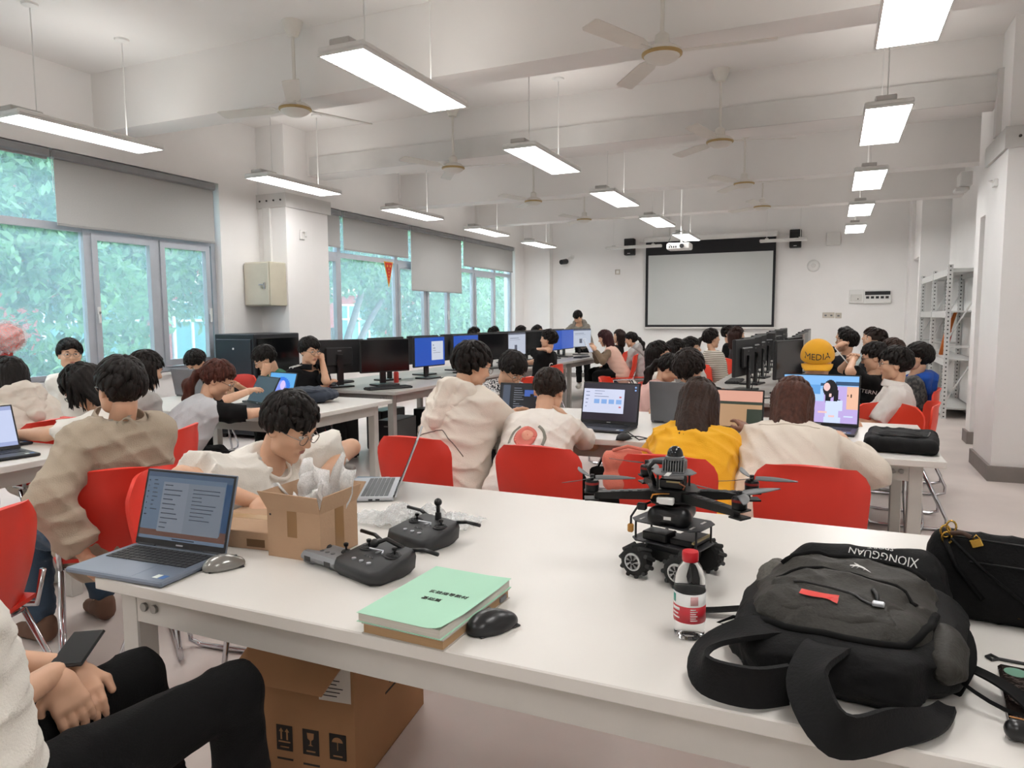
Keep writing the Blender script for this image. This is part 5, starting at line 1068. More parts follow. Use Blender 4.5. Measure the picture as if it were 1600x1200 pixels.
for nm, M in (('flap', tr(0, -D2, H2) @ rotx(.35)), ('flap', tr(0, D2, H2) @ rotz(PI) @ rotx(.5))): b = MB(); b.M = M; b.add([(-W2, 0, 0), (W2, 0, 0), (W2+.004, 0, .05), (-W2-.016, 0, .055), (-W2, .003, 0), (W2, .003, 0), (W2+.004, .003, .05), (-W2-.016, .003, .055)], [(0,1,2,3),(7,6,5,4),(0,4,5,1),(1,5,6,2),(2,6,7,3),(3,7,4,0)]); b.build(nm, m_card, t)
for M in (tr(W2, 0, H2) @ rotz(PI/2) @ rotx(.3), tr(-W2, 0, H2) @ rotz(-PI/2) @ rotx(.4)): b = MB(); b.M = M; b.box((-D2, 0, 0), (D2, .003, .05)); b.build('flap', m_card, t)
MB().box((-.02, -D2-.0006, .06), (.012, -D2, H2)).build('tape', m_tape, t); MB().box((W2, -.02, .0), (W2+.0006, .02, H2)).build('tape', m_tape, t); MB().box((-.08, -D2-.0004, .115), (-.074, -D2, .12)).build('staple', m_blk, t)
for k, (x, y, a, c, h) in enumerate(((-.03, .0, .2, .1, .15), (.005, .02, -.1, .1, .18), (.03, .03, .1, .07, .2), (.0, -.03, .4, .08, .11), (.035, -.02, -.3, .055, .13), (-.075, .03, .9, .045, .13))):
    rr = random.Random(k); b = MB(); b.M = tr(x, y, .06) @ rotz(a) @ roty(rr.uniform(-.15, .35) if k < 5 else -.55)
    b.surf(lambda u, v: ((u-.5)*c*1.1*(1-.2*v), .012*math.sin(u*9+v*5+k)+.006*math.sin(v*14), v*h*(1+.1*math.sin(u*4+k))), 12, 10, .0012); tag(b.build('plastic_bag', m_bag, None, True, loc=(-1.312, 1.56, .74)), ['milky plastic bag bunched at the front left of the open carton', 'milky plastic bag in the middle of the open carton', 'tallest milky plastic bag at the right of the open carton', 'crumpled bag pressed against the front of the open carton', 'low milky bag at the front right of the open carton', 'narrow bag sticking out left of the open carton'][k], 'plastic bag', 'bags in the open carton')
t = thing('crumpled_film', 'crumpled clear plastic film behind the controllers', 'plastic film', (-1.2, 1.86, .742)); 
for k in range(4):
    rr = np.random.default_rng(k+4); ph = rr.uniform(0, 6, 6); b = MB(); b.M = tr(-.12+.09*k, .02*k, 0) @ rotz(.5*k)
    b.surf(lambda u, v: ((u-.5)*.16, (v-.5)*.13, .004+.05*(.6+.4*math.sin(ph[4]+u*3))*max(0, math.sin(u*PI))*max(0, math.sin(v*PI))+.008*math.sin(u*23+ph[0]+3*math.sin(v*9))*math.sin(v*19+ph[1])+.008), 22, 20, .0008); b.build('sheet', m_film, t)
    
t = thing('blue_pouch', 'small flat blue-grey pouch behind the silver laptop', 'pouch', (-1.66, 2.33, .74), .3); MB().rbox((-.07, -.035, 0), (.07, .035, .012), .004).build('body', mat('blue_grey_vinyl', '#6d8196', .3), t); MB().box((.05, -.03, .012), (.065, .03, .013)).build('seal', m_silver, t)
# big carton on the floor under the table
t = thing('large_carton', 'big open cardboard carton with shipping symbols under the foreground table', 'box', (-1.43, 1.84, 0), .14); W2, D2, H2 = .165, .25, .43; m_cd = mat('cardboard_brown', '#9c7350', .9, var=.06, scale=5)
b = MB(); b.box((-W2, -D2, 0), (W2, D2, .005))
for x in (-W2, W2-.005): b.box((x, -D2, 0), (x+.005, D2, H2))
for y in (-D2, D2-.005): b.box((-W2+.005, y, .005), (W2-.005, y+.005, H2))
b.build('body', m_cd, t)
b = MB(); b.M = tr(0, -D2, H2) @ rotx(PI-.62); b.prism([(-W2-.03, 0), (W2, 0), (W2-.04, .005)], 0, .001); b.v = []; b.f = []; b.m = []
b.add([(-W2, 0, 0), (W2, 0, 0), (W2-.06, 0, .13), (-W2-.05, 0, .12), (-W2, .005, 0), (W2, .005, 0), (W2-.06, .005, .13), (-W2-.05, .005, .12)], [(0,1,2,3),(7,6,5,4),(0,4,5,1),(1,5,6,2),(2,6,7,3),(3,7,4,0)]); b.build('flap', m_cd, t)
b = MB(); b.M = tr(W2, 0, H2) @ rotz(PI/2) @ rotx(PI-.25); b.add([(-D2, 0, 0), (D2, 0, 0), (D2-.05, 0, .13), (-D2+.14, 0, .14), (-D2, .005, 0), (D2, .005, 0), (D2-.05, .005, .13), (-D2+.14, .005, .14)], [(0,1,2,3),(7,6,5,4),(0,4,5,1),(1,5,6,2),(2,6,7,3),(3,7,4,0)]); b.build('flap', m_cd, t)
m_lab = mat('label_white', '#cfc8bf', .7); m_ink = mat('print_black', '#26211e', .8)
MB().box((.05, -D2-.001, .27), (W2-.01, -D2, .42)).build('shipping_label', m_lab, t)
for k in range(5): MB().box((.06, -D2-.0015, .285+k*.012), (.11+.01*(k % 3), -D2-.001, .288+k*.012)).build('label_print', m_ink, t)
for k in range(3):
    p = MB().box((-.1+k*.09, -D2-.001, .09), (-.045+k*.09, -D2, .17)).build('shipping_symbol', m_ink, t); x = -.0725+k*.09; y = -D2-.0022; y2 = -D2-.001; m_s = m_cd; b = MB()
    if k == 0:
        for dx in (-.01, .01): b.add([(x+dx-.003, y, .125), (x+dx+.003, y, .125), (x+dx+.003, y, .15), (x+dx+.008, y, .15), (x+dx, y, .162), (x+dx-.008, y, .15), (x+dx-.003, y, .15)], [(0,1,2,3,4,5,6)])
        b.box((x-.02, y, .116), (x+.02, y2, .12))
    elif k == 1: b.prism([(0, 0), (.001, 0), (0, .001)], 0, .0001); b.v = []; b.f = []; b.m = []; b.add([(x-.012, y, .16), (x+.012, y, .16), (x+.01, y, .142), (x+.002, y, .136), (x+.002, y, .124), (x+.009, y, .12), (x-.009, y, .12), (x-.002, y, .124), (x-.002, y, .136), (x-.01, y, .142)], [(0,9,8,7,6,5,4,3,2,1)])
    else: b.add([(x-.018, y, .145)]+[(x-.018*math.cos(a), y, .145+.016*math.sin(a)) for a in np.linspace(.3, 2.84, 7)]+[(x+.018, y, .145)], [tuple(range(9))[::-1]]); b.box((x-.001, y, .12), (x+.001, y2, .146))
    b.box((x-.015, y, .1), (x+.015, y2, .104)); b.build('symbol_mark', m_s, p)
for k in range(3): MB().box((-.1+k*.09, -D2-.001, .06-.004*k), (-.045+k*.09, -D2, .066-.004*k)).build('caption', m_ink, t)
for i in (0, 1):
    for j in (0, 1): MB().box((W2, -.02+i*.036, .22+j*.05), (W2+.001, .012+i*.036, .265+j*.05)).build('window_logo', m_ink, t)
MB().box((W2, -.05, .195), (W2+.001, .07, .202)).build('caption', m_ink, t)
tag(MB().surf(lambda u, v: (-1.48+.2*u, 1.56+.12*v, .432+.03*math.sin(u*7+v*4)*math.sin(v*3)), 12, 8, .002).build('black_plastic_bag', mat('black_film', '#17171a', .25), None, True), 'black plastic poking out of the big carton', 'plastic bag')
# ---------------- books
t = thing('paperback_book', 'thick paperback with pale green cover and black title', 'book', (-.77, 1.318, .7635), -.045); m_green = mat('mint_cover', '#a9d8bd', .6, var=.02); m_paper = mat('paper_pages', '#cfc9c0', .9, stretch=(1, 1, 60), scale=6, var=.1)
MB().box((-.1, -.15, .001), (.099, .15, .019)).build('pages', m_paper, t)
def cov(u, v): return (-.103+.206*u, -.153+.306*v, .0195+.009*max(0, u-.8)**2*25*max(0, .3-v)*3+.004*max(0, v-.8)*max(0, u-.7)*10)
MB().surf(cov, 14, 14, .0006).build('cover', m_green, t); MB().box((-.103, -.153, 0), (.103, .153, .0012)).build('back_cover', m_green, t)
text_mesh('title_lettering', '实验指导教材', .0165, m_ink, t, .0002, tr(.02, .01, .0202)); text_mesh('title_lettering', '基础篇', .0165, m_ink, t, .0002, tr(.0, -.028, .0202))
t = thing('brown_book', 'brown-edged book lying under the green paperback', 'book', (-.765, 1.315, .74), -.03); MB().box((-.095, -.145, .002), (.096, .145, .021)).build('pages', mat('kraft_pages', '#ab8a66', .9, stretch=(1, 1, 60), scale=6), t); MB().box((-.098, -.148, .021), (.099, .148, .0232)).build('cover', mat('grey_cover', '#b7b0a8', .7), t); MB().box((-.098, -.148, 0), (.099, .148, .002)).build('back_cover', mat('grey_cover'), t)
for y in (.02, .1): MB().box((.0965, y, .006), (.1, y+.03, .016)).build('index_tab', m_grey, t)
# ---------------- remote controllers
m_rc = mat('controller_black', '#2b2c2e', .5, var=.08, scale=30); m_rcg = mat('controller_grey', '#85878a', .45)
def sticks(t, xs, y, z, r=.02, hgt=.022):
    for x in xs:
        g = MB()
        g.lathe([(r*1.25, 0), (r*1.25, .002), (r*1.15, .003), (r*.2, .003)], 20, (x, y, z)); gb = g.build('gimbal', m_blk, t, 40)
        for q in (.95, .75, .55): MB().tube([(x+r*q*math.cos(a), y+r*q*math.sin(a), z+.004+.004*(1-q)) for a in np.linspace(0, 2*PI, 17)[:-1]], .0014, 5, closed=True).build('gimbal_ring', m_rc, gb)
        MB().cyl((x, y, z), (x, y, z+hgt*.7), .003, n=8).lathe([(.003, hgt*.6), (.0065, hgt*.75), (.007, hgt), (.004, hgt*1.08)], 10, (x, y, z)).build('stick', m_blk2, gb, 40)
def controller(label, x, y, rz, mount=True):
    t = thing('remote_controller', label, 'controller', (x, y, .74), rz, 'black drone remote controllers'); w, d, h = .092, .075, .05
    pts = [(-w, -d+.02), (-w+.02, -d), (w-.02, -d), (w, -d+.02), (w*.98, d*.4), (w*.8, d), (-w*.8, d), (-w*.98, d*.4)]
    b = MB(); n = len(pts); lay = [(.86, 0), (.97, .012), (1, .03), (.97, h-.004), (.9, h)]
    b.add([(px_*s, py_*s, z+(.012*(py_/d) if z > .02 else 0)) for s, z in lay for px_, py_ in pts], [tuple(range(n))[::-1], tuple(range((len(lay)-1)*n, len(lay)*n))]+[(i*n+j, i*n+(j+1) % n, (i+1)*n+(j+1) % n, (i+1)*n+j) for i in range(len(lay)-1) for j in range(n)]); b.build('shell', m_rc, t, 50)
    sticks(t, (-.052, .052), .022, h+.001)
    for k in range(3): MB().cyl((-.03+k*.03, -.042, h-.012), (-.03+k*.03, -.042, h-.004), .006, n=12).build('button', m_silver, t)
    for k in range(4): MB().box((-.018+k*.01, -.02, h-.004), (-.014+k*.01, -.018, h+.0005)).build('indicator', m_grey, t)
    MB().box((-.004, .005, h), (.004, .025, h+.004)).build('switch', m_silver, t)
    for s in (-1, 1): a = MB().tube([(s*.06, d-.005, h+.006), (s*.1, d+.005, h+.012), (s*.155, d+.0, h+.014)], .0055, 8).build('antenna', m_blk2, t, True)
    if mount: MB().cyl((.005, d-.02, h), (.005, d-.02, h+.03), .011, .009, n=12).cyl((.005, d-.02, h+.03), (.005, d-.02, h+.052), .006, n=10).sph((.005, d-.02, h+.06), .012, 12, 8).build('ball_mount', m_blk2, t, 50)
    else: MB().tube([(.04, d-.01, h+.006), (.0, .04, h+.03), (-.02, .02, h+.02)], .006, 8).sph((-.022, .018, h+.02), .012, 10, 8).build('ball_mount', m_blk2, t, 50)
    MB().tube([(-.02, .0, h+.012), (.02, .012, h+.01), (.03, .0, h+.008)], .0025, 6).build('key_clip', m_silver, t); return t
controller('black remote controller in front, touching the grey one, ball arm folded', -1.045, 1.472, -.3, False)
controller('black remote controller behind with upright ball mount', -1.06, 1.735, -.3, True)
t = thing('grey_controller', 'small grey remote controller in front of the open carton', 'controller', (-1.195, 1.487, .74), -.22); w, d = .075, .048
b = MB(); b.rbox((-w, -d, .008), (w, d, .034), .01); b.rbox((-w, -d*.8, 0), (-w+.045, d*.8, .012), .006); b.rbox((w-.045, -d*.8, 0), (w, d*.8, .012), .006); b.build('shell', m_rcg, t); sticks(t, (-.04, .04), .018, .034, .011, .024)
for k in range(3): MB().cyl((-.022+k*.022, -.012, .034), (-.022+k*.022, -.012, .036), .006, n=12).build('button', m_grey, t)
for x in (-.05, .03): MB().box((x, -d-.0008, .013), (x+.024, -d, .026)).build('slot', m_blk2, t)
# ---------------- bottle
m_pet = bpy.data.materials.new('clear_plastic'); m_pet.use_nodes = True; _b = m_pet.node_tree.nodes['Principled BSDF']; _b.inputs['Transmission Weight'].default_value = 1; _b.inputs['Roughness'].default_value = .04; _b.inputs['IOR'].default_value = 1.17; _b.inputs['Base Color'].default_value = (.97, .98, .98, 1)
t = thing('water_bottle', 'small clear water bottle with red cap and red and white label', 'bottle', (-.245, 1.43, .74), 0)
pf = [(.012, .004), (.027, 0), (.0305, .006), (.031, .014), (.0295, .024), (.0315, .034), (.0315, .098), (.031, .104), (.0312, .112), (.029, .128), (.022, .146), (.0155, .156), (.0135, .16), (.0135, .163)]
MB().lathe(pf, 36).build('bottle_body', m_pet, t, True)
b = MB(); b.lathe([(.0152, .156), (.0165, .158), (.0165, .174), (.0155, .1765), (.004, .177)], 28).build('cap', mat('red_cap', '#c8202b', .35), t, 40)
rr_ = .0321
def lab(z0, z1, m, nm, a0=0, a1=2*PI, r=rr_, n=40): return MB().surf(lambda u, v: (r*math.cos(a0+(a1-a0)*u), r*math.sin(a0+(a1-a0)*u), z0+(z1-z0)*v), n, 1, .0003).build(nm, m, t, True)
lab(.036, .096, mat('label_clear_white', '#e4e4e2', .4), 'label'); lab(.036, .07, mat('label_red', '#bf2a35', .4), 'label_band', r=rr_+.0002); lab(.0965, .0985, m_blk, 'label_edge')
lab(.075, .092, mat('label_teal', '#3a9d8c', .4), 'label_emblem', -2.75, -2.4, rr_+.0003, 6); lab(.074, .092, mat('label_pink', '#d9a8a8', .4), 'label_box', -1.35, -.85, rr_+.0003, 8)
for k in range(6): lab(.042+k*.0045, .0438+k*.0045, m_white, 'label_print', -1.35, -.9-.1*(k % 2), rr_+.0004, 8)
for k in range(3): lab(.044+k*.008, .047+k*.008+(.003 if k == 2 else 0), m_white, 'label_print', -2.7, -2.05-.1*(k % 2), rr_+.0004, 8)
# ================================================================== the flying rover
m_cf = mat('carbon_black', '#0c0c0d', .4, .1, var=.15, scale=60); m_prop = mat('prop_grey', '#5d5e60', .45); m_motor = mat('motor_black', '#1a1a1c', .35, .4); m_plateg = mat('plate_dark_grey', '#3c3d40', .45, .2)
t = thing('drone_rover', 'black four-propeller drone mounted on a wheeled robot car', 'drone', (-.352, 1.79, .74), 0)
RB = -.3; B_ = rotz(RB)
for sx in (-1, 1):
    for sy in (-1, 1):
        cx, cy = sx*.06+.012, sy*.074-.02; b = MB(); b.M = B_ @ tr(cx, cy, .042) @ rotx(PI/2); b.lathe([(.03, -.019), (.037, -.015), (.037, .015), (.03, .019)], 20); wh = b.build('wheel', mat('tyre_black', '#151515', .8), t)
        b = MB(); b.M = B_ @ tr(cx, cy-.0205*(1 if sy < 0 else -1), .042) @ rotx(PI/2); b.lathe([(.0225, -.002), (.0225, .002), (.019, .0028), (.019, -.001)], 20); hub = b.build('rim', mat('rim_silver', '#c9cacc', .3, .7), wh, 40)
        b = MB(); b.M = B_ @ tr(cx, cy-.0205*(1 if sy < 0 else -1), .042) @ rotx(PI/2)
        for k in range(7): a = 2*PI*k/7; b.add([(.006*math.cos(a), .006*math.sin(a), .0034), (.018*math.cos(a+.3), .018*math.sin(a+.3), .0034), (.0175*math.cos(a+.75), .0175*math.sin(a+.75), .0034), (.007*math.cos(a+.7), .007*math.sin(a+.7), .0034)], [(0, 1, 2, 3), (3, 2, 1, 0)])
        b.cyl((0, 0, -.002), (0, 0, .004), .0035, n=8); b.build('rim_slots', m_blk, wh)
        for k in range(10):
            a = 2*PI*k/10; b = MB(); b.M = B_ @ tr(cx, cy, .042) @ roty(a); q = .6 if sx*sy > 0 else -.6
            b.cyl((-.007*q*2, -.017, .0375), (.007*q*2, .017, .0375), .0055, .0055, n=8); b.build('roller', mat('roller_rubber', '#222222', .7), wh)
P_ = lambda z0, z1, w, d, m, nm, c=.02, rot=RB, par=t: (lambda b: (setattr(b, 'M', rotz(rot)), b.prism([(-w, -d+c), (-w+c, -d), (w-c, -d), (w, -d+c), (w, d-c), (w-c, d), (-w+c, d), (-w, d-c)], z0, z1), b.build(nm, m, par))[2])(MB())
P_(.04, .066, .062, .06, m_cf, 'chassis'); P_(.078, .081, .095, .06, m_plateg, 'lower_plate'); P_(.128, .131, .095, .06, m_plateg, 'upper_plate'); P_(.066, .078, .05, .05, m_blk, 'gear_housing', .005)
b = MB(); b.M = B_; b.rbox((-.06, -.052, .084), (.01, .0, .106), .003); b.build('control_box', m_blk2, t); b = MB(); b.M = B_; b.rbox((.015, -.045, .083), (.08, .05, .1), .004); b.build('computer_board', m_motor, t)
b = MB(); b.M = B_; b.box((.076, -.045, .095), (.082, .05, .1)); b.build('circuit_edge', mat('pcb_gold', '#a8966a', .5), t)
for sx in (-1, 1):
    for sy in (-1, 1): b = MB(); b.M = B_; b.cyl((sx*.085, sy*.04, .081), (sx*.085, sy*.04, .128), .0028, n=8); b.build('standoff', m_blk, t); b = MB(); b.M = B_; b.box((sx*.07-.003, sy*.03-.014, .1312), (sx*.07+.003, sy*.03+.01, .1318)); b.build('plate_slot', m_white, t)
# battery
V, Q = implicit([('c', (-.03, -.045, .155), (.03, -.045, .155), .02, .02, .01), ('c', (-.028, .03, .158), (.028, .03, .158), .019, .019, .01), ('c', (-.03, -.045, .15), (-.028, .03, .153), .021, .02, .02), ('c', (.03, -.045, .15), (.028, .03, .153), .021, .02, .02)], .004)
bt = link('battery', np_mesh('battery', [(V, Q, 0)], [m_motor]), t); MB().rbox((-.03, -.0675, .142), (.03, -.063, .166), .008).build('battery_face', m_blk2, bt); MB().box((-.01, -.0682, .15), (.008, -.0675, .158)).build('battery_label', m_white, bt)
MB().tube([(-.05, -.02, .18), (-.085, -.03, .165), (-.1, -.035, .14), (-.1, -.036, .12)], .003, 6).build('power_lead', m_blk, t, True); MB().rbox((-.108, -.043, .1), (-.093, -.03, .122), .003).build('power_plug', mat('amber_plug', '#b8823a', .5), t); MB().rbox((-.085, -.04, .16), (-.06, -.025, .178), .003).build('connector', m_blk2, t)
# airframe
P_(.186, .19, .06, .05, m_cf, 'bottom_deck', .012, .35); P_(.214, .218, .06, .05, m_cf, 'top_deck', .012, .35); P_(.19, .214, .045, .035, m_blk, 'flight_stack', .004, .35)
MB().rbox((-.03, -.062, .186), (.012, -.045, .203), .002).build('white_module', m_white, t); MB().tube([(-.045, -.05, .196), (-.04, -.058, .208), (-.02, -.058, .213), (.0, -.05, .213)], .0022, 6).build('orange_wire', mat('orange_wire', '#d08a2c', .5), t, True)
for k, (dx, dy, L) in enumerate(((-.93, -.36, .2), (-.56, .83, .185), (.93, .36, .19), (.84, -.54, .2))):
    a = math.atan2(dy, dx); b = MB(); b.M = rotz(a); b.add([(.04, -.014, .188), (.04, .014, .188), (.04, .014, .212), (.04, -.014, .212), (L, -.011, .19), (L, .011, .19), (L, .011, .206), (L, -.011, .206)], [(0,3,2,1),(4,5,6,7),(0,1,5,4),(1,2,6,5),(2,3,7,6),(3,0,4,7)]); arm = b.build('arm', m_cf, t)
    b = MB(); b.M = rotz(a); b.box((L-.01, -.018, .186), (L+.025, .018, .19)); b.box((L-.01, -.018, .204), (L+.025, .018, .208)); b.build('motor_mount', m_cf, arm)
    for q in range(5): b = MB(); b.M = rotz(a); b.box((.06+q*.022, -.008, .2118-.0008*q), (.07+q*.022, .008, .2126-.0008*q)); b.build('arm_cutout', m_plateg, arm)
    mx, my = math.cos(a)*(L+.006), math.sin(a)*(L+.006)
    mo = MB().lathe([(.016, .208), (.0175, .21), (.0175, .232), (.015, .236), (.004, .236), (.004, .246)], 18, (mx, my, 0)).build('motor', m_motor, t, 40); MB().lathe([(.0178, .225), (.0179, .226), (.0179, .23), (.0178, .231)], 18, (mx, my, 0)).build('motor_winding', mat('motor_red', '#8e2a26', .4, .4), mo)
    for s in range(3):
        th = s*2*PI/3+k*.9+.3
        def bl(u, v, th=th): r = .008+.1*u; wd = .026*(.35+1.3*u*(1-u)+.3*(1-u))*(1-.5*u**6); lv = (v-.5)*wd; sw = -.02*u*u; return (mx+r*math.cos(th)-(lv+sw)*math.sin(th), my+r*math.sin(th)+(lv+sw)*math.cos(th), .243+lv*.35*(1-.5*u)+.004*u)
        MB().surf(bl, 12, 3, .0014).build('propeller_blade', m_prop, mo, True)
    MB().cyl((mx, my, .238), (mx, my, .25), .0055, n=10).build('prop_hub', m_blk, mo)
# upper deck, electronics and lidar
P_(.256, .2585, .052, .042, mat('plate_mid_grey', '#77787b', .4, .4), 'sensor_plate', .02, .5)
for sx in (-1, 1):
    for sy in (-1, 1): MB().cyl((sx*.034, sy*.03, .218), (sx*.034, sy*.03, .256), .0028, n=8).build('standoff', m_blk, t)
MB().rbox((-.03, -.03, .219), (.03, .03, .244), .003).build('compute_module', m_blk2, t); MB().box((-.012, -.0315, .236), (.022, -.03, .24)).build('gold_connector', mat('pcb_gold'), t); MB().tube([(.02, -.03, .236), (.035, -.034, .23), (.03, -.034, .222)], .002, 6).build('wire', mat('copper_wire', '#9a5a3a', .4), t)
MB().rbox((-.012, -.06, .2585), (.0, -.02, .26), .0005).build('white_strip', m_white, t)
m_lid = mat('lidar_grey', '#6b6c6e', .4, .4); ld = MB().rbox((-.028, -.024, .259), (.03, .026, .262), .001).rbox((-.028, -.006, .262), (.03, .026, .29), .004).build('lidar_housing', m_lid, t)
for k in range(9): MB().add([(-.0255+k*.0065, -.022, .262), (-.0225+k*.0065, -.022, .262), (-.0225+k*.0065, -.006, .262), (-.0255+k*.0065, -.006, .262), (-.0255+k*.0065, -.016, .289), (-.0225+k*.0065, -.016, .289), (-.0225+k*.0065, -.006, .289), (-.0255+k*.0065, -.006, .289)], [(0,3,2,1),(4,5,6,7),(0,1,5,4),(1,2,6,5),(2,3,7,6),(3,0,4,7)]).build('cooling_fin', m_lid, ld)
MB().lathe([(.024, .289), (.024, .297), (.021, .299)], 20, (.002, .004, 0)).build('lidar_collar', m_lid, t, 40); MB().sph((.002, .004, .3), (.0205, .0205, .024), 20, 10).build('lidar_dome', mat('dome_black', '#10151a', .05), t, True)
MB().tube([(-.025, .0, .28), (-.05, .0, .28), (-.065, .005, .262), (-.05, .01, .22)], .006, 8).build('lidar_cable', m_blk, t, True); MB().tube([(-.055, .005, .262), (-.06, .0, .24), (-.04, .0, .21)], .0035, 6).build('signal_cable', m_blk2, t, True)
# ================================================================== bags
m_bpk = mat('backpack_black', '#0d0d0e', .75, var=.12, scale=60, bump=.15, bscale=200, spec=.25); m_bpg = mat('backpack_charcoal', '#33312d', .6, var=.14, scale=90, bump=.2, bscale=180, spec=.3); m_web = mat('webbing_black', '#090909', .85, spec=.2, var=.1, scale=150)
t = thing('backpack', 'large black and charcoal backpack lying on the foreground table', 'backpack', (.045, 1.5, .74), -.12)
def bodyn(seed, amp):
    f_ = folds(amp, seed, 55)
    return lambda g, F: np.maximum(f_(g, F), .002-g[2])
def blob(nm, prims, m, vox=.007, seed=3, amp=.006, par=t):
    V, Q = implicit(prims, vox, bodyn(seed, amp)); return link(nm, np_mesh(nm, [(V, Q, 0)], [m]), par, None)
I3 = np.eye(3); Rt = lambda a, b=0: np.array((rotx(a) @ roty(b)).to_3x3())
bk_ = blob('back_compartment', [('e', (.0, .03, .045), I3, (.19, .25, .055), .03), ('c', (-.09, .225, .085), (.12, .225, .095), .048, .052, .05), ('c', (-.09, .225, .04), (.12, .225, .04), .045, .05, .05), ('c', (.15, .1, .055), (.15, -.12, .045), .05, .045, .05), ('c', (-.14, .1, .045), (-.15, -.14, .04), .045, .04, .05), ('c', (-.1, -.2, .045), (.09, -.2, .045), .045, .045, .05)], m_bpk, .006, 4, .004)
mc_ = blob('main_compartment', [('e', (.0, -.01, .085), Rt(.08), (.165, .19, .055), .03), ('c', (-.09, .08, .098), (.1, .08, .1), .034, .036, .05), ('c', (-.1, -.1, .085), (.1, -.11, .08), .045, .04, .05)], m_bpg, .006, 5, .005)
fp = blob('front_pocket', [('e', (-.01, -.07, .112), Rt(.2), (.125, .09, .034), .03), ('c', (-.09, -.11, .105), (.07, -.125, .095), .027, .027, .03), ('c', (-.08, -.02, .122), (.08, -.02, .122), .02, .02, .03)], m_bpg, .005, 8, .005)
sm_ = blob('side_mesh_pocket', [('e', (-.15, .11, .07), I3, (.04, .085, .04), .02)], mat('mesh_grey', '#55524c', .8, var=.3, scale=160), .007, 9, .004)
sp_ = blob('side_pocket', [('e', (.165, -.08, .06), I3, (.04, .1, .045), .02)], m_bpg, .007, 10, .005)
bpy.context.view_layer.update()
def drop(x, y, off=.002, objs=None):
    """height of the bag's surface above a point"""
    best = (0., Vector((0, 0, 1)))
    for o in objs or (bk_, mc_, fp, sm_, sp_):
        ok, q, n, _ = o.ray_cast(Vector((x, y, .5)), Vector((0, 0, -1)))
        if ok and q.z > best[0]: best = (q.z, n)
    return Vector((x, y, best[0]))+best[1]*off
def draped(o, M2):
    for v in o.data.vertices: p = M2 @ Vector((v.co.x, v.co.y, 0)); v.co = drop(p.x, p.y, .004+max(0, v.co.z))
    return o
def seam(nm, pts, r, m, n=16):
    P = [Vector((*p, 0)) for p in pts]; k = len(P)-1; out = []
    for i in range(n+1):
        s_ = i/n*k; a = min(int(s_), k-1); f_ = s_-a; p0, p1, p2, p3 = P[max(a-1, 0)], P[a], P[a+1], P[min(a+2, k)]
        p = .5*((2*p1)+(p2-p0)*f_+(2*p0-5*p1+4*p2-p3)*f_*f_+(3*p1-p0-3*p2+p3)*f_**3); out.append(drop(p.x, p.y, r*.3))
    return MB().tube(out, r, 7).build(nm, m, t, True)
def ribbon(nm, pts, w, th, m, par=t, ups=None):
    pts = [Vector(p) for p in pts]; k = len(pts)-1; ups = [Vector(u) for u in (ups or [(0, 0, 1)]*(k+1))]
    def fn(u, v):
        s = u*k; i = min(int(s), k-1); f_ = s-i; p0, p1, p2, p3 = pts[max(i-1, 0)], pts[i], pts[i+1], pts[min(i+2, k)]
        p = .5*((2*p1)+(p2-p0)*f_+(2*p0-5*p1+4*p2-p3)*f_*f_+(3*p1-p0-3*p2+p3)*f_**3); d = (p2-p0).lerp(p3-p1, f_).normalized(); s_ = d.cross(ups[i].lerp(ups[i+1], f_)); s_ = s_.normalized() if s_.length > .05 else Vector((1, 0, 0)); return p+s_*((v-.5)*(w(u) if callable(w) else w))+d.cross(s_)*(.003*math.sin(v*PI))
    return MB().surf(fn, k*6, 8, th).build(nm, m, par, 40)
U1 = (-.6, -.4, .7); U2 = (-.7, -.7, .15); U3 = (.3, -.95, .1)
ribbon('shoulder_strap', [(-.07, -.15, .075), (-.13, -.205, .085), (-.195, -.26, .06), (-.185, -.325, .042), (-.11, -.33, .04), (-.06, -.28, .036)], .068, .009, m_bpk, ups=[(0, 0, 1), (-.2, -.3, 1), U1, U2, U3, U3])
ribbon('shoulder_strap', [(.0, -.19, .075), (-.01, -.25, .09), (-.02, -.33, .07), (.03, -.385, .03), (.1, -.325, .03), (.15, -.26, .022), (.17, -.19, .014)], lambda u: .07 if u < .5 else .07-.08*(u-.5), .009, m_bpk, ups=[(0, 0, 1), (-.1, -.3, 1), (-.3, -.8, .4), (.2, -.95, .2), (.4, -.8, .4), (.2, -.5, .9), (0, 0, 1)])
ribbon('webbing_strap', [(-.14, .06, .03), (-.2, .035, .022), (-.27, .01, .012), (-.32, .005, .005)], .03, .002, m_web)
ribbon('webbing_strap', [(.16, -.02, .03), (.23, -.07, .03), (.27, -.12, .03), (.31, -.17, .015), (.35, -.15, .012)], .03, .003, m_web); blob('strap_buckle', [('c', (.26, -.215, .018), (.31, -.195, .016), .016, .013, .01)], m_blk2, .005, 2, 0)
seam('zip_piping', [(-.14, -.15), (-.08, -.19), (.05, -.19), (.125, -.14), (.15, -.03)], .007, m_web); seam('zip_piping', [(-.085, -.075), (-.02, -.085), (.06, -.11)], .0028, m_blk2); seam('zip_piping', [(-.13, .06), (-.06, .1), (.04, .11), (.13, .08)], .006, m_web); seam('zip_piping', [(-.125, -.03), (-.04, -.0), (.05, -.0), (.12, -.04)], .004, m_web)
q = drop(.062, -.108); MB().tube([q, q+Vector((-.004, .02, .012)), q+Vector((-.012, .042, .012))], [.003, .004, .004], 7).build('zip_pull', m_blk2, t, True); MB().rbox(tuple(q-Vector((.01, .007, .001))), tuple(q+Vector((.01, .007, .007))), .002).build('zip_slider', m_silver, t)
b = MB(); b.surf(lambda u, v: ((u-.5)*.066, (v-.5)*.017, 0), 10, 3, .0025); draped(b.build('red_tag', mat('red_tag', '#d8352b', .5), t), tr(-.035, -.118, 0) @ rotz(-.12))
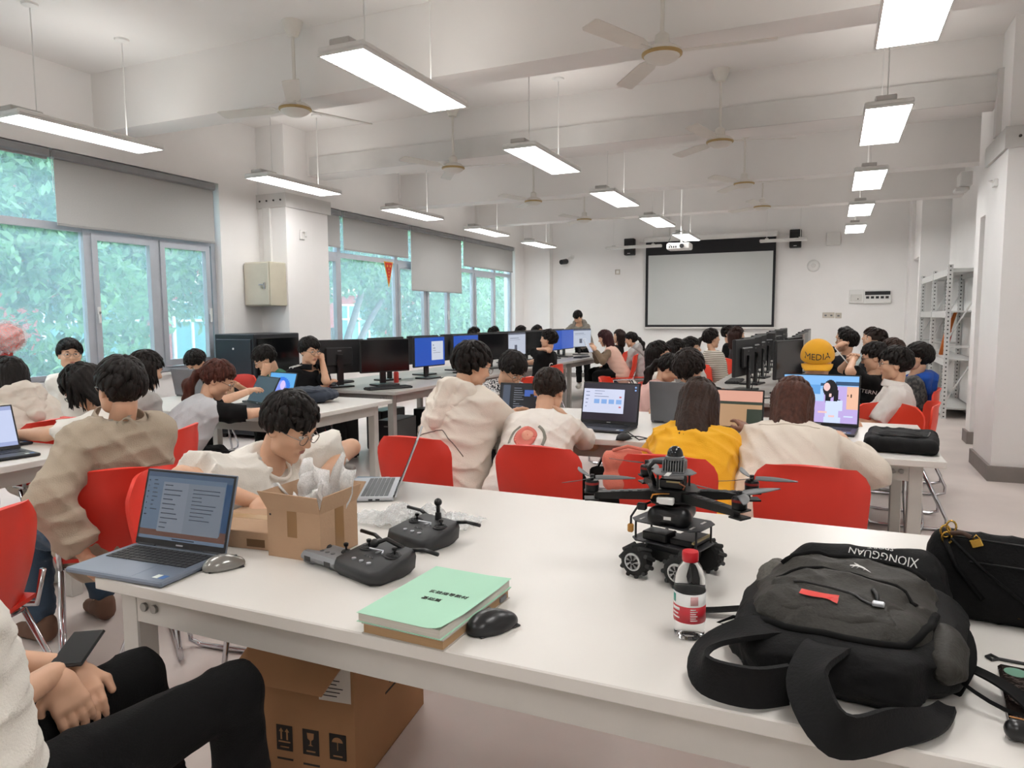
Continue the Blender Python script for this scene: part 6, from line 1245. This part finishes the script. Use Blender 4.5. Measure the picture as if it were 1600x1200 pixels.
m_sil = mat('print_silver', '#c9c8c4', .5)
b = MB(); 
for pts_, r_ in (([(-.02, .0), (-.008, .006), (.004, .004), (.018, -.008)], .004), ([(-.014, .014), (-.006, .01), (.0, .004)], .0022), ([(-.01, .004), (-.016, -.008)], .0014), ([(-.003, .004), (-.008, -.009)], .0014), ([(.008, .002), (.004, -.008)], .0014)):
    b.surf(lambda u, v, P=pts_, r=r_: (np.interp(u*(len(P)-1), range(len(P)), [p[0] for p in P]), np.interp(u*(len(P)-1), range(len(P)), [p[1] for p in P])+(v-.5)*2*r*math.sin(PI*(.15+.8*u)), 0), 10, 2)
draped(b.build('emblem', m_sil, t), tr(.02, .045, 0))
draped(text_mesh('lettering', 'XIONGGUAN', .022, m_sil, t, .0), tr(.05, .196, 0) @ rotz(PI-.1)); draped(text_mesh('lettering', 'SPORT', .017, m_sil, t, .0), tr(.045, .217, 0) @ rotz(PI-.1))
MB().tube([(-.15, -.1, .06), (-.19, -.11, .06), (-.215, -.13, .05), (-.19, -.12, .045), (-.16, -.11, .05)], .0035, 6).build('pull_loop', m_web, t, True)
# black handbag with gold clasp
m_lea = mat('black_leather', '#060607', .6, spec=.15, var=.1, scale=80, bump=.2, bscale=220); m_goldm = mat('gold_metal', '#c9a24e', .25, 1.)
t = thing('handbag', 'black leather handbag with gold clasp at the right edge', 'handbag', (.43, 1.74, .74), -.08)
MB().surf(lambda u, v: (-.2+.4*u, .0+.025*v, .004+.19*v), 2, 2).build('tmp', m_lea, t); bpy.data.objects.remove(bpy.data.objects['tmp'])
V, Q = implicit([('c', (-.185, 0, .03), (-.19, .02, .16), .03, .018, .01), ('c', (.19, 0, .03), (.2, .02, .16), .03, .018, .01), ('c', (-.185, 0, .03), (.19, 0, .03), .032, .032, .02), ('c', (-.19, .02, .165), (.2, .02, .165), .018, .018, .02), ('c', (-.18, .006, .08), (.19, .006, .08), .03, .03, .06), ('c', (-.18, .014, .125), (.19, .014, .125), .024, .024, .05)], .007, bodyn(3, .002)); link('body', np_mesh('body', [(V, Q, 0)], [m_lea]), t)
MB().tube([(-.19, -.006, .178), (0, -.012, .172), (.2, -.006, .172)], .0025, 6).build('top_seam', m_blk2, t, True); MB().tube([(-.19, -.018, .13), (0, -.022, .128), (.2, -.018, .128)], .002, 6).build('seam', m_blk2, t, True)
for k, c in enumerate(((-.19, -.005, .185), (-.18, -.012, .198), (-.187, -.01, .172))): MB().tube([(c[0]+.009*math.cos(a), c[1], c[2]+.013*math.sin(a)) for a in np.linspace(0, 2*PI, 13)[:-1]], .0022, 6, closed=True).build('gold_ring', m_goldm, t, True)
MB().tube([(-.18, -.014, .185), (-.16, -.02, .19), (-.145, -.022, .183)], .005, 8).build('leather_tab', mat('brown_leather', '#4a3327', .5), t, True); b = MB(); b.M = tr(-.135, -.026, .172) @ roty(-.4); b.rbox((-.011, -.002, -.009), (.011, .002, .009), .002); b.build('padlock', m_goldm, t); MB().tube([(-.142, -.026, .18), (-.136, -.026, .19), (-.128, -.026, .182)], .0016, 6).build('shackle', m_goldm, t, True)
MB().tube([(-.18, -.02, .175), (-.12, -.04, .12), (-.03, -.05, .05), (.06, -.055, .012), (.14, -.05, .01)], .0035, 6).build('strap', m_lea, t, True); MB().tube([(-.19, -.02, .17), (-.17, -.035, .12), (-.12, -.045, .06)], .005, 6).build('strap', m_lea, t, True)
text_mesh('stamp', 'ΡΕΝΙΝ', .009, m_goldm, t, .0003, tr(-.05, -.0335, .03) @ rotx(PI/2))
t = thing('thin_rod', 'thin black strap end lying in front of the handbag', 'strap', (.31, 1.55, .743), -.1); MB().cyl((0, 0, 0), (.28, .0, 0), .003, n=8).build('cord', m_blk, t); MB().tube([(0, 0, 0), (-.012, .012, 0), (-.02, 0, 0), (-.012, -.012, 0)], .003, 6, closed=True).build('loop', m_blk, t)
t = thing('foil_packet', 'shiny dark foil packet cut by the right edge of the photo', 'packet', (.37, 1.37, .74), -.1); m_foil = mat('dark_foil', '#5b4f4a', .12, .8, var=.3, scale=30, bump=.4, bscale=40)
MB().rbox((-.085, -.105, .001), (.1, .12, .018), .005).build('wrapper', m_foil, t); MB().rbox((-.09, -.125, .0), (.1, -.1, .006), .002).build('sealed_end', mat('silver_foil', '#a5a3a0', .12, .9, bump=.4, scale=40), t); MB().cyl((-.06, .09, .018), (-.06, .09, .0185), .018, n=16).build('printed_ring', mat('print_teal', '#5f8d78', .5), t); MB().box((-.085, -.085, .018), (.1, -.082, .0186)).build('tear_strip', mat('amber_line', '#b5793c', .5), t)
# flat black shoulder bag on the middle table
t = thing('shoulder_bag', 'flat black shoulder bag at the right end of the middle table', 'bag', (.335, 3.93, .74), -.1)
blob('body', [('c', (-.12, -.16, .035), (.12, -.16, .035), .034, .034, .01), ('c', (-.12, .16, .04), (.12, .16, .04), .034, .034, .01), ('c', (-.12, -.16, .035), (-.12, .16, .04), .036, .036, .02), ('c', (.12, -.16, .035), (.12, .16, .04), .036, .036, .02), ('e', (0, 0, .04), I3, (.15, .18, .04), .04)], m_bpk, .008, 3, .004, t)
blob('front_pocket', [('e', (-.01, -.02, .066), I3, (.11, .12, .02), .02)], m_bpk, .007, 6, .003, t); MB().tube([(-.11, -.1, .075), (0, -.125, .078), (.11, -.09, .075), (.12, .05, .078)], .004, 6).build('zip_piping', m_blk2, t, True); MB().rbox((.04, .06, .084), (.08, .068, .087), .001).build('zip_pull', m_blk2, t)
ribbon('strap', [(.14, .05, .06), (.19, .02, .07), (.2, -.06, .04), (.17, -.12, -.02), (.185, -.16, -.05)], .03, .004, m_web)
# navy backpack on the window table
t = thing('navy_backpack', 'navy blue backpack lying on the window table', 'backpack', (-3.72, 4.42, .74), .2); m_navy = mat('navy_nylon', '#27303f', .7, var=.1, scale=50)
blob('body', [('e', (0, 0, .06), I3, (.24, .17, .06), .03), ('c', (-.15, -.08, .05), (.15, -.08, .05), .045, .045, .03)], m_navy, .01, 5, .008, t); ribbon('strap', [(.15, -.1, .05), (.25, -.16, .02), (.38, -.14, .004), (.5, -.18, .004)], .01, .004, m_web); blob('front_pocket', [('e', (.05, -.05, .09), I3, (.13, .09, .03), .02)], m_navy, .009, 7, .006, t)
t = thing('small_carton', 'small brown carton on the window table behind the grey hoodie', 'box', (-4.75, 4.45, .74), .1); MB().rbox((-.13, -.09, 0), (.13, .09, .075), .002).build('body', m_card, t); MB().box((-.131, -.02, .0751), (.131, .02, .0756)).build('tape', m_tape, t)
t = thing('wrapped_lantern', 'red ball wrapped in clear film at the left edge by the window', 'decoration', at(8, 528, X=-6.45)); V, Q = implicit([('e', (0, 0, 0), I3, (.15, .15, .13), .01)], .02, folds(.02, 3, 40)); link('ball', np_mesh('ball', [(V, Q, 0)], [mat('pale_red_paper', '#c9685e', .6, var=.1)]), t); V, Q = implicit([('e', (0, 0, .0), I3, (.16, .16, .14), .01)], .015, folds(.035, 6, 60)); link('film', np_mesh('film', [(V, Q, 0)], [m_film]), t); MB().tube([(0, 0, -.12), (0, 0, -.3)], .05, 8).build('tassel', mat('red_tassel', '#b33a34', .8), t)
t['label'] = 'red ball wrapped in clear film at the left edge by the window'
# ---------------- what people wear and hold
def onto(P, nm, me_o): me_o.parent = P['t']; return me_o
def loc_frame(P, c, right, up): right = unit(right); up = unit(up); n = np.cross(right, up); return Matrix(((right[0], up[0], n[0], c[0]), (right[1], up[1], n[1], c[1]), (right[2], up[2], n[2], c[2]), (0, 0, 0, 1)))
# yellow cap
H_, R_ = p25['head'], p25['Rh']; X_ = lambda c: H_+R_@np.array(c)
V, Q = implicit([('e', X_((0, -.01, .04)), R_, (.103, .122, .11), .01)], .006, lambda g, F: np.maximum(F, .028-sum((g[i]-H_[i])*R_[i][2] for i in range(3)))); cap = link('cap', np_mesh('cap', [(V, Q, 0)], [cloth('yellow_cap', '#e2a52c')]), p25['t'])
MB().surf(lambda u, v: tuple(X_(((u-.5)*.19*(1-.25*v*v), .092+.075*v-.09*abs(u-.5)**2*4*.5, .034-.02*v-.05*abs(u-.5)**2*4*.5))), 14, 6, .004).build('cap_brim', cloth('yellow_cap', '#e2a52c'), cap, True)
me = text_mesh('cap_lettering', 'MEDIA', .052, m_blk, cap, .001); 
for v in me.data.vertices:
    x, z = v.co.x, v.co.y; y = math.sqrt(max(0, 1-(x/.103)**2-((z+.035)/.11)**2))*.1235-.01; q = X_((-x, y+v.co.z, .04+z+.035)); v.co = Vector(q)
me.data.flip_normals()
# round print on the white T-shirt
def back_decal(P, nm, up, rad, m, prof, dz=0.): pass
N_, s_, f_ = p14['N'], p14['s'], p14['fs']; c_ = N_-s_*.2-f_*.125
def ring_on(P, cx, cz, r0, r1, a0, a1, nm, m, off=.0, n=24):
    """a flat print lying on the back of the shirt, found by ray casting onto the cloth"""
    sh = [o for o in P['t'].children if o.name.startswith(('shirt', 'jacket'))][0]; N0, s0, f0 = P['N'], P['s'], P['fs']
    def pt(u, v):
        a = a0+(a1-a0)*u; r = r0+(r1-r0)*v; o = Vector(N0-s0*.2+s0*(cz+r*math.sin(a))+np.array((1., 0, 0))*(cx+r*math.cos(a))-f0*.4)
        ok, q, nn, _ = sh.ray_cast(o, Vector(f0)); return q+nn*(.0015+off) if ok else o+Vector(f0*.28)
    return MB().surf(pt, n, 4, .0006).build(nm, m, sh, True)
bpy.context.view_layer.update()
m_pr, m_pg = mat('print_red', '#d9776a', .9), mat('print_grey', '#8b8a80', .9)
ring_on(p14, 0, 0, .085, .1, -.3, 1.1, 'print_arc', m_pg); ring_on(p14, 0, 0, .085, .1, 2.2, 3.5, 'print_arc', m_pg); ring_on(p14, -.01, .01, 0.0, .062, 0, 2*PI, 'print_patch', m_pr, .0003); ring_on(p14, .0, .02, .0, .03, 0, 2*PI, 'print_patch', mat('print_peach', '#e8a68f', .9), .0007)
def shirt_text(P, txt, size, m, du, dv, nm='lettering', dirv=None, up=None):
    """lettering laid on the cloth"""
    sh = [o for o in P['t'].children if o.name.startswith(('shirt', 'jacket'))][0]; o = text_mesh(nm, txt, size, m, sh, .0); N0, s0 = P['N'], P['s']; f0 = np.array(dirv if dirv is not None else P['fs']); rt = np.cross(f0, s0)
    for v in o.data.vertices:
        og = Vector(N0-s0*.2+s0*(dv+v.co.y)+rt*(du+v.co.x)-f0*.5); ok, q, nn, _ = sh.ray_cast(og, Vector(f0)); v.co = q+nn*.002 if ok else og+Vector(f0*.38)
    return o
m_pw = mat('print_white', '#dcdcda', .8); m_pk = mat('print_pink', '#c9818c', .8)
shirt_text(p15, 'Guuka', .11, m_pw, .02, .06); shirt_text(p15, 'xx', .07, m_pw, .02, -.03); shirt_text(p15, '//', .1, m_pk, .09, -.01)
shirt_text(pr5, 'INTERN', .045, m_pw, -.02, .1, dirv=(1., 0, 0)); shirt_text(pr5, 'x*x', .1, m_pw, .03, -.02, dirv=(1., 0, 0))
# phones, tablet, watch
def slab(nm, label, cat, c, M3, w, h, m, scr):
    t = thing(nm, label, cat, tuple(c)); t.rotation_euler = M3.to_euler(); MB().rbox((-w/2, -h/2, -.004), (w/2, h/2, .004), .003).build('case', m, t); MB().box((-w/2+.003, -h/2+.004, .004), (w/2-.003, h/2-.004, .0046)).build('display', scr, t); return t
wp = lambda P, q: P['loc']+P['Rz']@np.array(q)
q = wp(p1, (p1['W'][0]+p1['W'][1])/2); slab('smartphone', 'dark phone in the lap of the person at the bottom left', 'phone', q+np.array((-.03, .05, .02)), (rotz(.6) @ rotx(.12)).to_3x3(), .068, .138, m_blk2, m_off)
q = wp(p17, (p17['W'][0]+p17['W'][1])/2); slab('tablet', 'white tablet held by the woman with red hair', 'tablet', q+np.array((-.1, 0, .06)), (rotz(PI/2) @ rotx(1.1)).to_3x3(), .17, .24, m_white, m_spage)
q = wp(pr5, (pr5['W'][0]+pr5['W'][1])/2); slab('smartphone', 'phone held by the man with black glasses', 'phone', q+np.array((-.08, 0, .03)), (rotz(PI/2) @ rotx(.9)).to_3x3(), .075, .155, m_white, m_off)
w_, e_ = np.array(p9['W'][0]), np.array(p9['El'][0]); d_ = unit(w_-e_); c_ = w_-d_*.05; b = MB(); b.cyl(tuple(c_-d_*.012), tuple(c_+d_*.012), .036, n=16); b.cyl(tuple(c_+np.array((0, .034, 0))), tuple(c_+np.array((0, .044, 0))), .02, n=14); b.build('wrist_watch', m_blk, p9['t'])
# shoulder stripes on the black polo
for k in range(3):
    S_, E_ = np.array(p10['Sh'][1]), np.array(p10['El'][1]); u_ = unit(E_-S_); MB().tube([tuple(p10['N']*.5+S_*.5+np.array((0, (k-1)*.022, .062))), tuple(S_+np.array((.02, (k-1)*.022, .066))), tuple(S_+u_*.08+np.array((.05, (k-1)*.02, .045)))], .004, 5).build('sleeve_stripe', m_pw, p10['t'], True)
# striped and patterned cloth get their pattern in the cloth itself
def stripe_cloth(name, c1, c2, freq, kind):
    m = MATS['cloth_'+name]; nt = m.node_tree; N = nt.nodes; L = nt.links; b = N['Principled BSDF']; tc = N.new('ShaderNodeTexCoord')
    if kind == 'wave': w = N.new('ShaderNodeTexWave'); w.bands_direction = 'Z'; w.inputs['Scale'].default_value = freq
    else: w = N.new('ShaderNodeTexNoise'); w.inputs['Scale'].default_value = freq; w.inputs['Detail'].default_value = 1
    L.new(tc.outputs['Object'], w.inputs['Vector']); r = N.new('ShaderNodeValToRGB'); e = r.color_ramp.elements; e[0].position = .47; e[1].position = .53; e[0].color = (*lin(c1), 1); e[1].color = (*lin(c2), 1); L.new(w.outputs[0 if kind != 'wave' else 'Color'], r.inputs[0]); L.new(r.outputs[0], b.inputs['Base Color'])
stripe_cloth('striped', '#e2dccf', '#8d8475', 14, 'wave'); stripe_cloth('patterned', '#33343a', '#dcdad8', 75, 'noise'); stripe_cloth('camo_grey', '#3a3b3d', '#5c5b58', 40, 'noise')
# white seat of the nearest figure
m_bchair = mat('ivory_chair_plastic', '#d2ccc2', .45); o = chair('ivory plastic chair with steel legs at the bottom left', -1.35, .72, 0, m_bchair, 'ivory chairs')

# bags at the middle table
t = thing('pink_cloth_bag', 'salmon pink cloth bag hung on the chair behind the yellow top', 'bag', (-.83, 3.0, .62), 0); V, Q = implicit([('c', (-.03, 0, .14), (.07, 0, .16), .05, .045, .02), ('c', (-.02, 0, .05), (.06, 0, .06), .055, .05, .04)], .009, folds(.006, 3, 60)); link('pouch', np_mesh('pouch', [(V, Q, 0)], [cloth('salmon', '#e07f6c')]), t); MB().tube([(-.02, -.02, .19), (.05, -.04, .215), (.13, -.02, .2), (.18, 0, .15)], .008, 6).build('handle', cloth('salmon', '#e07f6c'), t, True)
t = thing('black_tote', 'black bag hanging under the front edge of the middle table', 'bag', (-1.05, 3.6, .36), .2); V, Q = implicit([('c', (-.08, 0, .06), (.08, 0, .06), .05, .05, .03), ('c', (-.07, 0, .2), (.06, 0, .22), .035, .03, .04)], .01, folds(.006, 8, 50)); link('body', np_mesh('body', [(V, Q, 0)], [m_bpk]), t); MB().tube([(-.06, 0, .23), (-.02, -.01, .31), (.03, -.01, .31), (.05, 0, .24)], .006, 6).build('strap', m_web, t, True)
t = thing('orange_fabric_strip', 'tangled black cable across the right computer table', 'cable', (-.6, 5.95, .742)); t.name = 'desk_cable'; MB().tube([(-.15, .05, .004), (-.05, -.1, .004), (.05, .02, .03), (.12, -.08, .004), (.2, .0, .004), (.3, -.06, .004)], .005, 6).build('lead', m_blk, t, True); MB().rbox((.28, -.08, 0), (.34, -.04, .02), .004).build('plug', m_blk2, t)
t = thing('red_drink_can', 'small red drink can among the left row monitors', 'can', (-4.0, 6.08, .741)); MB().lathe([(.022, 0), (.026, .006), (.026, .1), (.02, .112)], 16).build('can', mat('can_red', '#cf3a30', .3), t, 40); MB().lathe([(.018, .112), (.019, .114), (.01, .114)], 16).build('lid', m_silver, t)
t = thing('white_paper_cup', 'crumpled white tissue on the right computer table', 'tissue', (-.55, 8.2, .741)); V, Q = implicit([('e', (0, 0, .03), I3, (.05, .04, .03), .01)], .01, folds(.01, 2, 90)); link('tissue', np_mesh('tissue', [(V, Q, 0)], [m_white]), t); t.name = 'crumpled_tissue'

# seams and piping on the jackets
def cloth_seam(P, uv, r, m, nm):
    sh = [o for o in P['t'].children if o.name.startswith(('shirt', 'jacket'))][0]; N0, s0, f0 = P['N'], P['s'], P['fs']; out = []
    for i in range(33):
        k = i/32*(len(uv)-1); du = np.interp(k, range(len(uv)), [p[0] for p in uv]); dv = np.interp(k, range(len(uv)), [p[1] for p in uv])
        og = Vector(N0+s0*dv+np.array((1., 0, 0))*du-f0*.6); ok, q, nn, _ = sh.ray_cast(og, Vector(f0))
        if ok: out.append(q+nn*r*.3)
    if len(out) > 3: MB().tube(out, r, 5).build(nm, m, sh, True)
bpy.context.view_layer.update()
cloth_seam(p12, [(-.2, -.2), (-.13, -.27), (-.03, -.24), (.06, -.22), (.13, -.27), (.19, -.33)], .0028, mat('cord_grey', '#6d625a', .7), 'piping')
cloth_seam(p2, [(-.17, -.13), (0, -.12), (.17, -.13)], .0022, cloth('seam_beige', '#8d7f6d'), 'yoke_seam'); cloth_seam(p2, [(.0, -.12), (.0, -.42)], .002, cloth('seam_beige', '#8d7f6d'), 'back_seam')
cloth_seam(p24, [(-.13, -.02), (0, -.035), (.13, -.02)], .0022, cloth('seam_cream', '#c4b5a4'), 'neck_seam')
# small fittings on the right-hand columns
q = at(1517, 281, X=1.4); t = thing('emergency_light', 'white emergency light box high on the right wall', 'light', (1.4, q.y, q.z)); MB().rbox((-.12, -.14, -.08), (0, .14, .08), .01).build('body', m_white, t); MB().rbox((-.16, -.1, -.13), (-.02, .1, -.085), .01).build('lamp_head', m_plate, t)
q = at(1558, 286, X=1.26); t = thing('exit_bracket', 'small white bracket on the near right column', 'bracket', (1.26, q.y, q.z)); MB().rbox((-.03, -.05, -.03), (0, .05, .03), .004).build('plate', m_white, t); MB().tube([(-.03, -.03, 0), (-.06, 0, .02), (-.03, .04, .03)], .006, 6).build('clip', m_plate, t, True)
